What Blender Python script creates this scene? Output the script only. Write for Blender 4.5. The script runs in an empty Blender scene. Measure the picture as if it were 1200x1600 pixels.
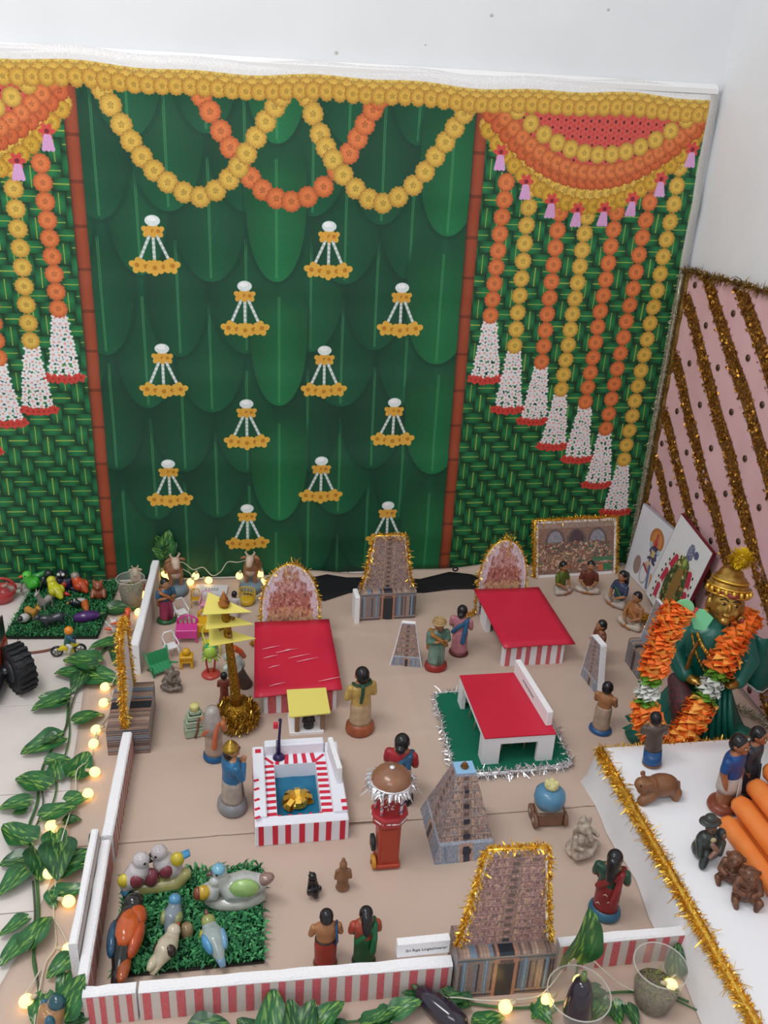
import bpy, math, random
import numpy as np
from mathutils import Matrix, Vector, Euler
random.seed(7); np.random.seed(7)
S=bpy.context.scene; COL=S.collection; PI=math.pi
def hexc(h):
    h=h.lstrip('#'); c=[int(h[i:i+2],16)/255 for i in (0,2,4)]
    return [x/12.92 if x<=.04045 else ((x+.055)/1.055)**2.4 for x in c]
# ---------------------------------------------------------------- camera
cam=bpy.data.cameras.new('camera'); cam.sensor_fit='VERTICAL'; cam.sensor_height=36; cam.lens=36*1384/1600
cam.clip_start=.01
co=bpy.data.objects.new('camera',cam); COL.objects.link(co); S.camera=co
yaw,pitch,roll=.178,.424,.0525
fw=Vector((math.sin(yaw)*math.cos(pitch),math.cos(yaw)*math.cos(pitch),-math.sin(pitch)))
rt=Vector((math.cos(yaw),-math.sin(yaw),0)); up=rt.cross(fw)
r2=math.cos(roll)*rt+math.sin(roll)*up; u2=-math.sin(roll)*rt+math.cos(roll)*up
mw=Matrix((r2,u2,-fw)).transposed().to_4x4(); mw.translation=(-.1265,-2.384,1.2935); co.matrix_world=mw
# ---------------------------------------------------------------- world and lamps
W=bpy.data.worlds.new('room_light'); S.world=W; W.use_nodes=True
W.node_tree.nodes['Background'].inputs[0].default_value=(.93,.96,1,1)
W.node_tree.nodes['Background'].inputs[1].default_value=.58
def area(name,loc,target,sx,sy,power,col=(1,1,1)):
    l=bpy.data.lights.new(name,'AREA'); l.shape='RECTANGLE'; l.size=sx; l.size_y=sy; l.energy=power; l.color=col
    o=bpy.data.objects.new(name,l); COL.objects.link(o); o.location=loc
    o.rotation_euler=(Vector(target)-Vector(loc)).to_track_quat('-Z','Y').to_euler(); return o
area('ceiling_lamp',(-.9,-1.5,2.75),(.1,-.6,0),1.3,.5,27,(1,.985,.96))
area('ceiling_lamp',(-.7,-3.2,2.7),(.4,-.5,.4),1.4,.8,16,(.97,.985,1))
S.view_settings.view_transform='Standard'; S.view_settings.look='None'; S.view_settings.gamma=1
S.view_settings.use_curve_mapping=False; S.view_settings.exposure=.1
S.cycles.max_bounces=7; S.cycles.transparent_max_bounces=16
# ---------------------------------------------------------------- materials
MATS={}
def mat(name,col,rough=.55,metal=0,var=0,vs=40,bump=0,bs=200,coat=0,trans=0,emit=0,alpha=1,col2=None,ior=1.45,spec=.4,sss=0):
    """procedural principled material; col2 mixed in by noise of scale vs, amount var"""
    if name in MATS: return MATS[name]
    m=bpy.data.materials.new(name); m.use_nodes=True; nt=m.node_tree; b=nt.nodes['Principled BSDF']
    c=hexc(col) if isinstance(col,str) else col
    b.inputs['Base Color'].default_value=(*c,1); b.inputs['Roughness'].default_value=rough; b.inputs['Metallic'].default_value=metal
    b.inputs['IOR'].default_value=ior; b.inputs['Specular IOR Level'].default_value=spec
    if coat: b.inputs['Coat Weight'].default_value=coat; b.inputs['Coat Roughness'].default_value=.12
    if trans: b.inputs['Transmission Weight'].default_value=trans
    if alpha<1: b.inputs['Alpha'].default_value=alpha
    if emit: b.inputs['Emission Color'].default_value=(*c,1); b.inputs['Emission Strength'].default_value=emit
    if var or bump: tc=nt.nodes.new('ShaderNodeTexCoord')
    if var:
        n=nt.nodes.new('ShaderNodeTexNoise'); n.inputs['Scale'].default_value=vs; n.inputs['Detail'].default_value=4
        nt.links.new(tc.outputs['Object'],n.inputs['Vector'])
        r=nt.nodes.new('ShaderNodeValToRGB'); c2=hexc(col2) if col2 else [x*.6 for x in c]
        r.color_ramp.elements[0].position=.5-.5*(1-var)*.5-.05; r.color_ramp.elements[1].position=.5+.28*(1-var)+.05
        r.color_ramp.elements[0].color=(*c2,1); r.color_ramp.elements[1].color=(*c,1)
        nt.links.new(n.outputs['Fac'],r.inputs[0]); nt.links.new(r.outputs[0],b.inputs['Base Color'])
    if bump:
        n=nt.nodes.new('ShaderNodeTexNoise'); n.inputs['Scale'].default_value=bs; n.inputs['Detail'].default_value=3
        nt.links.new(tc.outputs['Object'],n.inputs['Vector'])
        u=nt.nodes.new('ShaderNodeBump'); u.inputs['Strength'].default_value=bump; u.inputs['Distance'].default_value=.002
        nt.links.new(n.outputs['Fac'],u.inputs['Height']); nt.links.new(u.outputs[0],b.inputs['Normal'])
    MATS[name]=m; return m
def print_mat(name,arr,rough=.6,coat=0):
    """flat print painted in memory: arr is rows from the bottom, sRGB 0..1"""
    h,w,_=arr.shape; im=bpy.data.images.new(name,w,h)
    a=np.ones((h,w,4),np.float32); a[...,:3]=np.clip(arr,0,1); im.pixels.foreach_set(a.ravel()); im.update(); im.pack()
    m=bpy.data.materials.new(name); m.use_nodes=True; nt=m.node_tree; b=nt.nodes['Principled BSDF']
    t=nt.nodes.new('ShaderNodeTexImage'); t.image=im; t.extension='EXTEND'
    uv=nt.nodes.new('ShaderNodeUVMap'); nt.links.new(uv.outputs[0],t.inputs[0]); nt.links.new(t.outputs[0],b.inputs['Base Color'])
    b.inputs['Roughness'].default_value=rough; b.inputs['Specular IOR Level'].default_value=.35
    if coat: b.inputs['Coat Weight'].default_value=coat; b.inputs['Coat Roughness'].default_value=.25
    MATS[name]=m; return m
# ---------------------------------------------------------------- mesh builder
class MB:
    def __init__(s): s.v=[]; s.f=[]; s.m=[]; s.mats=[]; s.uv={}; s.sm=[]; s.M=Matrix.Identity(4)
    def mi(s,m):
        if m not in s.mats: s.mats.append(m)
        return s.mats.index(m)
    def add(s,vs,fs,m,smooth=True,uvs=None):
        k=len(s.v); s.v+=[s.M@Vector(p) for p in vs]; i=s.mi(m)
        for q,f in enumerate(fs):
            if uvs and uvs[q]: s.uv[len(s.f)]=uvs[q]
            s.f.append([k+a for a in f]); s.m.append(i); s.sm.append(smooth)
        return s
    def box(s,x,y,z,sx,sy,sz,m,rz=0,uv=False,bev=0,top=1.0,topy=None):
        """box standing on z, centred at x,y; top<1 tapers it"""
        a,b=sx/2,sy/2; c,d=math.cos(rz),math.sin(rz); topy=top if topy is None else topy
        R=lambda p:(x+p[0]*c-p[1]*d,y+p[0]*d+p[1]*c,p[2])
        if bev and sz>2*bev:
            e=bev; vs=[]
            for zz,k,kx,ky in ((z,e,1,1),(z+e,0,1,1),(z+sz-e,0,top,topy),(z+sz,e,top,topy)):
                A,B=a*kx-k,b*ky-k; g=min(e,A*.5,B*.5) if k==0 else min(e*.6,A*.5,B*.5)
                for px,py in ((-A+g,-B),(A-g,-B),(A,-B+g),(A,B-g),(A-g,B),(-A+g,B),(-A,B-g),(-A,-B+g)): vs.append(R((px,py,zz)))
            fs=[]
            for r in range(3):
                for i in range(8):
                    j=(i+1)%8; fs.append((r*8+i,r*8+j,r*8+8+j,r*8+8+i))
            fs+=[tuple(range(7,-1,-1)),tuple(range(24,32))]
            return s.add(vs,fs,m,False)
        vs=[R(p) for p in ((-a,-b,z),(a,-b,z),(a,b,z),(-a,b,z),(-a*top,-b*topy,z+sz),(a*top,-b*topy,z+sz),(a*top,b*topy,z+sz),(-a*top,b*topy,z+sz))]
        U=[(0,0),(1,0),(1,1),(0,1)] if uv else None
        return s.add(vs,[(0,1,5,4),(1,2,6,5),(2,3,7,6),(3,0,4,7),(4,5,6,7),(3,2,1,0)],m,False,[U]*6 if uv else None)
    def loft(s,rings,m,n=16,cap=True,smooth=True,rz=0):
        """horizontal ellipses (x,y,z,rx,ry)"""
        vs=[];fs=[]; c,d=math.cos(rz),math.sin(rz)
        for (x,y,z,a,b) in rings:
            for i in range(n):
                t=2*PI*i/n; p,q=a*math.cos(t),b*math.sin(t); vs.append((x+p*c-q*d,y+p*d+q*c,z))
        for r in range(len(rings)-1):
            for i in range(n): j=(i+1)%n; fs.append((r*n+i,r*n+j,r*n+n+j,r*n+n+i))
        if cap: fs+=[tuple(range(n-1,-1,-1)),tuple(range((len(rings)-1)*n,len(rings)*n))]
        return s.add(vs,fs,m,smooth)
    def lathe(s,x,y,prof,m,n=20,cap=True): return s.loft([(x,y,z,r,r) for r,z in prof],m,n,cap)
    def ell(s,c,r,m,n=14,rot=None):
        r=(r,r,r) if isinstance(r,(int,float)) else r; k=max(5,n//2+1); E=Euler(rot).to_matrix() if rot else None
        vs=[];fs=[]
        for a in range(k+1):
            p=PI*a/k-PI/2
            for i in range(n):
                t=2*PI*i/n; q=Vector((r[0]*math.cos(p)*math.cos(t),r[1]*math.cos(p)*math.sin(t),r[2]*math.sin(p)))
                if E: q=E@q
                vs.append((c[0]+q[0],c[1]+q[1],c[2]+q[2]))
        for a in range(k):
            for i in range(n): j=(i+1)%n; fs.append((a*n+i,a*n+j,a*n+n+j,a*n+n+i))
        return s.add(vs,fs,m)
    def tube(s,pts,rad,m,n=8,closed=False,smooth=True,flat=1.0):
        """tube along points with a radius per point; ends closed by rounded caps"""
        P=[Vector(p) for p in pts]; k=len(P); rad=[rad]*k if isinstance(rad,(int,float)) else list(rad)
        vs=[];fs=[]; nrm=None
        for i in range(k):
            t=(P[(i+1)%k if closed else min(i+1,k-1)]-P[i-1 if (closed or i) else 0])
            t=t.normalized() if t.length>1e-9 else Vector((0,0,1))
            if nrm is None: nrm=t.orthogonal().normalized() if abs(t.z)>.9 else Vector((0,0,1)).cross(t).normalized()
            nrm=(nrm-t*nrm.dot(t)); nrm=nrm.normalized() if nrm.length>1e-6 else t.orthogonal().normalized()
            bn=t.cross(nrm)
            for j in range(n):
                a=2*PI*j/n; q=P[i]+nrm*(rad[i]*math.cos(a))+bn*(rad[i]*flat*math.sin(a)); vs.append(tuple(q))
        R=k if closed else k-1
        for i in range(R):
            for j in range(n):
                l=(j+1)%n; a,b=i*n,((i+1)%k)*n; fs.append((a+j,a+l,b+l,b+j))
        if not closed: fs+=[tuple(range(n-1,-1,-1)),tuple(range((k-1)*n,k*n))]
        return s.add(vs,fs,m,smooth)
    def cap(s,a,b,r0,r1,m,n=10):
        """capsule limb"""
        a,b=Vector(a),Vector(b); d=b-a; L=d.length or 1e-6; t=d/L; pts=[];rr=[]
        for q in (-1,-.8,-.45): pts.append(a+t*r0*q); rr.append(r0*math.sqrt(max(0.02,1-q*q)))
        pts.append(a); rr.append(r0); pts.append(b); rr.append(r1)
        for q in (.45,.8,1): pts.append(b+t*r1*q); rr.append(r1*math.sqrt(max(.02,1-q*q)))
        return s.tube(pts,rr,m,n)
    def chain(s,pts,rad,m,n=10):
        for i in range(len(pts)-1): s.cap(pts[i],pts[i+1],rad[i],rad[i+1],m,n)
        return s
    def cut(s,poly,t,mf,ms,y=0):
        """board: polygon in x,z extruded from y to y+t, printed front (-y) and foam edges"""
        n=len(poly); xs=[p[0] for p in poly]; zs=[p[1] for p in poly]; x0,x1,z0,z1=min(xs),max(xs),min(zs),max(zs)
        U=[((p[0]-x0)/(x1-x0),(p[1]-z0)/(z1-z0)) for p in poly]
        s.add([(p[0],y,p[1]) for p in poly],[tuple(range(n))],mf,False,[U])
        vs=[(p[0],y,p[1]) for p in poly]+[(p[0],y+t,p[1]) for p in poly]
        s.add(vs,[(i,i+n,(i+1)%n+n,(i+1)%n) for i in range(n)]+[tuple(range(2*n-1,n-1,-1))],ms,False); return s
    def slab(s,poly,z0,z1,m,smooth=False):
        """polygon in x,y extruded up"""
        n=len(poly); vs=[(p[0],p[1],z0) for p in poly]+[(p[0],p[1],z1) for p in poly]
        return s.add(vs,[tuple(range(n-1,-1,-1)),tuple(range(n,2*n))]+[(i,(i+1)%n,(i+1)%n+n,i+n) for i in range(n)],m,smooth)
    def quad(s,a,b,c,d,m,uv=None): return s.add([a,b,c,d],[(0,1,2,3)],m,False,[uv] if uv else None)
    def build(s,name,parent=None,remesh=0,kind=None,smooth_it=4,mods=()):
        me=bpy.data.meshes.new(name); me.from_pydata([tuple(v) for v in s.v],[],s.f)
        for m in s.mats: me.materials.append(MATS[m])
        me.polygons.foreach_set('material_index',s.m); me.polygons.foreach_set('use_smooth',s.sm)
        if s.uv:
            ul=me.uv_layers.new(name='UVMap')
            for i,uvs in s.uv.items():
                for k,l in enumerate(me.polygons[i].loop_indices): ul.data[l].uv=uvs[k]
        me.update()
        o=bpy.data.objects.new(name,me); COL.objects.link(o)
        if parent: o.parent=parent
        if kind: o['kind']=kind
        if remesh:
            md=o.modifiers.new('one_surface','REMESH'); md.mode='VOXEL'; md.voxel_size=remesh; md.use_smooth_shade=True
            if smooth_it: sm=o.modifiers.new('soften','SMOOTH'); sm.iterations=smooth_it; sm.factor=.5
        return o
def tag(o,label,cat,group=None,kind=None):
    o['label']=label; o['category']=cat
    if group: o['group']=group
    if kind: o['kind']=kind
    return o
def thing(name,label,cat,loc=(0,0,0),rz=0,group=None):
    o=bpy.data.objects.new(name,None); COL.objects.link(o); o.location=loc if len(loc)==3 else (*loc,0); o.rotation_euler=(0,0,rz)
    o.empty_display_size=.02; return tag(o,label,cat,group)
def struct(o): o['kind']='structure'; return o
def part(name,mb,parent,**k): return mb.build(name,parent,**k)
def lerp(a,b,t): return tuple(a[i]+(b[i]-a[i])*t for i in range(len(a)))
def spline(pts,n):
    """Catmull-Rom through points"""
    P=[Vector(p) for p in pts]; out=[]; k=len(P)-1
    for i in range(n):
        t=i/(n-1)*k; j=min(int(t),k-1); u=t-j; a,b,c,d=P[max(j-1,0)],P[j],P[j+1],P[min(j+2,k)]
        out.append(.5*((2*b)+(c-a)*u+(2*a-5*b+4*c-d)*u*u+(3*b-a-3*c+d)*u**3))
    return out
def tinsel(path,r,per_m,m,w=.0011,seed=1,core=None,down=0,jit=.3):
    """bristles of foil cut strips round a path"""
    R=random.Random(seed); mb=MB(); P=[Vector(p) for p in path]
    for i in range(len(P)-1):
        a,b=P[i],P[i+1]; d=b-a; L=d.length
        if L<1e-6: continue
        t=d/L; u=t.orthogonal().normalized(); v=t.cross(u)
        for _ in range(max(1,int(L*per_m))):
            an=R.uniform(0,2*PI); q=a+d*R.random(); dr=(u*math.cos(an)+v*math.sin(an)+t*R.uniform(-.6,.6)).normalized()
            if down: dr=(dr+Vector((0,0,-down))).normalized()
            l=r*R.uniform(.55,1.0)*(1+(R.random()<.06)*.7); sd=dr.cross(Vector((R.uniform(-1,1),R.uniform(-1,1),R.uniform(-1,1)))).normalized()*w*R.uniform(.6,1.3)/1.0
            md=q+dr*l*.5+Vector((R.uniform(-1,1),R.uniform(-1,1),R.uniform(-1,1)))*l*jit*.3; e=q+dr*l+Vector((0,0,-l*.15))
            mb.add([q-sd,q+sd,md+sd,md-sd,e+sd*.6,e-sd*.6],[(0,1,2,3),(3,2,4,5)],m,False)
    if core: mb.tube(path,core,m,6)
    return mb
# ---------------------------------------------------------------- painted prints
class Cv:
    """a canvas in metres, rows upward"""
    def __init__(s,x0,x1,z0,z1,px,col): s.x0,s.z0,s.k=x0,z0,1/px; s.w=int((x1-x0)/px); s.h=int((z1-z0)/px); s.a=np.empty((s.h,s.w,3),np.float32); s.a[:]=s.c(col)
    @staticmethod
    def c(h): return np.array([int(h[i:i+2],16)/255 for i in (1,3,5)],np.float32) if isinstance(h,str) else np.array(h,np.float32)
    def win(s,xa,xb,za,zb):
        i0=max(0,int((xa-s.x0)*s.k)-1); i1=min(s.w,int((xb-s.x0)*s.k)+2); j0=max(0,int((za-s.z0)*s.k)-1); j1=min(s.h,int((zb-s.z0)*s.k)+2)
        if i0>=i1 or j0>=j1: return None
        return s.a[j0:j1,i0:i1],((np.arange(i0,i1)+.5)/s.k+s.x0)[None,:],((np.arange(j0,j1)+.5)/s.k+s.z0)[:,None]
    def put(s,a,mask,col): m=mask[...,None]; a[:]=a*(1-m)+col*m
    def disc(s,x,z,rx,rz,col,soft=0):
        q=s.win(x-rx*1.1,x+rx*1.1,z-rz*1.1,z+rz*1.1)
        if not q: return
        a,X,Z=q; d=np.sqrt(((X-x)/rx)**2+((Z-z)/rz)**2); s.put(a,np.clip((1-d)*min(rx,rz)*s.k*(1 if not soft else 1/(soft*min(rx,rz)*s.k+1))+.5,0,1),s.c(col))
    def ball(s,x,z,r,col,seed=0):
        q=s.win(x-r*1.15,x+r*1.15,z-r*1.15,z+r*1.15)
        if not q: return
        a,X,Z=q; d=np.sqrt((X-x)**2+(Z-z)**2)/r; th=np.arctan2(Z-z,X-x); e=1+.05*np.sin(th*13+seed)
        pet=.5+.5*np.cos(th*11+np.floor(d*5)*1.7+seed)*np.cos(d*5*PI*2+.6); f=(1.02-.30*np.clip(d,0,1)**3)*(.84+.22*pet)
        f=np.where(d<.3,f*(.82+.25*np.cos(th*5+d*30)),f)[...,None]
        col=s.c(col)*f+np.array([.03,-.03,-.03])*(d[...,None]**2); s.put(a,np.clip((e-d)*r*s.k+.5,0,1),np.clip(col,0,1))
    def line(s,x0,z0,x1,z1,w,col,al=1):
        q=s.win(min(x0,x1)-w,max(x0,x1)+w,min(z0,z1)-w,max(z0,z1)+w)
        if not q: return
        a,X,Z=q; L=(x1-x0)**2+(z1-z0)**2+1e-12; t=np.clip(((X-x0)*(x1-x0)+(Z-z0)*(z1-z0))/L,0,1)
        d=np.sqrt((X-x0-t*(x1-x0))**2+(Z-z0-t*(z1-z0))**2); s.put(a,np.clip((w/2-d)*s.k+.5,0,1)*al,s.c(col))
    def rect(s,xa,xb,za,zb,col,al=1):
        q=s.win(xa,xb,za,zb)
        if not q: return
        a,X,Z=q; m=np.clip((np.minimum(X-xa,xb-X))*s.k+.5,0,1)*np.clip((np.minimum(Z-za,zb-Z))*s.k+.5,0,1); s.put(a,m*al,s.c(col))
    def flower(s,x,z,r,col,mid,n=5,ph=0):
        q=s.win(x-r,x+r,z-r,z+r)
        if not q: return
        a,X,Z=q; d=np.sqrt((X-x)**2+(Z-z)**2); th=np.arctan2(Z-z,X-x); e=r*(.55+.45*np.abs(np.cos(n*(th+ph)/2)))
        s.put(a,np.clip((e-d)*s.k+.5,0,1),s.c(col)); s.put(a,np.clip((r*.28-d)*s.k+.5,0,1),s.c(mid))
    def noise(s,amt,seed=1,k=1):
        R=np.random.RandomState(seed); n=R.normal(0,amt,(s.h//k+1,s.w//k+1)); n=np.kron(n,np.ones((k,k)))[:s.h,:s.w]; s.a*=(1+n[...,None]).astype(np.float32)
YEL,ORA='#ecc150','#ef8345'
def backdrop_print():
    c=Cv(-1.135,1.128,0,1.392,.0011,'#0f5238'); R=random.Random(5)
    # woven palm mat of the side panels, 2/2 twill with a pale vein on every strip
    s=.030; X=(np.arange(c.w)+.5)/c.k+c.x0; Z=(np.arange(c.h)+.5)/c.k; XX,ZZ=np.meshgrid(X,Z)
    I=np.floor((XX+5)/s).astype(int); J=np.floor(ZZ/s).astype(int); ph=(I+J)%4; hz=ph<2
    fx=(XX+5)/s-I; fz=ZZ/s-J; across=np.where(hz,fz,fx); along=np.where(hz,(fx+ph)/2,(fz+((I+J-2)%4))/2)
    rnd=((I*7919+J*104729)%97)/97.; sh=.40+.75*np.clip(np.sin(np.clip(along,0,1)*PI),0,1)**.7; sh*=.85+.25*np.sin(across*PI)+.12*(rnd-.5)
    g=np.stack([.075*sh,.37*sh,.20*sh],-1); side=(np.abs(XX)>.5); c.a[side]=g[side].astype(np.float32)
    vein=(np.abs(across-.5)<.04)&(along>.08)&(along<.92)&side; c.a[vein]=np.array([.60,.66,.25],np.float32)
    # banana leaves of the middle panel
    leaves=[]
    for k in range(13):
        x=-.545+.0887*k
        for j in range(-3,5):
            z=.527+.346*j+(.157 if k%2 else 0)+R.uniform(-.015,.015)
            if k==11: z-=.02
            leaves.append((x+R.uniform(-.008,.008),z,.075+R.uniform(0,.022),1.0 if k in (6,11) and k!=5 else R.uniform(0,.42)))
    leaves.sort(key=lambda l:(-l[1]) if False else l[1]-.02*l[3])
    leaves.sort(key=lambda l:(l[3]>.9,l[1]))
    for x,z,w,b in leaves:
        L=.37
        for grow,dark in ((.010,.62),(.003,.55),(0,0)):
            q=c.win(x-w-.02,x+w+.02,z-.01,z+L)
            if not q: continue
            a,X,Z=q; t=np.clip((Z-(z-grow))/L,0,1); tt=np.clip(t/.52,0,1); hw=(w+grow)*np.sqrt(np.clip(1-(1-tt)**2.1,0,1)); hw=np.where(t>.72,hw*(1-.25*(t-.72)/.28),hw)
            m=np.clip((hw-np.abs(X-x))*c.k+.5,0,1)*(Z>z-grow)*(np.abs(X)<.5)
            fade=np.clip((1-t)*3.3,0,1); m=m*(fade if dark==0 else fade*.38)
            if dark: c.put(a,m,np.array([.02,.20,.14],np.float32))
            else:
                u=(X-x)/w; rib=.5+.5*np.sin((Z-np.abs(X-x)*.75)*900+3*u); f=(.86+.10*rib)*(1-.20*np.abs(u))*(1-.25*t)
                col=np.array([.055+.03*b,.315+.155*b,.205+.06*b])*f[...,None]; col=np.where((u>0)[...,None],col*1.06,col); c.put(a,m,col.astype(np.float32))
        if abs(x)<.49:
            for dx in (-.0016,.0016): c.line(x+dx,z+.01,x+dx*1.3,z+.30,.0016,'#4f9e62',.8)
    # printed bamboo poles
    for x in (-.5,.5):
        q=c.win(x-.0165,x+.0165,0,1.392); a,X,Z=q; u=(X-x)/.0165; f=(.55+.5*np.sqrt(np.clip(1-(u-.1)**2,0,1)))*(1-.25*(np.abs((Z/.105)%1-.5)<.04))
        c.put(a,np.clip((1-np.abs(u))*.0165*c.k+.5,0,1)*np.ones_like(Z),(np.array([.58,.25,.14])*f[...,None]).astype(np.float32))
    def tail(x,z0,z1,lean):
        n=int((z0-z1)/.017)
        for i in range(n):
            t=i/max(1,n-1); z=z0-.010-t*(z0-z1-.025); w=.012+.020*t; xx=x+lean*t
            for k in range(3 if t<.4 else 4):
                o=-w+2*w*k/(2 if t<.4 else 3); c.flower(xx+o+R.uniform(-.002,.002),z+R.uniform(-.003,.003),.0115,'#e9e6ea','#e8a08c',5,R.random()*6)
        for k in range(7): c.flower(x+lean-.042+.014*k,z1+.006-.006*math.sin(k/6*PI),.0135,'#c93b30','#a5261f',4,R.random()*6)
    # hanging strands; the left panel mirrors the right one
    ST=[((0.5790,0.0000,1.1403),(0.5724,0.0000,0.7928),(0.5741,0.0000,0.6063),0),((0.6468,0.0000,1.1270),(0.6500,0.0000,0.7090),(0.6504,0.0000,0.5161),1),((0.7351,0.0000,1.1141),(0.7351,0.0000,0.6634),(0.7325,0.0000,0.4804),0),((0.8133,0.0000,1.1055),(0.8057,0.0000,0.5820),(0.8044,0.0000,0.3994),1),
        ((0.8943,0.0000,1.1196),(0.8861,0.0000,0.5431),(0.8871,0.0000,0.3572),0),((0.9838,0.0000,1.1503),(0.9632,0.0000,0.4591),(0.9639,0.0000,0.2716),0),((1.0560,0.0000,1.1948),(1.0370,0.0000,0.3596),(1.0380,0.0000,0.1765),1)]
    RF=[]
    for sg in (1,-1):
        for a,b,e,ty in ST:
            n=max(2,round((a[2]-b[2])/.0455))
            tail(sg*b[0],b[2]-.012,e[2],sg*(e[0]-b[0])*1.0)
            for i in range(n+1):
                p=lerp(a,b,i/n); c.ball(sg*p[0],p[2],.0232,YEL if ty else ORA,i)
    # layered swags over the side panels
    def swag(x0,z0,x1,z1,sag,n,r,col,sg,ph=0):
        for i in range(n+1):
            t=i/n; x=x0+(x1-x0)*t; z=z0+(z1-z0)*t-sag*4*t*(1-t); c.ball(sg*x,z,r,col,i+ph)
    for sg in (1,-1):
        q=c.win(sg*.812-.30,sg*.812+.30,1.10,1.32); a,X,Z=q; u=(sg*X-.812)/.30; low=1.318-.165*(1-u*u); m=((Z>low)&(np.abs(u)<1)).astype(np.float32); c.put(a,m,c.c('#c8433a'))
        for i in range(26):
            for j in range(9):
                x=.53+i*.0225+(j%2)*.011; z=1.315-j*.019; u=(x-.812)/.30
                if abs(u)<1 and z>1.318-.165*(1-u*u): c.flower(sg*x,z,.012,'#d4524a','#5c1c1c',6,j)
        swag(.515,1.275,1.112,1.30,.170,24,.0215,YEL,sg,3); swag(.520,1.262,1.105,1.285,.185,23,.0215,'#dfae35',sg)
        swag(.520,1.30,1.105,1.31,.155,24,.021,'#dd6a35',sg,5); swag(.535,1.318,1.09,1.318,.145,22,.0205,ORA,sg)
        swag(.59,1.312,1.05,1.312,.095,12,.0225,YEL,sg,2)
        for i in range(8):
            t=(i+.3)/7.6; x=.535+.57*t; z=1.24+.03*t-.175*4*t*(1-t); c.flower(sg*x,z-.002,.020,'#d2453f','#7b1d2a',6,i)
            for k in (-1,0,1): c.line(sg*x+k*.004,z-.014,sg*x+k*.010,z-.042,.011,'#d9a0cf')
    # middle garlands
    def fest(pts,n,col):
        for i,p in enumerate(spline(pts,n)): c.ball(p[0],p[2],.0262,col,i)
    fest([(-0.1942,0.0000,1.3067),(-0.1510,0.0000,1.2310),(-0.1061,0.0000,1.1600),(-0.0516,0.0000,1.0990),(0.0208,0.0000,1.0740),(0.1017,0.0000,1.1121),(0.1646,0.0000,1.1932),(0.2025,0.0000,1.2614),(0.2353,0.0000,1.3208)],17,ORA)
    fest([(-0.4230,0.0000,1.3090),(-0.3846,0.0000,1.2348),(-0.3414,0.0000,1.1652),(-0.2835,0.0000,1.1087),(-0.2056,0.0000,1.0770),(-0.1336,0.0000,1.1217),(-0.0900,0.0000,1.1828),(-0.0424,0.0000,1.2575),(-0.0035,0.0000,1.3161)],17,YEL)
    fest([(0.0586,0.0000,1.3164),(0.0913,0.0000,1.2345),(0.1246,0.0000,1.1767),(0.1837,0.0000,1.1105),(0.2565,0.0000,1.0772),(0.3328,-0.0000,1.1236),(0.3867,0.0000,1.1948),(0.4313,0.0000,1.2643),(0.4675,0.0000,1.3249)],17,YEL)
    # little bell-shaped hangings
    for (x,_,z) in [(-0.3258,0.0000,1.0167),(0.1185,0.0000,1.0160),(-0.1002,0.0000,0.8599),(0.3192,0.0000,0.8631),(-0.3199,0.0000,0.6913),(0.1135,0.0000,0.6898),(-0.1003,0.0000,0.5386),(0.3153,0.0000,0.5418),(-0.3200,0.0000,0.3648),(0.1107,0.0000,0.3670),(-0.1035,0.0000,0.2198),(0.3130,0.0000,0.2209)]:
        for k in (-1,0,1):
            for i in range(12): t=i/11; c.disc(x+k*(.010+.028*t),z-.038-.062*t,.0042,.0042,'#dfe3e0' if i%2 else '#b9c4bf')
        for k in (-1.3,-.65,0,.65,1.3): c.flower(x+k*.034,z-.110-.006*(1-abs(k)/1.3),.021,'#e0a93c','#b9781f',4,k)
        for k in (-1,0,1): c.flower(x+k*.013,z-.025,.017,'#dda23a','#b5751e',4,k)
        c.disc(x,z,.019,.0135,'#dfe7e6'); c.disc(x-.003,z+.004,.011,.006,'#f6f8f7')
    # marigold band along the top and the white hems
    for j,zz in enumerate((1.352,1.337,1.326)):
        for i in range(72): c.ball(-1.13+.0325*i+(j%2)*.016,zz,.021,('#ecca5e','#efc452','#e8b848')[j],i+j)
    c.rect(-1.2,1.2,1.362,1.4,'#e9e7e6'); c.rect(1.106,1.2,0,1.4,'#dcd9d4'); c.noise(.05,3); c.a=c.a*.93+.035; return c.a  # last step lifts the blacks: a veil of haze put into the print colours
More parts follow.
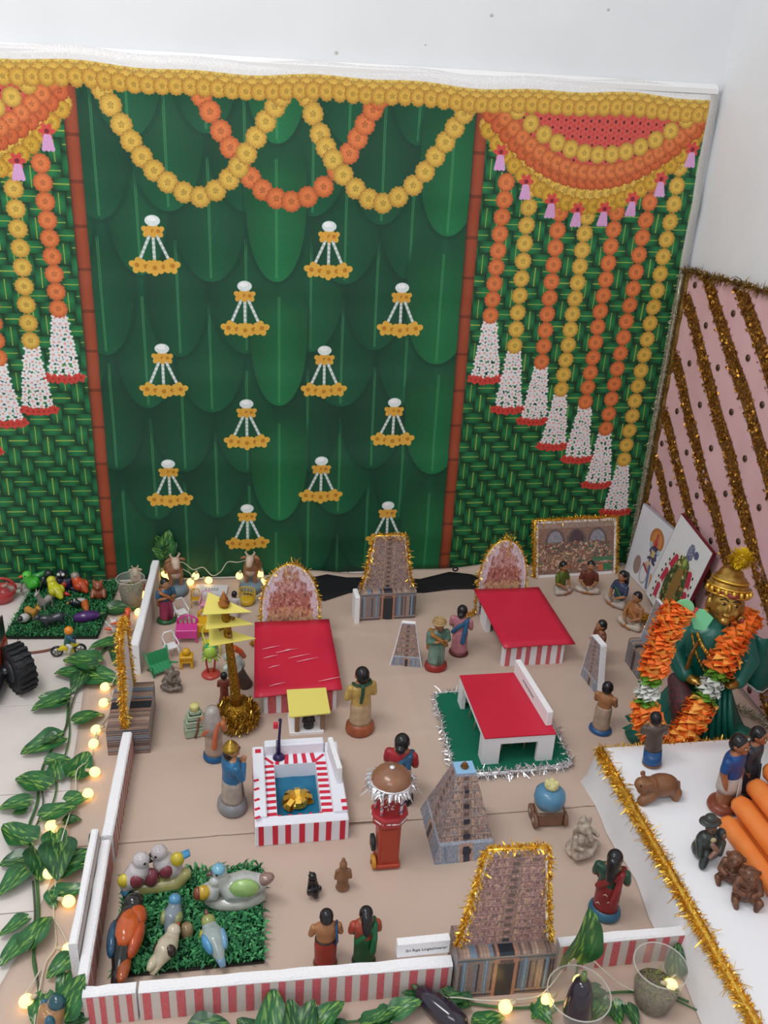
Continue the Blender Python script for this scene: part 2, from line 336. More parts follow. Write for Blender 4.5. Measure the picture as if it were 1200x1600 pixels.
def tower_print(w,h,body,seed,tiers,arch=None,storey=False,dark='#5e4a46',blue='#4c617e',frame=True,edge='#d8d0d6',top=.5):
    """front of a temple tower as printed on photo paper: tiers of niches and statues round a column of doors"""
    c=Cv(0,1,0,1,1/max(h,w),edge); c=Cv(0,1,0,1,.006,body); R=random.Random(seed)
    pal=[body,dark,blue,'#b58a6e','#8a5e5a','#caa58a','#6f5660']
    for t in range(tiers):
        z0=t/tiers; dz=1/tiers
        c.rect(0,1,z0,z0+dz*.12,dark,.38); c.rect(0,1,z0+dz*.16,z0+dz*.24,'#b99f8e',.8); c.rect(0,1,z0+dz*.84,z0+dz*.95,blue,.45)
        n=40
        for i in range(n):
            x=(i+.5)/n; col=R.choice(pal); hh=R.uniform(.45,.68)*dz
            c.rect(x-.010,x+.010,z0+dz*.24,z0+dz*.24+hh,col,.55); c.rect(x-.011,x+.011,z0+dz*.24+hh*.45,z0+dz*.24+hh*.58,'#c3a48f',.35); c.disc(x,z0+dz*.26+hh,.009,.013,R.choice(['#c9a08a','#a77c6b',dark]))
        c.rect(.40,.60,z0+dz*.2,z0+dz*.8,'#8f6f62',.8); c.rect(.46,.54,z0+dz*.2,z0+dz*.66,'#2d3036' if t<1 else dark)
        c.rect(.39,.41,z0+dz*.2,z0+dz*.85,'#c09a80',.8); c.rect(.59,.61,z0+dz*.2,z0+dz*.85,'#c09a80',.8)
    if storey:
        c.rect(0,1,0,.24,'#868e9e'); c.rect(0,1,.21,.25,'#a7b1c4')
        for i in range(14): c.rect((i+.2)/14,(i+.55)/14,.03,.20,R.choice(['#66738c','#a89a94','#8d8f9e']))
        c.rect(.40,.60,0,.22,'#b08a78'); c.rect(.45,.55,0,.18,'#2a3038')
    c.rect(0,1,.965,1,'#8d95b5',.7)
    c.noise(.10,seed,2); c.a=c.a*.86+.10; return c.a  # haze mixed into the tower colours, paler and flatter
def base_print(seed,col='#6d5f60'):
    """storey with pilasters round a dark doorway"""
    c=Cv(0,1,0,1,.006,col); R=random.Random(seed)
    for i in range(34):
        x=(i+.5)/34; c.rect(x-.010,x+.009,.16,.84,R.choice(['#8d7268','#5a4a4c','#9b8577','#4d6a86','#3c3638','#a78b7b','#6f7d8c']))
    for z,col2 in ((0,'#7f685c'),(.06,'#4b3f40'),(.11,'#a58670'),(.86,'#8d786c'),(.91,'#55636f'),(.96,'#a08c80')): c.rect(0,1,z,z+.04,col2)
    for x in (.08,.30,.70,.92): c.rect(x-.018,x+.018,.1,.9,'#5b7f9d'); c.rect(x-.004,x+.004,.1,.9,'#a9bac4')
    c.rect(.38,.62,0,.93,'#b07a63'); c.rect(.415,.585,0,.82,'#24272e'); c.rect(.43,.57,.80,.90,'#5d4c48'); c.noise(.12,seed,1); c.a=c.a*.9+.06; return c.a  # ends with a thin haze blended over the whole storey
print_mat('print_backdrop',backdrop_print(),.5)
# ---------------------------------------------------------------- the room
mat('wall_paint','#e3e5e7',.75,var=.25,vs=6,col2='#dddfe1',bump=.12,bs=60); mat('tile','#e2dad5',.35,var=.35,vs=14,col2='#d9d0ca'); mat('grout','#a89c92',.9)
mb=MB(); mb.box(0,.062,-.05,3.2,.1,2.6,'wall_paint'); struct(mb.build('wall_back'))
mb=MB(); mb.box(1.19,-1.4,-.05,.1,2.824,2.6,'wall_paint'); struct(mb.build('wall_right'))
mb=MB(); mb.box(-.23,-1.3,-.05,2.74,2.62,.047,'grout'); fl=struct(mb.build('floor'))
tm=MB(); tm.box(0,0,-.003,.298,.298,.003,'tile',bev=.0008); t0=tm.build('floor_tile',fl)
k=0
for i in range(9):
    for j in range(9):
        o=t0 if k==0 else t0.copy(); k+=1
        if o is not t0: COL.objects.link(o); o.parent=fl
        o.location=(-1.45+.3*i,-.145-.3*j+0,0)
# scuffs on the wall are plaster marks
mat('scuff','#c2bcb8',.9)
wb=bpy.data.objects['wall_back']
for k,(a,b,r) in enumerate([((0.5040,0.0120,1.5222),(0.5077,0.0120,1.5169),.006),((0.7966,0.0120,1.5567),(0.8071,0.0120,1.5435),.005),((0.1261,0.0120,1.4206),(0.1310,0.0120,1.4140),.006),((0.3450,0.0120,1.4496),(0.3470,0.0120,1.4441),.003)]):
    m=MB(); m.ell(((a[0]+b[0])/2,.0125,(a[2]+b[2])/2),(r,.0015,r*.8),'scuff',8); m.build('plaster_mark',wb)
# ---------------------------------------------------------------- printed backdrop cloth
def backdrop():
    nx,nz=60,70; mb=MB(); vs=[];fs=[];us=[]
    for j in range(nz+1):
        for i in range(nx+1):
            u,v=i/nx,j/nz; x=-1.135+2.263*u; z=.002+1.39*v
            y=-.004+.0022*math.sin(x*7+1.5*math.sin(z*5))+.0016*math.sin(z*31+x*2)-.003*math.exp(-((z*4.1)%1-.5)**2*90)
            if z>1.30: z+=.004*math.sin(x*9)+.003*math.sin(x*23)
            vs.append((x,y,z))
    for j in range(nz):
        for i in range(nx):
            a=j*(nx+1)+i; fs.append((a,a+1,a+nx+2,a+nx+1)); us.append([((i+p)/nx,(j+q)/nz) for p,q in ((0,0),(1,0),(1,1),(0,1))])
    mb.add(vs,fs,'print_backdrop',True,us)
    o=mb.build('backdrop_cloth'); tag(o,'green printed cloth with banana leaves and marigold garlands hung on the white wall','backdrop')
    sd=o.modifiers.new('thickness','SOLIDIFY'); sd.thickness=.0012
    mat('tape','#eceaea',.3,coat=.3); m=MB()
    m.add([(-1.2,-.006,1.384),(1.125,-.006,1.388),(1.125,.0115,1.40),(-1.2,.0115,1.396),(-1.2,-.004,1.372),(1.125,-.004,1.376)],[(0,1,2,3),(4,5,1,0)],'tape',False); m.build('top_hem',o)
backdrop()
# ---------------------------------------------------------------- pink sequin cloth on the right wall
mat('pink_net','#deb6ba',.75,var=.3,vs=9,col2='#d3a8ac',bump=.25,bs=90); mat('gold_sequin','#c08a35',.36,metal=.8,var=.5,vs=420,col2='#7d5220'); mat('gold_base','#8e6536',.6,metal=.3,var=.5,vs=200,col2='#6f4c25'); mat('sequin_dot','#5b4a3c',.3,metal=.6)
mat('gold_foil','#f2cb62',.3,metal=.9,var=.3,vs=300,col2='#d8a436'); mat('silver_foil','#ededf0',.25,metal=.9); mat('silver_lace','#b9b19c',.4,metal=.4,var=.6,vs=260,col2='#8f866e')
def pink_cloth():
    xw=1.128; mb=MB(); ny,nz=40,26; vs=[];fs=[]
    fx=lambda y,z:xw-.004-.003*math.sin(y*38+z*3)*(1-z/1.1)-.002*math.sin(y*17)
    for j in range(nz+1):
        for i in range(ny+1):
            y=-.004-1.25*i/ny; z=.003+(.93+.055*(i/ny))*j/nz; vs.append((fx(y,z),y,z))
    for j in range(nz):
        for i in range(ny): a=j*(ny+1)+i; fs.append((a,a+1,a+ny+2,a+ny+1))
    mb.add(vs,fs,'pink_net'); o=mb.build('sequin_cloth'); tag(o,'pink net cloth with diagonal gold sequin stripes draped on the right wall','cloth')
    R=random.Random(3)
    # stripes slope from the back top to the front bottom
    base=[(1.1280,-0.0779,0.8141),(1.1280,-0.2996,0.6685),(1.1280,-0.4272,0.5197),(1.1280,-0.5744,0.3897)]
    sl=(base[3][2]-base[0][2])/(base[3][1]-base[0][1])
    for k in range(-5,6):
        s=MB(); y0=base[0][1]-.19*k; z0=base[0][2]; n=60; L=[]
        for i in range(n+1):
            z=.93-.92*i/n; y=y0+(z-z0)/sl+.012*math.sin(z*6+k); 
            if y<-.012 and y>-1.24: L.append((y,z))
        if len(L)<4: continue
        w=.036; bs=MB(); vs=[]
        for (y,z) in L: vs+=[(fx(y+w,z)-.0015,min(y+w,-.006),z),(fx(y-w,z)-.0015,y-w,z)]
        bs.add(vs,[(2*i,2*i+1,2*i+3,2*i+2) for i in range(len(L)-1)],'gold_base'); bs.build('stripe_backing',o)
        for (y,z) in L:
            for c_ in range(40):
                yy=y+R.uniform(-w,w); zz=z+R.uniform(-.010,.010)
                if yy>-.008: continue
                p=Vector((fx(yy,zz)-.0025-R.random()*.002,yy,min(zz,.925))); d=Vector((R.uniform(-.5,.5),R.uniform(-1,1),R.uniform(-1,1))).normalized()*.0042; e=Vector((R.uniform(-.5,.5),R.uniform(-1,1),R.uniform(-1,1))).normalized()*.0042
                s.add([p-d,p+e,p+d,p-e],[(0,1,2,3)],'gold_sequin',False)
        s.build('sequin_stripe',o,kind='stuff')
    dm=MB(); dm.tube([(.0012,0,0),(-.0012,0,0)],.0085,'sequin_dot',10); d0=None
    for k in range(-5,6):
        for i in range(12):
            z=.90-.088*i-.03*(k%2); y=base[0][1]-.19*(k+.5)+(z-base[0][2])/sl
            if y<-.03 and y>-1.2 and z>.02:
                q=dm.build('mirror_sequin',o) if d0 is None else d0.copy()
                if d0 is None: d0=q
                else: COL.objects.link(q); q.parent=o
                q.location=(fx(y,z)-.002,y,z)
    t=tinsel([(xw-.008,-.004-.125*i,.93+.0055*i) for i in range(11)],.022,1400,'gold_lace',.0011,5,.004); t.build('tinsel_edge',o,kind='stuff')
    t=MB(); vs=[];fs=[]; n=50
    for i in range(n+1):
        z=.93*i/n; 
        for q,(dx,yy) in enumerate(((.002,-.008),(-.006,-.016),(-.006,-.030),(.002,-.034))): vs.append((xw-.006+dx+.001*math.sin(i*2.1),yy+.002*math.sin(i*1.7),z+.002))
    for i in range(n):
        for q in range(3): fs.append((i*4+q,i*4+q+1,i*4+q+5,i*4+q+4))
    t.add(vs,fs,'gold_lace',False); t.build('lace_edge',o)
    s=tinsel([(1.113,-.010,.02+.09*i) for i in range(11)],.016,1600,'silver_lace',.0011,9,.006); q=s.build('silver_lace_strip',bpy.data.objects['backdrop_cloth'],kind='stuff')
mat('gold_lace','#8f6e33',.4,metal=.7,var=.6,vs=300,col2='#5d4520')
pink_cloth()
# ---------------------------------------------------------------- brown kraft paper on the floor
mat('kraft','#c8b2a3',.7,var=.22,vs=3.5,col2='#bfa899',bump=.25,bs=26); mat('kraft_edge','#7d6553',.8)
CREASE=[(0,1,-.56),(0,1,-.78),(1,.04,.25),(1,.02,-.20),(.25,1,-.30),(1,-.05,.62)]
def paper(name,x0,x1f,y0,y1,z0,label,skew,front=False,nx=130,ny=100):
    """x0(t): left edge as a list of (y,x)"""
    mb=MB(); vs=[];fs=[]
    def left(y):
        for (ya,xa),(yb,xb) in zip(x0[:-1],x0[1:]):
            if ya>=y>=yb: return xa+(xb-xa)*(ya-y)/(ya-yb)
        return x0[-1][1] if y<x0[-1][0] else x0[0][1]
    for j in range(ny+1):
        yy=y1+(y0-y1)*j/ny
        for i in range(nx+1):
            l=left(yy); x=l+(x1f-l)*i/nx; z=z0+.0009*(.5+.5*math.sin(x*13+2*math.sin(yy*9)))*(.5+.5*math.sin(yy*17+x*3))
            y=yy+skew*math.sin(x*6)
            if not front and j==0: z+=.001+.006*max(0,math.sin(x*9+1))**2
            for (ca,cb,cc) in CREASE: dd=abs(ca*x+cb*yy-cc); z+=.0022*max(0,1-dd/.012)
            if yy>-.10 and not front and x>.05: t=(yy+.10)/.10; z+=t*t*(.016+.010*math.sin(x*9+2)+.006*math.sin(x*21)); 
            vs.append((x,y,z))
    for j in range(ny):
        for i in range(nx): a=j*(nx+1)+i; fs.append((a,a+1,a+nx+2,a+nx+1))
    mb.add(vs,fs,'kraft'); o=mb.build(name); tag(o,label,'paper sheet'); sd=o.modifiers.new('thickness','SOLIDIFY'); sd.thickness=.0006; sd.offset=-1; return o
LA=[(-0.4730,0.0003,0.0000),(-0.4988,-0.3584,0.0000),(-0.5009,-0.5656,0.0000),(-0.4856,-0.8268,0.0000),(-0.4646,-1.0612,0.0000)]
LB=[(-0.4646,-1.0612,0.0000),(-0.5000,-1.2805,0.0000),(-0.5174,-1.3375,0.0000)]
pa=paper('kraft_paper',[(p[1],p[0]) for p in LA],1.118,-.018,-1.055,.0022,'large brown kraft paper sheet covering the floor behind, under the red roofed huts',.0006,False)
pb=paper('kraft_paper',[(p[1],p[0]) for p in LB]+[(-1.66,LB[2][0]-.06)],1.118,-1.02,-1.66,.0008,'brown kraft paper sheet at the front, its torn edge tucked under the rear sheet',.0006,True,120,60)
# black cloth strip lying behind the paper towers
mat('black_cloth','#16161a',.8,bump=.3,bs=150)
def black_strip():
    pts=[((0.0867,-0.0424,0.0000),(0.0741,-0.1493,0.0000)),((0.1304,-0.0294,0.0000),(0.1096,-0.1667,0.0000)),((0.1872,-0.0454,0.0000),(0.1874,-0.1237,0.0000)),((0.3037,-0.0535,0.0000),(0.2926,-0.1236,0.0000)),((0.4106,-0.0649,0.0000),(0.4057,-0.1395,0.0000)),((0.5065,-0.0387,0.0000),(0.4965,-0.1266,0.0000)),((0.5656,-0.0469,0.0000),(0.5557,-0.1269,0.0000)),((0.6422,-0.0810,0.0000),(0.6286,-0.1517,0.0000))]
    mb=MB(); vs=[];fs=[]
    for a,b in pts:
        for i in range(5): p=lerp(a,b,i/4); t=max(0,(p[1]+.10)/.10); vs.append((p[0],p[1]-.012,.006+t*t*.022*(1 if p[0]>.05 else .3)+.002*math.sin(i*1.5+p[0]*30)))
    for j in range(len(pts)-1):
        for i in range(4): a=j*5+i; fs.append((a,a+5,a+6,a+1))
    mb.add(vs,fs,'black_cloth'); o=mb.build('cloth_strip'); tag(o,'black cloth strip lying on the paper behind the towers','cloth'); sd=o.modifiers.new('thickness','SOLIDIFY'); sd.thickness=.002
    p=(0.5225,-0.0398,0.0000); m=MB(); m.tube([(p[0]+.008*math.cos(a),p[1]-.02,.03+.006*math.sin(a)) for a in [i*PI/4 for i in range(8)]],.0025,'black_cloth',6,True); m.build('loop',o)
black_strip()
# ---------------------------------------------------------------- paper towers, huts, pond, fences, platform
mat('foam','#e9e8ec',.8,bump=.5,bs=420,sss=0); mat('foam_cut','#f1f0f3',.85,bump=.9,bs=300)
mat('red_tape','#cc2b42',.5); mat('red_stripe','#c43742',.6,var=.3,vs=500,col2='#d07f84'); mat('red_card','#d02743',.38,var=.12,vs=6,col2='#bf203a',bump=.12,bs=40)
mat('beige_face','#cfc5bf',.8); mat('yellow_card','#ddd06a',.45,bump=.1,bs=60); mat('green_felt','#0f6a50',.95,bump=.5,bs=600); mat('stick','#d8bf96',.7); mat('ink','#3b3d4a',.7)
mat('glitter_gold','#a5781f',.3,metal=.9,var=.6,vs=500,col2='#4f3508')
def fb(a,b): return ((a[0]+b[0])/2,(a[1]+b[1])/2,0),math.hypot(b[0]-a[0],b[1]-a[1]),math.atan2(b[1]-a[1],b[0]-a[0])
def scaled(poly,k,kz=None):
    cx=sum(p[0] for p in poly)/len(poly); cz=(min(p[1] for p in poly)+max(p[1] for p in poly))/2
    return [(cx+(p[0]-cx)*k,cz+(p[1]-cz)*(kz or k)) for p in poly]
def edge_tinsel(mb_poly,y,r,dens,m,skip_bottom=True,seed=1,core=.004,down=0):
    pts=[(p[0],y,p[1]) for p in mb_poly]; path=pts[1:]+pts[:1] if skip_bottom else pts+pts[:1]
    return tinsel(path,r,dens,m,.0011,seed,core,down)
def TOWER(w0,w1,h):
    R=[(w0/2,0),(w0*.475,h*.10)]+[((w0*.46+(w1/2-w0*.46)*t),h*(.10+.90*t)) for t in (.25,.55,.85)]+[(w1*.52,h*.97),(w1*.47,h)]
    return [(-w0/2,0)]+R+[(-x,z) for x,z in R[:0:-1]]
print_mat('print_tower_brown',tower_print(1,1,'#957a72',3,11),.45); print_mat('print_tower_red',tower_print(1,1,'#9c716c',4,12,blue='#8a6c86'),.45)
print_mat('print_tower_grey',tower_print(1,1,'#84858f',5,11,storey=True),.45); print_mat('print_tower_high',tower_print(1,1,'#917c74',6,10,blue='#687a96',storey=True),.45); print_mat('print_tower_side',tower_print(1,1,'#827c82',16,10,blue='#6d86a5',storey=True),.45)
print_mat('print_tower_small',tower_print(1,1,'#957a72',13,9,storey=True),.45)
print_mat('print_base_brown',base_print(7,'#85777a'),.4,.2); print_mat('print_base_blue',base_print(8,'#7a8497'),.4,.2)
def side_print():
    c=Cv(0,1,0,1,.008,'#7c6c66'); R=random.Random(2)
    for i in range(26): c.rect(0,1,i/26,i/26+.022,R.choice(['#8f7468','#54484c','#a08676','#5b7590','#3f393b','#8a95a0']))
    c.noise(.08,4); return c.a
print_mat('print_side',side_print(),.4,.2)
def top_print():
    c=Cv(0,1,0,1,.008,'#8a7468'); R=random.Random(4)
    for i in range(30): c.rect(i/30,i/30+.022,0,1,R.choice(['#a68b7c','#6a5754','#8f7468','#5f83a5','#4b4648','#b59a8a']))
    c.rect(.42,.58,0,1,'#262b33'); c.rect(.40,.42,0,1,'#b07a63'); c.rect(.58,.60,0,1,'#b07a63'); c.noise(.08,4); return c.a
print_mat('print_top',top_print(),.4,.2)
def printed_box(mb,w,d,h,front,side='print_side',topm='print_top',y0=0):
    """paper box, front at y0"""
    U=[(0,0),(1,0),(1,1),(0,1)]; a=w/2; e=.004
    mb.quad((-a,y0,0),(a,y0,0),(a,y0,h-e),(-a,y0,h-e),front,U); mb.quad((-a,y0,h-e),(a,y0,h-e),(a,y0+e,h),(-a,y0+e,h),topm,[(0,0),(1,0),(1,.05),(0,.05)])
    mb.quad((-a,y0+e,h),(a,y0+e,h),(a,y0+d,h),(-a,y0+d,h),topm,[(0,.05),(1,.05),(1,1),(0,1)])
    for s in (-1,1):
        v=[(s*a,y0,0),(s*a,y0+d,0),(s*a,y0+d,h),(s*a,y0+e,h),(s*a,y0,h-e)]; uv=[(0,0),(1,0),(1,1),(.05,1),(0,.95)]
        if s<0: v=v[::-1]; uv=uv[::-1]
        mb.add(v,[(0,1,2,3,4)],side,False,[uv])
    mb.quad((a,y0+d,0),(-a,y0+d,0),(-a,y0+d,h),(a,y0+d,h),side,U); mb.quad((-a,y0+d,0),(a,y0+d,0),(a,y0,0),(-a,y0,0),side,U); return mb
def tower(label,a,b,h,H,depth,pm,bm,w0k=.92,w1k=.45,gold=True,yb=.012,base_under=True,lean=0,rgold=.012,dens=3800,foam_side=False,thick=.008,seed=1):
    c,w,rz=fb(a,b); t=thing('temple_tower',label,'model tower',c,rz,'paper temple towers')
    if base_under: part('tower_base',printed_box(MB(),w,depth,h,bm),t)
    z0=h if base_under else 0
    poly=TOWER(w*w0k,w*w1k,H-z0); m=MB(); m.M=Matrix.Translation((0,yb,z0))@Matrix.Rotation(-lean,4,'X')
    m.cut(poly,thick,'foam','foam_cut'); bd=part('tower_board',m,t)
    m2=MB(); m2.M=m.M@Matrix.Translation((0,-.0008,0)); m2.cut(scaled(poly,.92,.985),.0007,pm,pm); m2.build('printed_front',bd)
    if gold:
        g=MB(); e=edge_tinsel(poly,.004,rgold,dens,'gold_foil',True,seed); e_=e; 
        e.v=[m.M@v for v in e.v]; part('tinsel_trim',e,t,kind='stuff')
    if foam_side:
        m=MB(); m.box(-w/2-.008,.012,0,.014,.05,h*.95,'foam_cut',bev=.002); part('foam_block',m,t)
    return t
tower('brown printed temple tower with gold tinsel standing at the back beside the black cloth strip',(0.1956,-0.2932,0.0000),(0.3541,-0.2885,0.0000),.092,.252,.045,'print_tower_brown','print_base_brown',.88,.52,foam_side=True,rgold=.014,yb=.02)
tower('largest printed temple tower with thick gold tinsel rising above the front striped wall',(0.1962,-1.4487,0.0000),(0.3556,-1.4542,0.0000),.096,.292,.06,'print_tower_red','print_base_brown',.94,.58,rgold=.012,dens=5500,yb=.02,seed=4)
def rail_tower():
    # a tower seen edge-on at the left wall, its printed front turned away to the left
    t=tower('printed temple tower turned edge-on at the left wall, gold tinsel edge, wide box base',(-.416,-.628,0),(-.416,-.797,0),.070,.268,.088,'print_tower_red','print_base_brown',.95,.5,yb=.034,rgold=.013,dens=6500,seed=8)
rail_tower()
tower('grey blue printed tower on a striped box beside the garlanded statue',(.871,-.545,0),(.871,-.628,0),.074,.20,.055,'print_tower_grey','print_base_blue',.98,.62,gold=False,yb=.03,lean=.12)
tower('small printed tower standee with white foam edges near the turbaned doll',(0.2450,-0.5098,0.0000),(0.3285,-0.5285,0.0000),.0,0.1300,.0,'print_tower_small',None,.98,.42,gold=False,base_under=False,yb=0,thick=.012)
def small_foot():
    pass
tower('thin printed tower board seen from its white foam edge behind the bare-chested doll',(.729,-.590,0),(.739,-.690,0),0,.135,0,'print_tower_grey',None,1.0,.5,gold=False,base_under=False,yb=0,thick=.016)
def pyramid():
    t=thing('temple_tower','tall four sided pyramid temple tower with pale blue top','model tower',(.286,-1.098,0),0,'paper temple towers')
    w,d,h=.124,.148,.165; tw,td=.038,.034; U=[(0,0),(1,0),(.66,1),(.34,1)]; m=MB(); oy=.0
    B=[(-w/2,-d/2,0),(w/2,-d/2,0),(w/2,d/2,0),(-w/2,d/2,0)]; T=[(-tw/2,-td/2+oy,h),(tw/2,-td/2+oy,h),(tw/2,td/2+oy,h),(-tw/2,td/2+oy,h)]
    for i in range(4): j=(i+1)%4; m.quad(B[i],B[j],T[j],T[i],'print_tower_high' if i in (0,2) else 'print_tower_side',[(0,0),(1,0),(.66,1),(.34,1)])
    m.quad(*B[::-1],'print_side'); part('tower_body',m,t)
    mat('sky_paper','#8fb9dc',.5); m=MB(); m.box(0,oy,h,tw,td,.0015,'sky_paper'); tp=part('top_panel',m,t); tp['label']='pale blue top panel'
    mat('brass_dark','#8a6238',.35,metal=.6); m=MB(); m.lathe(0,oy,[(.007,h+.0015),(.008,h+.004),(.004,h+.006),(.006,h+.009),(.002,h+.013),(.0005,h+.017)],'brass_dark',12); part('finial',m,t)
    for k in range(5):
        m=MB(); m.M=Matrix.Translation((0,-d/2,0)); z=.018+.028*k; y=(d/2-td/2)*z/h-.0009; m.box(0,y-.0005,z,.016-.002*k,.0012,.012-.001*k,'ink'); part('doorway',m,t)
pyramid()
# ---- arch pictures behind the huts
def arch_print(seed):
    c=Cv(0,1,0,1,.006,'#d6c6d0'); R=random.Random(seed)
    rows=[(.02,.24,.96,['#6a5572','#4d3f5e','#8b6a86','#3f3850','#a58a9d']),(.24,.46,.9,['#b98a6a','#a86f55','#c9a07e','#8f5f5a','#d8b490']),(.46,.66,.8,['#9a5f52','#b5786a','#7e4d48','#c59080']),(.66,.80,.6,['#8d5a58','#a87672','#c79a92']),(.80,.95,.3,['#a06a5a','#b98d70'])]
    for i in range(60):
        t=i/60; c.rect(.5-.48+.30*t*t,.5+.48-.30*t*t,t*.84,t*.84+.016,'#7d6b86' if t<.28 else '#c99a76' if t<.56 else '#ab7468' if t<.78 else '#c6a6a6')
    for z0,z1,w,pal in rows:
        for i in range(int(120*w)):
            x=.5+R.uniform(-w/2,w/2); z=R.uniform(z0,z1); c.rect(x-.022,x+.022,z-.022,z+.022,R.choice(pal),.7)
        for i in range(int(26*w)):
            x=.5+R.uniform(-w/2,w/2); z=R.uniform(z0,z1); c.disc(x,z,.010,.013,'#d9b59a')
    c.noise(.08,seed,2); return c.a
print_mat('print_arch_left',arch_print(3),.4); print_mat('print_arch_right',arch_print(9),.4)
def arch_board(label,c,w,h,pm,seed,lean=.03):
    t=thing('arch_picture',label,'picture board',c,0,'arched temple pictures'); n=14
    poly=[(-w/2,0),(w/2,0),(w/2,h*.45)]+[(w/2*math.cos(a)*1.0,h*.45+h*.55*math.sin(a)) for a in [PI/2*i/n for i in range(1,2*n)]]+[(-w/2,h*.45)]
    m=MB(); m.M=Matrix.Rotation(-lean,4,'X'); m.cut(poly,.007,'foam','foam_cut'); b=part('board',m,t)
    m2=MB(); m2.M=m.M@Matrix.Translation((0,-.0008,0)); m2.cut(scaled(poly,.93,.96),.0007,pm,pm); m2.build('printed_front',b)
    e=edge_tinsel(poly,.004,.013,1900,'gold_foil',True,seed,.003); e.v=[m.M@v for v in e.v]; part('tinsel_trim',e,t,kind='stuff')
    # extra bristles at the crown and the tail of the garland at the foot
    e=tinsel([(-.02,.003,h+.004),(.02,.003,h+.004)],.03,500,'gold_foil',.0009,seed+2); e.v=[m.M@v for v in e.v]; part('tinsel_tuft',e,t,kind='stuff')
    e=tinsel([(-w/2,0,.02),(-w/2-.03,-.01,.008)],.012,2500,'gold_foil',.0011,seed+5); e.add(*([],[]),'gold_foil') if False else None
    f=tinsel([(w/2,0,.02),(w/2+.022,-.01,.008)],.012,2500,'gold_foil',.0011,seed+6); e.add(f.v,f.f,'gold_foil',False); part('tinsel_tail',e,t,kind='stuff'); return t
cl=(-0.0003,-0.4206,0.0700); arch_board('arched temple picture with gold tinsel behind the left red roofed hut',(cl[0],-.385,0),.146,0.2000+.030,'print_arch_left',3)
cr=(0.6142,-0.3368,0.0850); arch_board('arched temple picture with gold tinsel behind the right red roofed hut',(.600,-.285,0),.135,.232,'print_arch_right',9)
# ---- huts
def stripes_on(mb,a,b,z0,z1,n,frac,m,off=.0008,rnd=1,skip=()):
    """red strips proud of a wall running from a to b"""
    R=random.Random(rnd); dx,dy=b[0]-a[0],b[1]-a[1]; L=math.hypot(dx,dy); nx,ny=dy/L,-dx/L
    for i in range(n):
        if i in skip: continue
        t0=(i+.5-frac/2+R.uniform(-.06,.06))/n; t1=t0+frac/n*R.uniform(.85,1.12)
        p=[(a[0]+dx*t+nx*o,a[1]+dy*t+ny*o) for t in (t0,t1) for o in (0,off)]; s=R.uniform(-.001,.001)
        q=[(*p[1],z0),(*p[3],z0),(p[3][0]+s*dx/L,p[3][1]+s*dy/L,z1),(p[1][0]+s*dx/L,p[1][1]+s*dy/L,z1)]; r=[(*p[0],z0),(*p[2],z0),(*p[2],z1),(*p[0],z1)]
        mb.add(q+r,[(0,1,2,3),(4,0,3,7),(1,5,6,2),(3,2,6,7),(0,4,5,1)],m,False)
    return mb
def hut(label,c,x0,x1,y0,y1,zf,zr,roof,stripes,open_left):
    t=thing('foam_hut',label,'model hut',c); L=lambda p:(p[0]-c[0],p[1]-c[1],p[2]); X0,X1,Y0,Y1=x0-c[0],x1-c[0],y0-c[1],y1-c[1]
    e=.014
    m=MB(); m.box((X0+X1)/2,Y0+e/2,0,X1-X0,e,zf,'foam',bev=.0015); w=part('front_wall',m,t)
    s=MB(); stripes_on(s,(X0,Y0),(X1,Y0),.001,zf-.001,*stripes); s.build('red_stripes',w)
    m=MB(); m.box((X0+X1)/2,Y1-e/2,0,X1-X0,e,zr,'foam',bev=.0015); part('rear_wall',m,t)
    for nm,x in (('side_wall',X1-e/2),('side_wall',X0+e/2)):
        m=MB(); 
        if nm and x<0 and open_left: m.slab([(x-e/2,Y1-.06),(x+e/2,Y1-.06),(x+e/2,Y1-e),(x-e/2,Y1-e)],0,zr-.006,'foam')
        else:
            a,b=x-e/2,x+e/2; m.add([(a,Y0+e,0),(b,Y0+e,0),(b,Y1-e,0),(a,Y1-e,0),(a,Y0+e,zf-.001),(b,Y0+e,zf-.001),(b,Y1-e,zr-.001),(a,Y1-e,zr-.001)],[(0,1,5,4),(1,2,6,5),(2,3,7,6),(3,0,4,7),(4,5,6,7),(3,2,1,0)],'foam',False)
        part('side_wall',m,t)
    q=[L(p) for p in roof]; m=MB(); n=10; vs=[];fs=[]
    for j in range(n+1):
        for i in range(n+1):
            u,v=i/n,j/n; p=lerp(lerp(q[0],q[1],u),lerp(q[3],q[2],u),v); vs.append((p[0],p[1],p[2]+.0015*math.sin(u*PI)*math.sin(v*9+u*3)))
    for j in range(n):
        for i in range(n): a=j*(n+1)+i; fs.append((a,a+1,a+n+2,a+n+1))
    m.add(vs,fs,'red_card'); r=part('roof',m,t); sd=r.modifiers.new('thickness','SOLIDIFY'); sd.thickness=.0025; sd.offset=1
    return t
lh=hut('red roofed foam hut with striped walls behind the yellow roofed stall',(.003,-.55,0),-.08,.09,-.682,-.405,.060,.072,[(-.102,-.702,.062),(.102,-.688,.062),(.100,-.398,.076),(-.093,-.398,.076)],(5,.5,'red_stripe',.0008,2),False)
hut('red roofed foam hut with one open side near the right wall',(.615,-.43,0),.534,.700,-.541,-.318,.066,.092,[(.530,-.556,.066),(.722,-.552,.066),(.700,-.305,.096),(.512,-.305,.096)],(6,.42,'red_stripe',.0008,5),True)
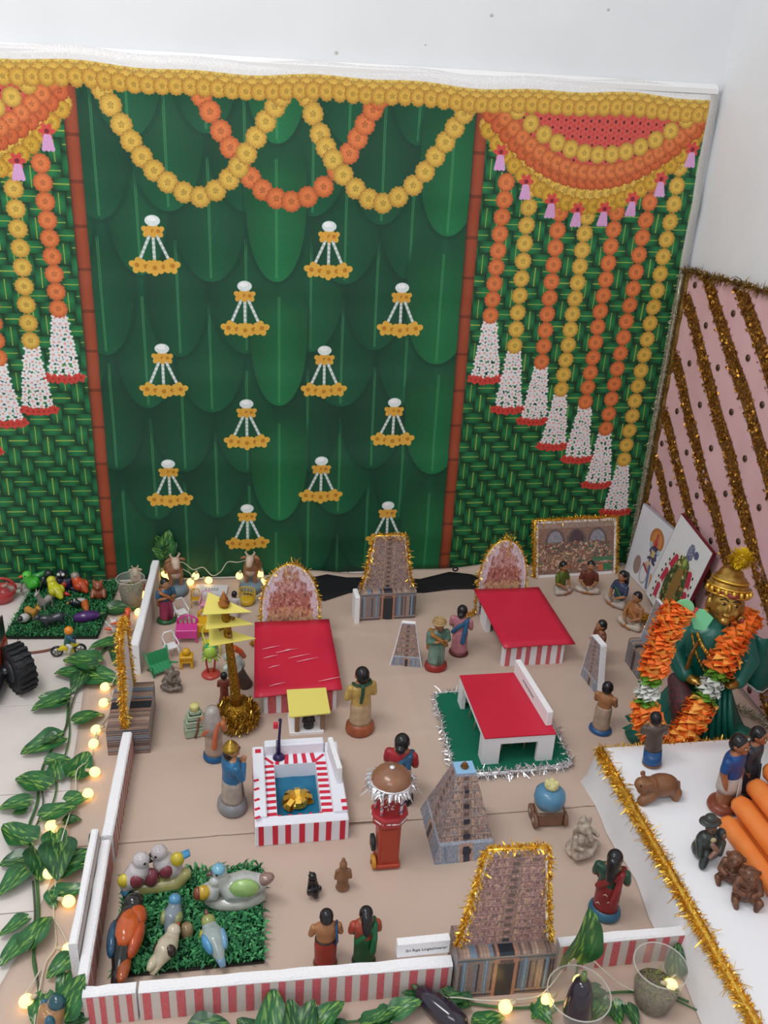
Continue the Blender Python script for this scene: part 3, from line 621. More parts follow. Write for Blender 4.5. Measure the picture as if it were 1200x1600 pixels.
# pale pink streaks painted as glints along creases of the left roof
mat('crease_glint','#f2c9cf',.15,coat=.6); R=random.Random(12)
for i in range(9):
    x=R.uniform(-.09,.06); y=R.uniform(-.12,.04); l=R.uniform(.02,.07); z=.0645+(y+.14)/.30*.014+.0038; m=MB(); m.tube([(x,y,z),(x+l*.5,y+.003+l*.06,z+.0012),(x+l,y+.004+l*.18,z+.0004)],[.0004,.0009,.0003],'crease_glint',5); part('glint_streak',m,lh)
# ---- white hall on the green felt base
def hall():
    h=.082; t=thing('felt_mat','flat green felt mat edged with silver tinsel under the white pillared hall','base board',(.45,-.795,0))
    poly=[(-.117,.132),(-.130,-.135),(-.128,-.147),(-.118,-.153),(.118,-.142),(.128,-.136),(.131,-.125),(.128,.145),(.120,.155),(-.105,.140)]
    poly=poly[::-1]; m=MB(); m.slab(poly[::-1],0.003,.012,'green_felt'); part('felt',m,t)
    P=poly+poly[:1]; e=tinsel([(p[0]*1.02,p[1]*1.02,.010) for p in P if True],.017,1500,'silver_foil',.0010,4,.003); part('tinsel_trim',e,t,kind='stuff')
    e=tinsel([(-.125,-.15,.012),(0,-.150,.012),(.128,-.139,.012)],.024,1500,'silver_foil',.0010,14,.003,down=.4); part('tinsel_fringe',e,t,kind='stuff')
    e=tinsel([(-.155,-.150,.008),(-.12,-.15,.012)],.014,2500,'silver_foil',.0010,15,.003); part('tinsel_tail',e,t,kind='stuff')
    z0=.012; t=thing('pillared_hall','white foam hall with flat red roof and stick pillars on the green felt mat','model hall',(.457,-.80,z0)); H=h-z0
    x0,x1,y0,y1=-.075,.084,-.118,.112; e=.010
    def wall(p,q,name):
        # wall with a wide opening, made as one outline
        nm_='f' if name!='side_wall' else 's'; m=MB(); L=math.hypot(q[0]-p[0],q[1]-p[1]); m.M=Matrix.Translation((p[0],p[1],0))@Matrix.Rotation(math.atan2(q[1]-p[1],q[0]-p[0]),4,'Z'); a=L*(.235 if nm_=='f' else .11); k=H*(.76 if nm_=='f' else .85)
        m.cut([(0,0),(a,0),(a,k),(L-a,k),(L-a,0),(L,0),(L,H),(0,H)],e,'foam','foam_cut'); 
        return part(name,m,t)
    wall((x0,y0),(x1,y0),'front_wall'); wall((x0,y1-e),(x0,y0+e),'side_wall'); wall((x1,y0+e),(x1,y1-e),'side_wall'); wall((x1,y1),(x0,y1),'rear_wall')
    m=MB(); m.box((x0+x1)/2,(y0+y1)/2,H,x1-x0+.001,y1-y0+.002,.003,'red_card'); part('roof',m,t)
    for i,(x,y) in enumerate([(x0+.013,.045),(x0+.013,.0),(x0+.013,-.05),(x0+.055,-.075),(x0+.085,-.06),(x0+.108,-.075),(x1-.02,0),(x1-.02,.05)]):
        m=MB(); m.tube([(x,y,0),(x+.001,y,H)],.0013,'stick',6); part('stick_pillar',m,t)
    b=thing('sign_board','white foam sign board standing along the right edge of the flat red roof','sign board',(.527,-.79,z0+H+.003),PI*.5-PI+.06)
    m=MB(); m.box(0,0,0,.205,.014,.038,'foam_cut',bev=.0015); part('board',m,b)
    sign_text(b,'Sri Maha Mandapam',(-.01,-.0074,.017),.0085)
def sign_text(par,txt,loc,size,m='ink',rz=0):
    cu=bpy.data.curves.new('lettering','FONT'); cu.body=txt; cu.size=size; cu.extrude=.0001; cu.align_x='CENTER'; cu.materials.append(MATS[m]); cu.resolution_u=2; cu.shear=.1
    o=bpy.data.objects.new('lettering',cu); COL.objects.link(o); bpy.context.view_layer.update()
    me=bpy.data.meshes.new_from_object(o.evaluated_get(bpy.context.evaluated_depsgraph_get())); bpy.data.objects.remove(o)
    o=bpy.data.objects.new('lettering',me); COL.objects.link(o); o.parent=par; o['kind']='stuff'; o.location=loc; o.rotation_euler=(PI/2,0,rz); return o
hall()
# ---- striped pond
mat('pond_blue','#1c7396',.25,coat=.5,var=.3,vs=22,col2='#145b7c',bump=.4,bs=30); mat('white_card','#e8e9f2',.55)
def pond():
    c=(-.02,-.978,0); t=thing('temple_pond','square foam pond with white and red taped walls and blue water','model pond',c)
    x0,x1,y0,y1=-.09,.09,-.112,.112; h=.060; e=.026; lz=.046
    def wall(nm,x,y,sx,sy,hh): m=MB(); m.box(x,y,0,sx,sy,hh,'white_card',bev=.002); return part(nm,m,t)
    f=wall('front_wall',0,y0+.012,x1-x0,.024,h-.008); b=wall('rear_wall',-.002,y1-.008,.125,.020,h+.012); l=wall('side_wall',x0+.012,.008,.024,y1-y0-.02,h); r=wall('side_wall',x1-.014,.008,.028,y1-y0-.018,h)
    m=MB(); stripes_on(m,(x0,y0),(x1,y0),.003,h-.010,7,.38,'red_tape',.0006,3); m.build('red_tape',f)
    m=MB(); stripes_on(m,(x0,y1-.02),(x0,y0+.02),.003,h-.004,7,.30,'red_tape',.0006,4)
    for y in (-.098,-.075,-.05,-.02,.005): m.box(x0+.006,y,h,.011,.006,.0005,'red_tape',rz=.4)
    m.box(x0+.012,y1-.018,h,.012,.012,.0006,'red_tape'); m.build('red_tape',l)
    m=MB(); stripes_on(m,(x1,y0+.02),(x1,y1-.02),.003,h-.004,7,.28,'red_tape',.0006,5); 
    for y in (-.09,-.07): m.box(x1-.006,y,h,.011,.009,.0006,'red_tape')
    m.build('red_tape',r)
    # striped step around the water
    X0,X1,Y0,Y1=x0+.024,x1-.028,y0+.024,y1-.018; a,bb,cc,d=X0+.020,X1-.022,Y0+.004,Y1-.030
    m=MB()
    for (px,py,qx,qy) in ((X0,Y0,a,Y1),(bb,Y0,X1,Y1),(a,Y0,bb,cc),(a,d,bb,Y1)): m.box((px+qx)/2,(py+qy)/2,0,qx-px,qy-py,lz,'white_card')
    st=part('inner_step',m,t); m=MB()
    for i in range(9):
        y=Y0+.010+(Y1-Y0-.035)*i/8.5
        m.box((X0+a)/2,y,lz,a-X0-.001,.008,.0007,'red_tape',rz=.03); m.box((bb+X1)/2,y,lz,X1-bb-.001,.0085,.0007,'red_tape',rz=-.05)
    for i in range(5): m.box(a+.008+(bb-a-.012)*i/4,(d+Y1)/2,lz,.0085,Y1-d-.001,.0007,'red_tape',rz=.06*(i-2))
    m.box(a-.010,d+.014,lz,.006,.026,.0008,'red_tape',rz=.7); m.box(bb+.010,d+.014,lz,.006,.026,.0008,'red_tape',rz=-.8)
    for i in range(5): m.box(a+.004+(bb-a)*i/4.3,Y0+.0035,lz,.007,.007,.0008,'red_tape')
    m.build('red_tape',st)
    m=MB(); n=12; vs=[];fs=[]
    for j in range(n+1):
        for i in range(n+1): u,v=i/n,j/n; vs.append((a+(bb-a)*u,cc+(d-cc)*v,.012+.0012*math.sin(u*11+v*3)*math.sin(v*13)))
    for j in range(n):
        for i in range(n): q=j*(n+1)+i; fs.append((q,q+1,q+n+2,q+n+1))
    m.add(vs,fs,'pond_blue'); part('water',m,t)
    m=MB(); m.box((a+bb)/2,(cc+d)/2,0,bb-a,d-cc,.010,'pond_blue'); part('pond_floor',m,t)
    # gold bow floating on the water
    g=thing('gift_bow','shiny gold ribbon bow lying on the blue pond water','bow',(c[0]-.002,c[1]-.018,.0135)); 
    for k in range(16):
        m=MB(); ang=2*PI*k/16*1.0+.1*(k%2); L=.032 if k<11 else .02; ww=.006; zt=.004 if k%2 else .012; vs=[];fs=[]; R_=Matrix.Rotation(ang,3,'Z')
        prof=[(0,.004),(L*.5,zt+.010),(L*.9,zt+.004),(L,.004),(L*.7,.001),(0,.003)]
        for (r,z) in prof:
            for s in (-1,1): p=R_@Vector((r,s*ww*(.35+.65*min(1,r/(L*.5))),z)); vs.append(tuple(p))
        fs=[(2*i,2*i+1,2*i+3,2*i+2) for i in range(len(prof)-1)]; m.add(vs,fs,'gold_foil',False); part('ribbon_loop',m,g)
    # sign board standing on the right wall
    b=thing('sign_board','blank white foam board standing on the right wall of the striped pond','sign board',(c[0]+.076,c[1]+.028,h),-PI/2+.1)
    m=MB(); m.box(0,0,0,.098,.011,.040,'foam_cut',bev=.0015); part('board',m,b)
pond()
# purple plastic spoon standing on the rear step
mat('purple_plastic','#2e2350',.35); mat('red_bead','#d2344a',.4); p=(-.055,-.892,.046)
t=thing('pennant_pole','dark purple plastic pole with a red tip standing on the rear step of the pond','pole',p)
m=MB(); m.lathe(0,0,[(.013,0),(.013,.002),(.009,.007),(.004,.010)],'purple_plastic',14); part('foot',m,t)
m=MB(); m.tube([(0,0,.008),(.001,.004,.05),(.004,.008,.088),(.003,.004,.094)],[.0036,.003,.0026,.004],'purple_plastic',8)
for k in range(7): m.box(-.004,.001,.012+.005*k,.004,.002,.002,'purple_plastic')
part('pole',m,t); m=MB(); m.box(-.006,.004,.074,.010,.007,.014,'red_bead',bev=.001); part('pennant',m,t)
# ---- yellow roofed stall
mat('wood_post','#96755c',.6,var=.4,vs=60); mat('black_clay','#241e1f',.3,coat=.4)
c=(.018,-.752,0); t=thing('shrine_stall','small stall with sloping yellow card roof on brown posts','stall',c)
m=MB(); m.box(-.004,.022,0,.078,.076,.010,'foam_cut',bev=.0015); part('base_slab',m,t)
for x,y in ((-.026,-.010),(.032,-.006),(-.024,.040),(.030,.044)): m=MB(); m.box(x,y,.010,.010,.010,.050 if y<0 else .062,'wood_post',bev=.001); part('post',m,t)
m=MB(); m.add([(-.044,-.022,.056),(.048,-.018,.058),(.044,.050,.078),(-.046,.050,.078),(-.044,-.022,.059),(.048,-.018,.061),(.044,.050,.081),(-.046,.050,.081)],[(3,2,1,0),(4,5,6,7),(0,1,5,4),(1,2,6,5),(2,3,7,6),(3,0,4,7)],'yellow_card',False); part('roof',m,t)
t=thing('black_idol','shiny black clay idol standing under the yellow stall roof','idol',(c[0]+.001,c[1]-.0,.0102)); t.scale=(.84,.84,.84); m=MB()
m.loft([(0,0,0,.014,.011),(0,0,.012,.015,.012),(0,0,.026,.011,.009),(0,0,.034,.013,.009),(0,0,.040,.006,.006)],'black_clay',14); m.ell((0,0,.044),(.008,.008,.009),'black_clay',10); m.ell((0,0,.052),(.005,.005,.007),'black_clay',8)
for s in (-1,1): m.chain([(s*.012,0,.034),(s*.015,-.004,.024),(s*.006,-.012,.022)],[.004,.0035,.003],'black_clay',8)
part('body',m,t,remesh=.0012); m=MB(); m.ell((0,-.009,.006),(.004,.002,.004),'red_tape',8); part('red_mark',m,t)
# ---- red snack cart with tinselled dome
mat('terracotta','#b8472f',.42,var=.25,vs=25,col2='#a63e2b',coat=.2); mat('cart_red','#ad2f35',.35,coat=.3); mat('dome_brown','#9a6a4f',.3,coat=.4,var=.3,vs=30); mat('cart_black','#232a2a',.4); mat('cart_yellow','#c98a2c',.4); mat('white_paint','#e6dcdc',.5); mat('purple_paint','#5b3a7a',.5)
c=(.134,-1.155,0); t=thing('snack_cart','red clay snack cart with silver fringed dome and striped poles beside the pyramid tower','cart',c)
m=MB(); m.box(0,0,.012,.040,.034,.098,'terracotta',bev=.002,top=1.05); m.box(0,-.001,.004,.046,.040,.010,'terracotta',bev=.002); m.box(.0,-.018,.022,.030,.002,.076,'terracotta',bev=.0005); part('cabinet',m,t)
m=MB(); m.loft([(0,0,.108,.026,.024),(0,0,.112,.034,.032),(0,0,.130,.036,.034),(0,0,.134,.033,.031)],'cart_red',8,smooth=False,rz=PI/8); ct=part('counter',m,t)
m=MB()
for k in range(5): a=2*PI*k/5; m.tube([(.004*math.cos(a),.004*math.sin(a),.1347),(.010*math.cos(a+.5),.008*math.sin(a+.5),.1347)],.0013,'white_paint',5)
for k in range(12): a=2*PI*k/12; m.tube([(.034*math.cos(a),.032*math.sin(a),.121+.002*(k%2)),(.0345*math.cos(a+.45),.0325*math.sin(a+.45),.121+.003*((k+1)%2))],.0013,'white_paint',5)
m.build('painted_scroll',ct)
for i,(x,y,cm) in enumerate([(-.026,.004,'ink'),(-.018,-.018,'ink'),(.018,-.018,'purple_paint'),(.026,.004,'purple_paint')]):
    m=MB(); m.tube([(x,y,.128),(x*1.02,y,.196)],.0027,'white_paint',8); pl=part('striped_pole',m,t)
    m=MB(); cm2='red_bead' if i<2 else cm; m.tube([(x+.0029*math.cos(a),y+.0029*math.sin(a),.129+.066*a/(8*PI)) for a in [8*PI*k/64 for k in range(65)]],.0013,cm2,5); m.build('spiral_stripe',pl)
    if i<2: m=MB(); m.tube([(x+.003*math.cos(a+2),y+.003*math.sin(a+2),.129+.066*a/(8*PI)) for a in [8*PI*k/64 for k in range(65)]],.0007,'ink',5); m.build('spiral_stripe',pl)
m=MB(); m.lathe(0,0,[(.036,.192),(.038,.197),(.036,.207),(.029,.216),(.017,.223),(.006,.226),(.001,.2265)],'dome_brown',24); dm_=part('dome',m,t)
m=MB(); m.ell((0,0,.228),(.006,.006,.004),'silver_foil',10); m.build('knob',dm_)
e=tinsel([(.038*math.cos(2*PI*k/16),.038*math.sin(2*PI*k/16),.201) for k in range(17)],.017,3600,'silver_foil',.0011,21,.002,down=1.1); part('tinsel_fringe',e,t,kind='stuff')
for (x,y,z,r,mm) in ((-.027,.004,.050,.016,'cart_black'),(-.026,-.008,.014,.014,'cart_yellow')): m=MB(); m.tube([(x-.004,y,z),(x-.003,y,z),(x+.003,y,z),(x+.004,y,z)],[r*.8,r,r,r*.8],mm,16); m.tube([(x-.006,y,z),(x-.004,y,z)],.004,'dome_brown',8); part('wheel',m,t)
# ---- striped foam walls round the yard
def foam_wall(label,a,b,h,th,nstripe,frac=.45,stripe_m='red_stripe',face='beige_face',seed=1,inner=False):
    """front face runs a to b; stripes on that face"""
    c,L,rz=fb(a,b); t=thing('foam_wall',label,'low wall',c,rz,'striped foam walls'); R=random.Random(seed)
    m=MB(); n=max(4,int(L/.03)); vs=[];fs=[]
    for i in range(n+1):
        x=-L/2+L*i/n; e=R.uniform(-.0012,.0012); g=R.uniform(-.001,.001)
        vs+=[(x,0,0),(x,g*.3,h*.55),(x,-.0004,h-.003+e*.5),(x,.0025,h+e),(x,th-.002+g,h+e*.6),(x,th+g,h-.003),(x,th,0)]
    for i in range(n):
        for q in range(6): fs.append((i*7+q,i*7+7+q,i*7+8+q,i*7+q+1))
        fs.append((i*7+6,i*7+13,i*7+7,i*7))
    fs+=[(0,1,2,3,4,5,6),tuple(n*7+q for q in range(6,-1,-1))]; m.add(vs,fs,'foam_cut',False); part('foam_strip',m,t)
    m=MB(); m.add([(-L/2+.001,-.0008,.001),(L/2-.001,-.0008,.001),(L/2-.001,-.0010,h-.004),(-L/2+.001,-.0010,h-.004)],[(0,1,2,3)],face,False); part('paper_face',m,t)
    if nstripe: m=MB(); stripes_on(m,(-L/2,-.0011),(L/2,-.0011),.002,h-.004,nstripe,frac,stripe_m,.0006,seed); part('red_stripes',m,t)
    return t
foam_wall('short striped foam wall at the front left corner, beside the leafy vine',(-0.3743,-1.4237,0.0000),(-0.2965,-1.4248,0.0000),.066,.018,4,.4,seed=2)
foam_wall('long striped foam wall along the front, below the two dolls seen from behind',(-0.2927,-1.4242,0.0000),(0.1939,-1.4358,0.0000),.064,.020,19,.46,seed=3)
foam_wall('striped foam wall to the right of the front tower, below the maroon doll',(0.3787,-1.4189,0.0000),(0.6080,-1.4214,0.0000),.062,.018,8,.45,seed=4)
foam_wall('plain beige foam wall at the rear left, beside the toy chairs',(-.374,-.497,0),(-.357,-.05,0),.086,.020,0,.4,seed=5)
mat('rose_stripe','#a4605a',.7,var=.3,vs=300,col2='#bb8880')
foam_wall('striped foam wall on the left just in front of the edge-on tower',(-.368,-1.097,0),(-.362,-.800,0),.064,.020,14,.5,'rose_stripe','beige_face',6)
foam_wall('rose faced foam wall on the left beside the grass with ceramic birds',(-.371,-1.395,0),(-.371,-1.101,0),.058,.018,9,.78,'rose_stripe','beige_face',7)
foam_wall('narrow plain white foam strip standing outside the left wall',(-.391,-1.345,0),(-.3905,-1.10,0),.086,.013,0,.4,seed=8)
c_=(0.1531,-1.3848,0.0000); t=thing('sign_board','white foam sign board with one printed line beside the front tower','sign board',(.150,-1.4065,.0642),.0); m=MB(); m.box(0,0,0,.086,.014,.030,'foam_cut',bev=.0012); part('board',m,t); sign_text(t,'Sri Raja Lingeshwarar',(.004,-.0076,.012),.0078)
mat('tissue','#e3e0e6',.8); m=MB()
R=random.Random(4)
# ---- white cloth platform
mat('white_cloth','#e8e8ec',.85,bump=.3,bs=50)
def platform():
    t=thing('cloth_platform','low platform under a white cloth with gold tinsel along its edges','platform',(.86,-1.5,0)); x0,x1,y0,y1,h=-.252,.262,-.50,.495,.110
    m=MB(); vs=[];fs=[]; n=60; top=[]
    P=[(x0,y0+ (y1-y0)*i/24) for i in range(24)]+[(x0+(x1-x0)*i/14,y1) for i in range(14)]+[(x1,y1-(y1-y0)*i/24) for i in range(24)]+[(x1-(x1-x0)*i/14,y0) for i in range(14)]; k=len(P)
    rows=[(0,h+.0),(.004,h-.004),(.010,h*.6),(.015,h*.25),(.022,.003)]
    for r,(o,z) in enumerate(rows):
        for i,(x,y) in enumerate(P):
            nx=(-1 if x<=x0+1e-6 else 1 if x>=x1-1e-6 else 0); ny=(1 if y>=y1-1e-6 else -1 if y<=y0+1e-6 else 0); w=(math.sin(i*1.3)+.7*math.sin(i*.47+2))*.005*(r/4)
            if nx>0: o2=min(o,.001); w=0
            else: o2=o
            vs.append((x+nx*max(0,o2+w),y+ny*max(0,(o2+w)),z))
    for r in range(4):
        for i in range(k): j=(i+1)%k; fs.append((r*k+i,r*k+j,r*k+k+j,r*k+k+i))
    fs.append(tuple(range(k-1,-1,-1))); m.add(vs,fs,'white_cloth'); cl=part('cloth',m,t)
    e=tinsel([(x0-.004,y0+(y1-y0)*i/20,h-.004) for i in range(21)],.019,9000,'gold_foil',.0009,31,.009,down=.25); part('tinsel_edge',e,t,kind='stuff')
    e=tinsel([(x0+(x1-x0)*i/10,y1+.003,h-.004) for i in range(11)],.014,1500,'gold_foil',.0011,32,.002); part('tinsel_edge',e,t,kind='stuff')
    return h
PH=platform()
# ---------------------------------------------------------------- painted clay people
def cm(h,rough=.42,coat=.15): return mat('paint_'+h.strip('#'),h,rough,coat=coat,var=.12,vs=60).name
SK='#b27a50'
ARMS={'down':((.150,.005,.56),(.142,-.030,.43)),'fold':((.150,-.015,.56),(.055,-.115,.57)),'pray':((.138,-.05,.55),(.018,-.125,.66)),'hold':((.146,-.035,.57),(.080,-.130,.62)),'back':((.15,.05,.57),(.10,.085,.47))}
def hand(m,p,d,sd,r,mat_):
    """palm, four bent fingers of unequal length and a thumb from the palm's side"""
    d=Vector(d).normalized(); s=Vector((0,0,1)).cross(d); s=s.normalized() if s.length>.1 else Vector((1,0,0)); n=d.cross(s); p=Vector(p)
    m.ell(tuple(p+d*r*.6),(r*.95,r*.95,r*.8),mat_,8)
    for i,l in enumerate((1.25,1.5,1.4,1.05)):
        b=p+d*r*1.1+s*(i-1.5)*r*.46; k=b+d*r*l*.55; m.chain([b,k,k+(d*.7+n*.55)*r*l*.6],[r*.25,r*.23,r*.18],mat_,6)
    b=p+d*r*.3+s*sd*r*.8; k=b+(d*.6+s*sd*.7)*r*.6; m.chain([b,k,k+d*r*.5],[r*.28,r*.25,r*.2],mat_,6)
def face_parts(t,c,hh,fr,lean=None):
    """eyes, brows and mouth on a head at c with half height hh, front radius fr"""
    w=cm('#e8e2da'); k=cm('#1d1a1c'); l=cm('#a8473f')
    for s in (-1,1):
        m=MB(); m.ell((c[0]+s*hh*.34,c[1]-fr*.93,c[2]+hh*.02),(hh*.17,hh*.09,hh*.10),w,8); e=part('eye',m,t)
        m=MB(); m.ell((c[0]+s*hh*.34,c[1]-fr*1.0,c[2]+hh*.02),(hh*.08,hh*.05,hh*.09),k,8); m.build('pupil',e)
        m=MB(); m.tube([(c[0]+s*hh*.16,c[1]-fr*.97,c[2]+hh*.20),(c[0]+s*hh*.36,c[1]-fr*.95,c[2]+hh*.26),(c[0]+s*hh*.54,c[1]-fr*.80,c[2]+hh*.18)],hh*.035,k,5); part('eyebrow',m,t)
    m=MB(); m.ell((c[0],c[1]-fr*.92,c[2]-hh*.50),(hh*.20,hh*.08,hh*.07),l,8); part('mouth',m,t)
def doll(label,pos,h,face,top,low,base,skin=SK,hair='cap',hairc='#1b1a1d',arms='fold',sleeve='short',baseh=.09,baser=.17,lowz=.50,legs=False,scarf=None,drape=None,flower=None,name='clay_doll',cat='doll',tilt=(0,0),lowtop=None,head=1.0,wide=1.0,zoff=.0,border=None,moustache=False):
    t=thing(name,label,cat,(pos[0],pos[1],(pos[2] if len(pos)>2 else 0)+.0032),face); t.rotation_euler=(tilt[0],tilt[1],face)
    Sx=Matrix.Diagonal((h*1.2,h*1.2,h,1)); sk=cm(skin); mk=lambda:setattr(m0:=MB(),'M',Sx) or m0
    hc=(0,-.012,.880); hr=(.072*head,.080*head,.096*head)
    # body: one skin surface
    m=mk(); m.loft([(0,0,baseh-.03,.085,.075),(0,0,.30,.10,.085),(0,0,.47,.105*wide,.082),(0,0,.56,.098*wide,.076),(0,0,.66,.128*wide,.080),(0,0,.72,.128*wide,.072),(0,-.002,.765,.075,.055),(0,-.006,.79,.040,.040),(0,-.010,.84,.038,.038)],sk,18)
    m.ell(hc,hr,sk,18); m.ell((0,hc[1]-hr[1]*.95,hc[2]-.010),(.016,.020,.022),sk,8); m.ell((0,hc[1]-hr[1]*.5,hc[2]-hr[2]*.65),(.040,.045,.035),sk,10)
    for s in (-1,1):
        m.ell((s*hr[0]*1.0,hc[1]+.005,hc[2]-.01),(.012,.018,.026),sk,8)
        e,w=ARMS[arms]; sh=(s*.125*wide,0,.705); e=(s*e[0]*wide,e[1],e[2]); w=(s*w[0],w[1],w[2]); m.chain([sh,e,w],[.042,.036,.028],sk,10)
        d=Vector(w)-Vector(e); hand(m,w,d,-s,.030,sk)
    if legs:
        for s in (-1,1): m.chain([(s*.055,0,.42),(s*.055,-.005,.24),(s*.06,0,.09)],[.055,.045,.035],sk,10); m.ell((s*.06,-.03,.085),(.032,.055,.022),sk,8)
    part('body',m,t,remesh=.0085*h,smooth_it=3); n=h
    fc=(hc[0]*h*1.2,hc[1]*h*1.2,hc[2]*h); face_parts(t,fc,hr[2]*h,hr[1]*h*1.2)
    if moustache: m=mk(); m.tube([(-.035,hc[1]-hr[1]*.85,hc[2]-.042),(0,hc[1]-hr[1]*1.02,hc[2]-.030),(.035,hc[1]-hr[1]*.85,hc[2]-.042)],[.004,.009,.004],cm('#2a2423'),6); part('moustache',m,t)
    if top:
        c=cm(top); m=mk(); z0=lowz-.03; m.loft([(0,0,z0,.114*wide,.092),(0,0,.56,.108*wide,.086),(0,0,.66,.137*wide,.089),(0,0,.72,.135*wide,.080),(0,-.002,.758,.085,.063),(0,-.004,.776,.052,.050)],c,18)
        if sleeve!='none':
            for s in (-1,1):
                e,w=ARMS[arms]; sh=Vector((s*.125*wide,0,.705)); e=Vector((s*e[0]*wide,e[1],e[2])); w=Vector((s*w[0],w[1],w[2]))
                m.chain([sh,e.lerp(sh,.25)],[.050,.045],c,10) if sleeve=='short' else m.chain([sh,e,w.lerp(e,.15)],[.049,.042,.034],c,10)
        part('shirt' if not drape else 'blouse',m,t,remesh=.009*h,smooth_it=3)
    if low and not (legs and low=='none'):
        c=cm(low); m=mk(); R=[(0,0,baseh-.015,.128,.112),(0,0,baseh+.03,.122,.104),(0,0,.30,.116*wide,.100),(0,0,lowz-.08,.118*wide,.098),(0,0,lowz,.112*wide,.092),(0,0,lowz+.012,.102*wide,.084)]
        if legs: R=[(0,0,.27,.115,.10),(0,0,.33,.118*wide,.10),(0,0,lowz,.114*wide,.095),(0,0,lowz+.012,.10*wide,.08)]
        m.loft(R,c,20); lo=part('skirt' if drape else 'lower_cloth',m,t)
        m=mk()
        for k in (-1,0,1): m.tube([(k*.022,-.098*1.0,lowz-.01),(k*.026,-.112,.30),(k*.030,-.118,baseh+.0)],[.006,.009,.010],c,6)
        m.build('pleat',lo,kind='stuff')
        if border: m=mk(); m.loft([(0,0,baseh-.012,.132,.116),(0,0,baseh+.018,.129,.112)],cm(border),20,cap=False); m.build('border',lo)
    if drape:
        c=cm(drape); m=mk(); m.chain([(.10,.07,.47),(.02,.095,.60),(-.10,.05,.735),(-.10,-.055,.71),(.02,-.098,.60),(.11,-.06,.48)],[.035,.036,.036,.034,.034,.034],c,10); m.chain([(-.10,.06,.73),(-.09,.105,.55),(-.075,.118,.33)],[.030,.036,.040],c,10); part('saree_drape',m,t,remesh=.009*h,smooth_it=5)
    if scarf:
        c=cm(scarf); m=mk(); m.tube([(.10,-.02,.77),(.085,.055,.782),(0,.082,.778),(-.085,.055,.782),(-.10,-.02,.77),(-.085,-.075,.72)],.020,c,8); m.tube([(.02,.092,.775),(.03,.104,.65),(.045,.104,.53)],[.020,.020,.018],c,8); part('scarf',m,t,remesh=.009*h)
    hcol=cm(hairc,.3,.3)
    if hair in('cap','bun','long','plait'):
        m=mk(); m.ell((0,hc[1]+.014,hc[2]+.018),(hr[0]*1.10,hr[1]*1.02,hr[2]*1.06),hcol,18); 
        m.ell((0,hc[1]+.035,hc[2]-.015),(hr[0]*1.05,hr[1]*.80,hr[2]*.95),hcol,14)
        if hair=='bun': m.ell((0,hc[1]+hr[1]*1.15,hc[2]-.045),(.052,.045,.050),hcol,12)
        if hair=='long': m.chain([(0,.065,.90),(0,.085,.80),(0,.10,.66)],[.065,.062,.045],hcol,12)
        part('hair',m,t,remesh=.009*h)
    elif hair=='turban':
        m=mk(); c=cm('#bfa06a')
        for k in range(3): m.tube([(math.cos(a)*hr[0]*(1.1-.16*k),hc[1]+math.sin(a)*hr[1]*(1.1-.16*k),hc[2]+.035+.026*k+.012*math.cos(a+k)) for a in [2*PI*i/16 for i in range(16)]],.024,c,8,True)
        m.ell((0,hc[1],hc[2]+.07),(.05,.055,.045),c,12); part('turban',m,t); m=mk(); m.chain([(-.03,hc[1]-.06,hc[2]-.06),(0,hc[1]-.075,hc[2]-.09),(.03,hc[1]-.06,hc[2]-.06)],[.022,.026,.022],cm('#5d4a3a'),8); part('beard',m,t)
    elif hair=='crown':
        m=mk(); g=mat('brass_gold','#b39240',.35,metal=.7,var=.3,vs=80,col2='#8a6a26').name; m.loft([(0,hc[1]+.005,hc[2]+.01,.080,.088),(0,hc[1]+.01,hc[2]+.05,.074,.080),(0,hc[1]+.01,hc[2]+.055,.060,.066),(0,hc[1]+.01,hc[2]+.085,.056,.06),(0,hc[1]+.01,hc[2]+.09,.040,.044),(0,hc[1]+.01,hc[2]+.115,.034,.036),(0,hc[1]+.01,hc[2]+.12,.018,.018),(0,hc[1]+.01,hc[2]+.15,.004,.004)],g,16); part('crown',m,t)
        m=mk(); m.ell((0,hc[1]+.045,hc[2]-.05),(.062,.05,.075),hcol,12); part('hair',m,t)
    elif hair=='shawl':
        m=mk(); m.loft([(0,.02,.50,.12,.10),(0,.02,.72,.135,.105),(0,.015,.80,.105,.10),(0,.01,.90,.090,.095),(0,.01,.96,.07,.07),(0,.01,.985,.02,.02)],cm(hairc),18); part('head_shawl',m,t)
    if flower: m=mk(); [m.ell((.018*math.cos(k)*1.2,hc[1]+hr[1]*1.12,hc[2]-.065+.016*math.sin(k)),.020,cm(flower),8) for k in (0,1.6,3.1,4.7)]; part('hair_flower',m,t,remesh=.009*h)
    c=cm(base); m=mk(); m.loft([(0,0,0,baser*.92,baser*.82),(0,0,baseh*.25,baser,baser*.88),(0,0,baseh*.7,baser*.96,baser*.84),(0,0,baseh,baser*.70,baser*.62)],c,22); part('base',m,t)
    return t
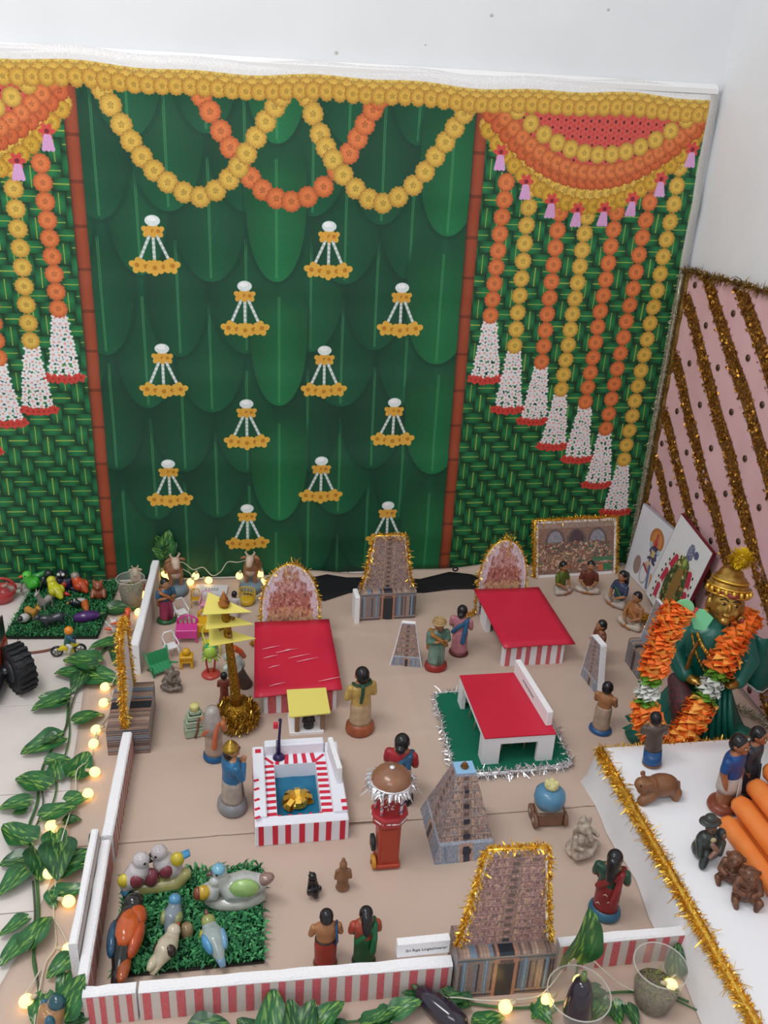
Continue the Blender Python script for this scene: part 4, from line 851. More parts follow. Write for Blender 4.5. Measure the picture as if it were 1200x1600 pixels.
# standing people of the yard
doll('turbaned bearded clay doll in teal and ochre on a red base, between two huts',(0.3609,-0.5342,0.0000),0.1502,.15,'#5f7f70','#7f9a8a','#a3342e',arms='hold',hair='turban',sleeve='long',drape='#b17a3c',baseh=.14,baser=.165)
doll('clay woman in pink saree with blue blouse, seen from behind beside the right hut',(0.4361,-0.4728,0.0000),0.1458,PI-.5,'#c9838f','#c9838f','#6b2f2c',hair='bun',arms='fold',drape='#2d6289',baseh=.07,baser=.15)
doll('clay man in yellow shirt with green scarf seen from behind, beside the yellow stall',(0.1350,-0.7652,0.0000),0.1727,PI+.25,'#cda95e','#c7ab87','#a85a3a',hair='cap',arms='fold',sleeve='long',scarf='#1f4f3a',baseh=.17,baser=.165,lowz=.46,legs=False)
doll('bare-chested clay man in beige dhoti on a blue base, behind the thin tower board',(0.6935,-0.8189,0.0000),0.1366,PI-.7,None,'#b8a08c','#2a5f95',arms='pray',baseh=.09,baser=.165,hair='cap')
doll('clay woman in red saree with a red hair flower behind the snack cart',(0.1851,-0.9926,0.0000),0.1655,PI-.4,'#b52b35','#a82a32','#1e2226',hair='bun',drape='#2f5f80',flower='#d83a48',baseh=.12,baser=.16)
doll('clay woman in maroon saree with white motifs and long hair, below the white platform',(0.5044,-1.3162,0.0000),0.1481,PI-.6,'#23503f','#8e2a2c','#356b86',hair='long',drape='#8e2a2c',flower='#d9673f',baseh=.13,baser=.165,arms='fold',wide=1.05)
m=MB(); R=random.Random(2); dm=bpy.data.objects['clay_doll.005']
for k,(a,z) in enumerate([(1.0,.22),(1.9,.30),(2.3,.50),(.8,.46),(1.5,.40),(2.8,.24)]):
    m=MB(); hh=0.1481; m.tube([(hh*1.2*(.125*math.cos(a)-.02),hh*1.2*.112*math.sin(a),hh*z),(hh*1.2*.125*math.cos(a),hh*1.2*.116*math.sin(a),hh*(z+.03)),(hh*1.2*(.125*math.cos(a)+.02),hh*1.2*.112*math.sin(a),hh*z)],.0011,cm('#d8c4b8'),5); m.build('white_motif',dm)
doll('bare-backed clay man with blue sash and red dhoti, behind the front wall',(-0.0015,-1.3603,0.0000),0.1217,PI,None,'#a83a2e','#7b4a36',arms='fold',baseh=.07,baser=.14,lowz=.46,wide=1.1)
m=MB(); o=bpy.data.objects['clay_doll.006']; hh=0.1217; m.tube([tuple(hh*q*k_ for q,k_ in zip(p,(1.2,1.2,1))) for p in [(-.12,-.03,.745),(-.105,.06,.76),(-.11,.096,.64),(-.115,.09,.52),(-.10,.07,.44)]],.018*hh,cm('#274f7d'),8); m.build('blue_sash',o); m=MB(); m.tube([tuple(hh*q*k_ for k_,q in zip((1.2,1.2,1),(.114*math.cos(a),.094*math.sin(a),.485))) for a in [2*PI*i/18 for i in range(18)]],.013*hh,cm('#2b2422'),6,True); m.build('waist_cord',o)
doll('clay woman in green saree with red hair flower, behind the front wall',(0.0625,-1.3630,0.0000),0.1222,PI,'#b04a34','#1f5c38','#3a4436',hair='long',drape='#1f6a40',flower='#cf2f3c',baseh=.07,baser=.14,wide=1.05)
doll('clay figure wrapped in grey head shawl and orange cloth beside the gold flagpole base',(-0.1906,-0.8276,0.0000),0.1385,PI-.5,'#c97a4e','#b9a192','#1f5f92',hair='shawl',hairc='#b3a8a2',arms='hold',baseh=.13,baser=.15,drape='#c66b45')
doll('clay man with gold crown and blue jacket on a silver base, left of the pond',(-0.1526,-0.9830,0.0000),0.1652,PI/2+.4,'#2b6f9c','#b3a79c','#8f8f93',hair='crown',arms='pray',sleeve='long',baseh=.16,baser=.17,lowz=.46,skin='#c48a62')
doll('slim red-brown robed clay doll with black hair partly hidden behind the gold flagpole',(-0.1699,-0.6336,0.0000),0.0870,PI,'#7d3a2a','#7d3a2a','#2a5f95',sleeve='long',baseh=.08,baser=.13,hair='cap',wide=.8)
doll('clay woman carrying a pot, magenta skirt and green base, beside the left wall',(-0.3267,-0.2489,0.0000),0.1309,.5,'#2f5a78','#a83f62','#2f6a3c',arms='hold',hair='bun',drape='#b5703c',baseh=.08,baser=.18)
doll('tiny black-haired doll in white dress behind the gold flagpole',(-0.1443,-0.2463,0.0000),0.0830,PI-.3,'#cfc8c4','#cfc8c4','#c9c2be',hair='cap',baseh=.05,baser=.12,sleeve='long')
# leaning plastic figure
doll('white and green plastic figure leaning by the left hut, orange strip beside it',(-0.1195,-0.5689,0.0000),0.1231,PI+.5,'#c9d8cf','#5f4a40','#4a3f3a',hair='cap',hairc='#c8d8c8',sleeve='long',baseh=.06,baser=.13,tilt=(.0,.42),name='plastic_figure',arms='down')
o=bpy.data.objects['plastic_figure']; m=MB(); m.tube([(-.034,-.01,.07),(-.03,.0,.10),(-.02,.012,.13),(-.005,.016,.15)],[.006,.007,.008,.005],cm('#e0703a'),8); m.build('orange_strip',o)
doll('small dark-haired clay doll mostly hidden behind the thin tower board',(.785,-.555,0),.135,-PI/2,'#7a4a3a','#8a7a6a','#5a4a40',baseh=.08)
# people on the white platform
doll('clay man in brown shirt and blue dhoti standing behind the brown animal on the platform',(0.6905,-1.0649,0.1100),0.1274,PI/2+1.35,'#5f5048','#2c5d95','#8a5a40',sleeve='short',arms='hold',baseh=.06,baser=.13,tilt=(0,.10),lowz=.28)
doll('clay man in bright blue shirt and white shorts on the white platform',(0.7747,-1.1961,0.1100),0.1703,.55,'#1f4f8e','#cdbfb8','#8f4a35',sleeve='short',arms='down',legs=True,baseh=.09,baser=.16,skin='#a86b48',lowz=.47)
doll('clay man in dark slate shirt and trousers beside the blue shirted one',(0.8374,-1.1603,0.1100),0.1551,.7,'#3d424c','#3d424c','#4d352c',sleeve='long',arms='down',baseh=.09,baser=.16,lowz=.5,skin='#a86b48')
# ---- seated people
def seated(label,pos,h,face,top,low,skin=SK,hair='cap',drape=None,zoff=0):
    t=thing('seated_doll',label,'doll',(pos[0],pos[1],.0034),face,'clay people sitting cross-legged'); Sx=Matrix.Scale(h,4); sk=cm(skin)
    def mk(): q=MB(); q.M=Sx; return q
    m=mk(); hc=(0,-.03,.83); hr=(.115,.125,.140)
    m.loft([(0,0,.05,.17,.14),(0,0,.20,.165,.13),(0,-.005,.36,.155,.12),(0,-.01,.50,.20,.125),(0,-.01,.585,.19,.11),(0,-.015,.64,.11,.085),(0,-.02,.68,.06,.06),(0,-.025,.75,.06,.06)],sk,18); m.ell(hc,hr,sk,16); m.ell((0,hc[1]-.12,hc[2]-.02),(.022,.03,.03),sk,8)
    for s in (-1,1):
        m.chain([(s*.10,-.02,.10),(s*.29,-.17,.10),(s*-.04,-.30,.07)],[.095,.080,.050],sk,10); m.ell((s*-.10,-.31,.06),(.07,.04,.04),sk,8)
        e=(s*.25,-.08,.34); w=(s*.12,-.24,.27); m.chain([(s*.19,-.01,.56),e,w],[.060,.050,.038],sk,10); hand(m,w,Vector(w)-Vector(e),-s,.045,sk); m.ell((s*.115,hc[1]+.01,hc[2]-.01),(.018,.03,.04),sk,8)
    part('body',m,t,remesh=.0125*h,smooth_it=3); face_parts(t,tuple(Vector(hc)*h),hr[2]*h,hr[1]*h)
    m=mk(); c=cm(low); m.loft([(0,0,.0,.20,.17),(0,0,.10,.22,.18),(0,0,.20,.18,.145)],c,18)
    for s in (-1,1): m.chain([(s*.10,-.02,.10),(s*.295,-.17,.095),(s*.04,-.28,.07)],[.108,.090,.065],c,10)
    part('lower_cloth',m,t,remesh=.0125*h)
    if top:
        c=cm(top); m=mk(); m.loft([(0,0,.16,.178,.142),(0,-.005,.36,.168,.132),(0,-.01,.50,.212,.138),(0,-.01,.59,.205,.122),(0,-.015,.645,.125,.098),(0,-.02,.665,.08,.08)],c,18)
        for s in (-1,1): m.chain([(s*.19,-.01,.56),(s*.235,-.06,.40)],[.075,.068],c,10)
        part('shirt',m,t,remesh=.0125*h,smooth_it=3)
    if drape: m=mk(); m.chain([(-.19,.02,.58),(-.05,-.13,.46),(.17,-.10,.25)],[.06,.06,.06],cm(drape),10); m.chain([(-.19,.02,.58),(-.15,.13,.40),(-.12,.16,.18)],[.06,.07,.08],cm(drape),10); part('shawl',m,t,remesh=.0125*h,smooth_it=4)
    hk=cm('#1b1a1d',.3,.3); m=mk(); m.ell((0,hc[1]+.022,hc[2]+.03),(hr[0]*1.1,hr[1]*1.02,hr[2]*1.05),hk,16); m.ell((0,hc[1]+.06,hc[2]-.02),(hr[0]*1.04,hr[1]*.8,hr[2]*.9),hk,12)
    if hair=='long': m.chain([(0,.10,.85),(0,.14,.60),(0,.14,.40)],[.10,.09,.06],hk,10)
    part('hair',m,t,remesh=.0125*h); return t
seated('seated clay man in olive green shirt and white dhoti before the hall picture',(0.8228,-0.1656,0.0000),0.0996,.5,'#5d7029','#d0c3b8')
seated('seated clay man in rust brown shirt and white dhoti before the hall picture',(0.9094,-0.1679,0.0000),0.1000,-.4,'#6e3626','#cbbcb0')
seated('seated clay woman with long hair in a green shawl below the white picture',(0.9747,-0.2532,0.0000),0.1090,-1.2,'#3f4a6b','#c2b6ae',hair='long',drape='#1f5a3c')
seated('seated bare-chested clay man in cream dhoti and orange cloth nearest the grey tower',(0.9666,-0.3743,0.0000),0.1079,-1.1,None,'#cfc0b2',drape='#b5733f')
# ---------------------------------------------------------------- grass mats, birds, toys
mat('grass_blade','#2f7a4a',.5,var=.6,vs=35,col2='#1d5233'); mat('grass_light','#4d9a5e',.5); mat('black_plastic','#1a1b1d',.45); mat('grass_base','#163a24',.8)
def grass_mat(label,cx,cy,sx,sy,rz,n,bl,seed,bars=True):
    t=thing('grass_mat',label,'grass mat',(cx,cy,.0028),rz,'artificial grass mats'); R=random.Random(seed)
    m=MB(); m.box(0,0,0,sx,sy,.003,'grass_base'); part('backing',m,t)
    if bars:
        for x,y,a,b in ((sx/2,0,.003,sy),(-sx/2,0,.003,sy),(0,-sy/2,sx,.003),(0,sy/2,sx,.003)): m=MB(); m.box(x,y,.0,a,b,.005,'black_plastic'); part('edge_bar',m,t)
    m=MB()
    for i in range(n):
        x,y=R.uniform(-.5,.5)*sx,R.uniform(-.5,.5)*sy; l=bl*R.uniform(.6,1.2); a=R.uniform(0,2*PI); lean=R.uniform(.3,1.0)
        d=Vector((math.cos(a),math.sin(a),0)); s=Vector((-d.y,d.x,0))*l*R.uniform(.07,.12); b=Vector((x,y,.003)); c1=b+d*l*.35*lean+Vector((0,0,l*.55)); c2=b+d*l*.85*lean+Vector((0,0,l*(.75-.3*lean)))
        m.add([tuple(b-s*.5),tuple(b+s*.5),tuple(c1+s),tuple(c1-s),tuple(c2)],[(0,1,2,3),(3,2,4)],'grass_light' if R.random()<.3 else 'grass_blade',False)
    part('blades',m,t,kind='stuff'); return t
grass_mat('green artificial grass mat with ceramic birds in the front left corner',-.222,-1.247,.240,.200,.0,3400,.024,1)
grass_mat('green artificial grass mat with plastic animals at the back left',-.605,-.165,.235,.30,-.08,4200,.017,2)
def gl(h): return mat('glaze_'+h.strip('#'),h,.18,coat=.6,var=.15,vs=50).name
ZG=.014
def bird(label,a,b,r,body,wing=None,head=None,tail=None,beak='#3b3230',beakup=0,extra=(),z0=ZG,up=.6,headr=.62,name='ceramic_bird'):
    """glazed bird lying from tail b to head a (ground points)"""
    L=math.hypot(a[0]-b[0],a[1]-b[1]); rz=math.atan2(a[1]-b[1],a[0]-b[0])-PI/2; t=thing(name,label,'bird figurine',((a[0]+b[0])/2,(a[1]+b[1])/2,z0),rz); h=L/2
    bm=gl(body); m=MB(); m.tube([(0,-h,.3*r),(0,-h*.6,.7*r),(0,-h*.15,r),(0,h*.30,r*1.1),(0,h*.62,r*(1.1+up*.5)),(0,h*.78,r*(1.1+up))],[r*.25,r*.55,r*.95,r,r*.72,r*.60],bm,16); m.ell((0,h*.80,r*(1.15+up)),r*headr,bm,14); part('body',m,t,remesh=.0022,smooth_it=5)
    hz=r*(1.2+up); hd=gl(head or body); m=MB(); m.ell((0,h*.80,hz+r*.06),(r*headr*1.03,r*headr*1.05,r*headr*.98),hd,14); c=part('head',m,t)
    bk=gl(beak); m=MB(); d=Vector((0,1,beakup)).normalized(); p=Vector((0,h*.80,hz))+d*r*headr*.8; m.tube([tuple(p),tuple(p+d*r*.35),tuple(p+d*r*.62+Vector((0,0,-.08*r)))],[r*.26,r*.18,r*.04],bk,8); m.build('beak',c)
    k=cm('#191718')
    for s in (-1,1): m=MB(); m.ell((s*r*headr*.82,h*.80+r*.28,hz+r*.18),r*.10,k,8); m.build('eye',c)
    if wing:
        for s in (-1,1): m=MB(); m.ell((s*r*.72,-h*.12,r*1.18),(r*.40,h*.50,r*.62),gl(wing if isinstance(wing,str) else wing[(s+1)//2]),14,rot=(.12,0,-s*.12)); part('wing',m,t)
    if tail: m=MB(); m.tube([(0,-h*.45,r*.9),(0,-h*.8,r*.65),(0,-h*1.15,r*.45)],[r*.45,r*.42,r*.25],gl(tail),10,flat=.5); part('tail',m,t)
    for (nm,pos,rad,colr) in extra: m=MB(); m.ell(tuple(q*(h if i==1 else r) for i,q in enumerate(pos)),tuple(q*r for q in rad),gl(colr),10); part(nm,m,t)
    return t
bird('large ceramic parrot with orange back and black head and tail on the grass',(-0.3144,-1.2357,0.0200),(-0.3335,-1.3694,0.0200),.026,'#1f1c1c',('#24506e','#c7562a'),'#211d1e','#2a2220',beak='#8f8a88',up=.4,extra=(('back_patch',(.05,.12,1.55),(.78,1.5,.66),'#d2622b'),('breast_patch',(.35,.45,1.35),(.72,.95,.72),'#cf5d28'),('tail_patch',(.35,-.80,.75),(.40,1.0,.35),'#a95426')))
bird('small blue and yellow ceramic bird behind the cream one on the grass',(-0.2476,-1.2393,0.0200),(-0.2595,-1.2904,0.0200),.017,'#8d99a3','#9aa06a','#5ba0c8','#6a86a8',up=.9)
bird('cream ceramic bird with dark brown patches on the grass',(-0.2445,-1.2972,0.0200),(-0.2773,-1.3589,0.0200),.018,'#cfc3a8',None,'#d8cdb4','#cbbf9f',beak='#c74a3a',up=.5,extra=(('brown_patch',(.55,-.05,1.25),(.62,.55,.66),'#3a2624'),('brown_patch',(-.60,-.10,1.2),(.42,.5,.55),'#372523'),('wing_tip',(-.3,-.62,.9),(.5,1.2,.5),'#d3c8a8')))
bird('ceramic bird with blue wings and yellow green head looking up on the grass',(-0.1945,-1.2825,0.0200),(-0.1693,-1.3576,0.0200),.019,'#a9b7b4',('#5aa0cf','#7ab0d4'),'#a3a860','#7fa6c6',beak='#7a4a40',beakup=1.2,up=.35,extra=(('yellow_patch',(-.65,.45,1.0),(.42,.5,.5),'#c9c44a'),))
m=MB(); t=thing('clay_log','brown ceramic branch stump beside the small blue bird','stump',(-0.2286,-1.2872,0.0120)); m.tube([(0,0,0),(.001,0,.014),(0,.002,.024)],[.012,.011,.008],gl('#a98e68'),12); part('stump',m,t)
def lovebirds():
    c=(-0.2931,-1.1851,0.0120); t=thing('lovebird_pair','glossy ceramic lovebird pair with maroon and yellow wings facing each other','bird figurine',c,.08); w=gl('#cfc6c8'); mr=gl('#8d3f4c'); y=gl('#d9c43c'); bl=gl('#4c9fd0'); k=cm('#191718')
    m=MB(); m.chain([(-.020,.0,.012),(.04,.002,.010),(.058,.004,.024)],[.014,.016,.012],gl('#b6b070'),12); part('base',m,t,remesh=.002)
    for s,(x,y0) in ((-1,(-.018,.0)),(1,(.020,.012))):
        m=MB(); m.tube([(x+s*.030,y0,.020),(x+s*.012,y0,.036),(x,y0,.058),(x-s*.004,y0,.068)],[.012,.021,.019,.013],w,14); m.ell((x-s*.004,y0,.076),(.0155,.015,.0155),w,12); part('body',m,t,remesh=.002)
        m=MB(); m.ell((x+s*.006,y0-.016,.044),(.012,.008,.016),mr,12); part('wing',m,t); m=MB(); m.ell((x+s*.026,y0-.006,.040 if s<0 else .060),(.013,.011,.014),y,12); part('yellow_patch',m,t)
        m=MB(); q=(x-.030,y0-.010,.012) if s<0 else (x+.048,y0,.066); m.tube([(x+s*.020,y0-.002,.030 if s<0 else .056),q],[.010,.008],bl,10,flat=.6); part('tail',m,t)
        m=MB(); m.tube([(x-s*.016,y0-.002,.075),(x-s*.023,y0-.003,.072)],[.0055,.0015],k,8); part('beak',m,t); m=MB(); m.ell((x-s*.010,y0-.013,.079),.0024,k,8); part('eye',m,t)
    m=MB(); m.ell((.0,-.004,.036),(.014,.013,.020),mr,12); part('maroon_breast',m,t)
lovebirds()
def ducks():
    c=(-0.1473,-1.2243,0.0120); t=thing('duck_pair','glossy ceramic duck pair, a big green winged one and a small yellow winged one','bird figurine',c,.0); w=gl('#c3c6c2'); k=cm('#191718')
    m=MB(); m.loft([(0,0,0,.050,.026),(0,0,.012,.056,.029),(0,0,.020,.048,.024)],gl('#b3b5aa'),18); part('base',m,t)
    m=MB(); m.tube([(.062,.0,.052),(.048,0,.042),(.018,0,.036),(-.010,0,.034),(-.022,0,.050),(-.024,0,.066)],[.006,.014,.026,.024,.014,.012],w,16); m.ell((-.026,0,.074),(.014,.0125,.0135),w,12); part('body',m,t,remesh=.002)
    m=MB(); m.ell((.016,-.016,.046),(.027,.012,.019),gl('#a9cf80'),14,rot=(0,.1,0)); part('wing',m,t); m=MB(); m.ell((.050,-.002,.048),(.020,.012,.010),gl('#9a7a72'),12,rot=(0,-.35,0)); part('tail',m,t)
    m=MB(); m.ell((-.027,-.001,.080),(.0125,.0125,.010),gl('#7fb8d0'),12); part('cap_patch',m,t); m=MB(); m.tube([(-.038,0,.072),(-.048,-.002,.068)],[.006,.002],gl('#6b4a44'),8); part('beak',m,t); m=MB(); m.ell((-.030,-.012,.078),.0025,k,8); part('eye',m,t)
    m=MB(); m.tube([(-.052,-.004,.030),(-.040,-.004,.034),(-.032,-.006,.050)],[.016,.018,.010],w,14); m.ell((-.034,-.006,.058),(.0105,.010,.010),w,12); part('small_body',m,t,remesh=.002)
    m=MB(); m.ell((-.054,-.012,.040),(.014,.012,.014),gl('#dcb43a'),12); part('small_wing',m,t); m=MB(); m.ell((-.063,-.013,.040),(.009,.011,.013),gl('#8c4a34'),12); part('wing_tip',m,t)
ducks()
# small black bird and brown idol on the open paper
bird('small black and white bird figurine standing on the paper between the mat and the cart',(-0.0116,-1.2117,0.0000),(-0.0051,-1.2311,0.0000),.013,'#17181c','#22242a','#17181c','#202228',beak='#2a2626',up=1.9,z0=.003,headr=.55,name='bird_figurine')
def lump(name,label,cat,pos,specs,matn,vox=.0016,it=4,z=.0032,rz=0,extra=(),coat=None):
    """one moulded figure: ellipsoids and limbs fused into a surface"""
    t=thing(name,label,cat,(pos[0],pos[1],(pos[2] if len(pos)>2 else 0)+z),rz); m=MB()
    for s in specs:
        if s[0]=='e': m.ell(s[1],s[2],matn,12,rot=s[3] if len(s)>3 else None)
        else: m.chain(s[1],s[2],matn,10)
    part('body',m,t,remesh=vox,smooth_it=it)
    for nm,kind,*a in extra:
        m=MB(); 
        if kind=='e': m.ell(a[0],a[1],a[2],12)
        else: m.chain(a[0],a[1],a[2],10)
        part(nm,m,t)
    return t
mat('terracotta_brown','#93684a',.45,var=.4,vs=60,coat=.2); mat('stone_cream','#c3b5a6',.5,var=.6,vs=90,col2='#8f7f70',coat=.2); mat('dark_stone','#2a2f2d',.4,var=.4,vs=70,col2='#3d443f',coat=.3); mat('aged_brown','#7d5138',.5,var=.6,vs=120,col2='#4d3023',coat=.2); mat('mottled_grey','#8f8378',.55,var=.6,vs=120,col2='#5c5048'); mat('rosy_brown','#8f6040',.5,var=.4,vs=40,coat=.25)
lump('clay_idol','small slim brown clay idol standing on the paper beside the black bird','idol',(0.0448,-1.2079,0.0000),[('l',[(0,0,.006),(0,0,.030)],[.0115,.010]),('l',[(0,0,.03),(0,0,.046)],[.012,.008]),('e',(0,-.001,.057),(.0075,.008,.009)),('e',(0,0,.067),(.004,.004,.006)),('e',(0,0,.003),(.014,.012,.004)),('l',[(-.011,-.002,.044),(-.013,-.004,.03)],[.004,.004]),('l',[(.011,-.002,.044),(.013,-.004,.03)],[.004,.004])],'terracotta_brown')
# ---- blue pot on a brown cart
mat('pot_blue','#5f93b3',.35,var=.3,vs=30,col2='#4c7c9c',coat=.3); mat('pot_cream','#cfc88f',.5); mat('cart_brown','#8c6650',.45,var=.35,vs=40,coat=.2)
t=thing('clay_cart','clay figurine of a blue round pot on a brown wheeled cart','figurine',(*(0.4740,-1.0834,0.0000)[:2],.0032),-.05)
m=MB(); m.box(.002,0,.0,.056,.040,.034,'cart_brown',bev=.004); part('cart_body',m,t); m=MB(); m.box(0,0,.034,.052,.038,.006,mat('cart_grey','#9c9488',.5).name,bev=.002); part('cart_top',m,t)
m=MB(); m.lathe(0,0,[(.020,.040),(.028,.046),(.032,.058),(.030,.072),(.022,.080),(.014,.083)],'pot_blue',20); part('pot',m,t)
m=MB(); m.lathe(0,0,[(.011,.083),(.014,.086),(.015,.091),(.012,.096),(.004,.098)],'pot_cream',14); 
for k in range(5): m.ell((.011*math.cos(k*1.26),.011*math.sin(k*1.26),.096),.004,'pot_cream',8)
part('cream_top',m,t,remesh=.0015)
for x,y in ((-.029,.012),(-.029,-.014),(.033,.012),(.033,-.012)): m=MB(); m.tube([(x-.003,y,.014),(x+.003,y,.014)],.0155,'cart_brown',14); w=part('wheel',m,t); m=MB(); m.tube([(x-.005,y,.014),(x+.005,y,.014)],.005,mat('cart_grey','#9c9488',.5).name,8); m.build('hub',w)
# ---- seated elephant-headed statuettes
def ganesha(label,pos,h,matn,rz):
    S_=lambda p:tuple(q*h for q in p)
    return lump('seated_statuette',label,'statuette',pos,[('e',S_((0,0,.10)),S_((.34,.27,.11))),('l',[S_((-.12,-.02,.2)),S_((-.30,-.16,.17)),S_((.0,-.27,.13))],[.12*h,.09*h,.06*h]),('l',[S_((.12,-.02,.2)),S_((.30,-.16,.17)),S_((.02,-.25,.15))],[.12*h,.09*h,.06*h]),('e',S_((0,0,.36)),S_((.22,.18,.20))),('e',S_((0,-.02,.66)),S_((.145,.15,.15))),('e',S_((-.19,.02,.66)),S_((.10,.035,.13))),('e',S_((.19,.02,.66)),S_((.10,.035,.13))),('l',[S_((0,-.14,.64)),S_((.01,-.22,.50)),S_((.06,-.22,.38)),S_((.11,-.20,.40))],[.065*h,.055*h,.04*h,.03*h]),('l',[S_((-.2,0,.5)),S_((-.30,-.1,.36)),S_((-.22,-.22,.34))],[.065*h,.055*h,.045*h]),('l',[S_((.2,0,.5)),S_((.30,-.08,.40)),S_((.24,-.2,.46))],[.065*h,.055*h,.045*h]),('l',[S_((0,.02,.80)),S_((0,.03,.92))],[.10*h,.035*h])],matn,.018*h,2,rz=rz)
ganesha('small cream white elephant-headed seated statuette near the white platform',(0.5110,-1.1713,0.0000),0.0952,'stone_cream',.5)
ganesha('small grey brown elephant-headed seated statuette by the left wall near the toy chairs',(-0.2933,-0.5664,0.0000),0.0697,'mottled_grey',-.25)
# ---- stepped pale green shrine
t=thing('stepped_shrine','pale green stepped clay shrine with yellow top, left of the gold flagpole','model shrine',(*(-0.2331,-0.7367,0.0000)[:2],.0032),.15); g=mat('pale_green','#a9b7a0',.5,var=.35,vs=40,col2='#93a18c').name
z=0
for w,h in ((.050,.024),(.043,.016),(.034,.012),(.024,.010)):
    m=MB(); m.box(0,0,z,w,w*.8,h,g,bev=.003,top=.93); m.box(0,0,z+h-.003,w*1.0,w*.82,.003,g,bev=.001); part('step',m,t); z+=h
m=MB(); m.lathe(0,0,[(.010,z),(.0095,z+.006),(.011,z+.010),(.010,z+.014),(.003,z+.015)],mat('pale_yellow','#cfcb86',.5).name,14); part('yellow_top',m,t)
m=MB(); m.tube([(-.004,-.0225,.003),(.002,-.0215,.02),(.004,-.0190,.036),(.007,-.0150,.05)],.0022,mat('rust_line','#7a4a36',.5).name,6); part('brown_stripe',m,t)
# ---- gold flagpole with yellow paper cards
mat('gold_leaf','#b3862c',.35,metal=.8,var=.6,vs=260,col2='#6b4a12',bump=.8,bs=300)
def flagpole():
    c=(-0.1406,-0.7181,-0.0000); t=thing('temple_flagpole','tall gold tinsel wrapped temple flagpole with three yellow paper cards','flagpole',(*c[:2],.0032)); H=.325; tip=(-.022,0,H)
    m=MB(); m.lathe(0,0,[(.020,0),(.038,.006),(.045,.022),(.042,.040),(.030,.052),(.014,.060)],'gold_leaf',24); b=part('round_base',m,t); R=random.Random(5)
    e=MB()
    for i in range(1500):
        a,z=R.uniform(0,2*PI),R.uniform(.002,.056); r=np.interp(z,[0,.006,.022,.040,.052,.06],[.02,.038,.045,.042,.03,.014]); p=Vector((r*math.cos(a),r*math.sin(a),z)); d=Vector((R.uniform(-1,1),R.uniform(-1,1),R.uniform(-1,1))).normalized()*.010; o=Vector((math.cos(a),math.sin(a),.3))*.0035; s=d.cross(Vector((0.3,1,.2))).normalized()*.0008
        e.add([tuple(p+o-d-s),tuple(p+o-d+s),tuple(p+o*1.6+d*.3+s),tuple(p+o*1.6+d*.3-s)],[(0,1,2,3)],'gold_foil' if R.random()<.4 else 'gold_leaf',False)
    part('foil_wrap',e,t,kind='stuff')
    P=[(tip[0]*k,0,.05+(H-.05)*k) for k in [i/10 for i in range(11)]]
    m=MB(); m.tube(P,[.016,.012,.011,.0105,.010,.0095,.009,.009,.009,.009,.008],'gold_leaf',12); part('pole',m,t)
    e=tinsel(P[:9],.013,1800,'gold_foil',.0008,8); part('pole_tinsel',e,t,kind='stuff')
    for k,z in enumerate((.312,.278,.238)):
        x=tip[0]*(z-.05)/(H-.05); m=MB(); n=k*.12; m.M=Matrix.Translation((x,0,z))@Matrix.Rotation(-.18+.1*k,4,'Z')@Matrix.Rotation(.12,4,'Y')@Matrix.Rotation(.25,4,'X'); m.slab([(-.042,-.030),(-.038,.034),(.058,.006)][::-1] if False else [(-.040,-.034),(.060,-.004),(-.042,.034)],0,.0012,'yellow_card'); part('yellow_card',m,t)
    for k in range(4): m=MB(); z=.285-.012*k; x=tip[0]*(z-.05)/(H-.05); a=k*1.7; m.tube([(x+.008*math.cos(a),.008*math.sin(a),z),(x+.018*math.cos(a),.018*math.sin(a),z-.004)],[.003,.004],'brass_dark',6); part('bell',m,t)
    m=MB(); m.lathe(tip[0],0,[(.012,H-.008),(.013,H-.003),(.008,H+.002),(.010,H+.006),(.005,H+.014),(.003,H+.020),(.0005,H+.026)],mat('copper','#b5763f',.25,metal=.8).name,14); part('finial',m,t)
flagpole()
# ---- doll furniture
def plast(h,a=1): return mat('plastic_'+h.strip('#'),h,.3,coat=.2,spec=.5,alpha=a).name
def chair(label,pos,s,rz,colr,slats=False,grp=None):
    t=thing('toy_chair',label,'toy chair',(*pos[:2],.0032),rz,'plastic doll chairs'); c=plast(colr); q=s
    m=MB(); m.box(0,0,.42*q,.44*q,.42*q,.045*q,c,bev=.01*q); part('seat',m,t)
    for sx in (-1,1):
        for sy in (-1,1): m=MB(); m.tube([(sx*.21*q,sy*.20*q,.43*q),(sx*.245*q,sy*.245*q,0)],[.030*q,.022*q],c,6); part('leg',m,t)
        m=MB(); m.tube([(sx*.22*q,-.20*q,.43*q),(sx*.25*q,-.20*q,.60*q),(sx*.25*q,.0,.66*q),(sx*.24*q,.20*q,.74*q)],.026*q,c,6); part('armrest',m,t)
    m=MB(); m.tube([(-.22*q,.20*q,.45*q),(-.24*q,.23*q,.80*q),(-.15*q,.25*q,.95*q),(.15*q,.25*q,.95*q),(.24*q,.23*q,.80*q),(.22*q,.20*q,.45*q)],.030*q,c,6); part('back_frame',m,t)
    if slats:
        for k in range(4): m=MB(); x=(-.13+.087*k)*q; m.tube([(x,.21*q,.46*q),(x,.25*q,.93*q)],.020*q,c,6); part('back_slat',m,t)
    return t
chair('white plastic doll chair standing behind the magenta bench',(-0.2872,-0.2553,0.0000),.066,.45,'#e9e8ea')
chair('white plastic doll chair standing in front of the magenta bench',(-0.3047,-0.4221,0.0000),.066,.45,'#ebeaec')
chair('pale pink plastic doll chair behind the yellow bench',(-0.2231,-0.2129,0.0000),.062,-.2,'#e59ab8')
chair('small yellow plastic doll chair with slatted back beside the white plaque',(-0.2523,-0.1758,0.0000),.050,0,'#c99a22',True)
chair('lime yellow plastic doll chair partly behind the flagpole cards',(-0.2036,-0.4189,0.0000),.075,.3,'#d2d63a')
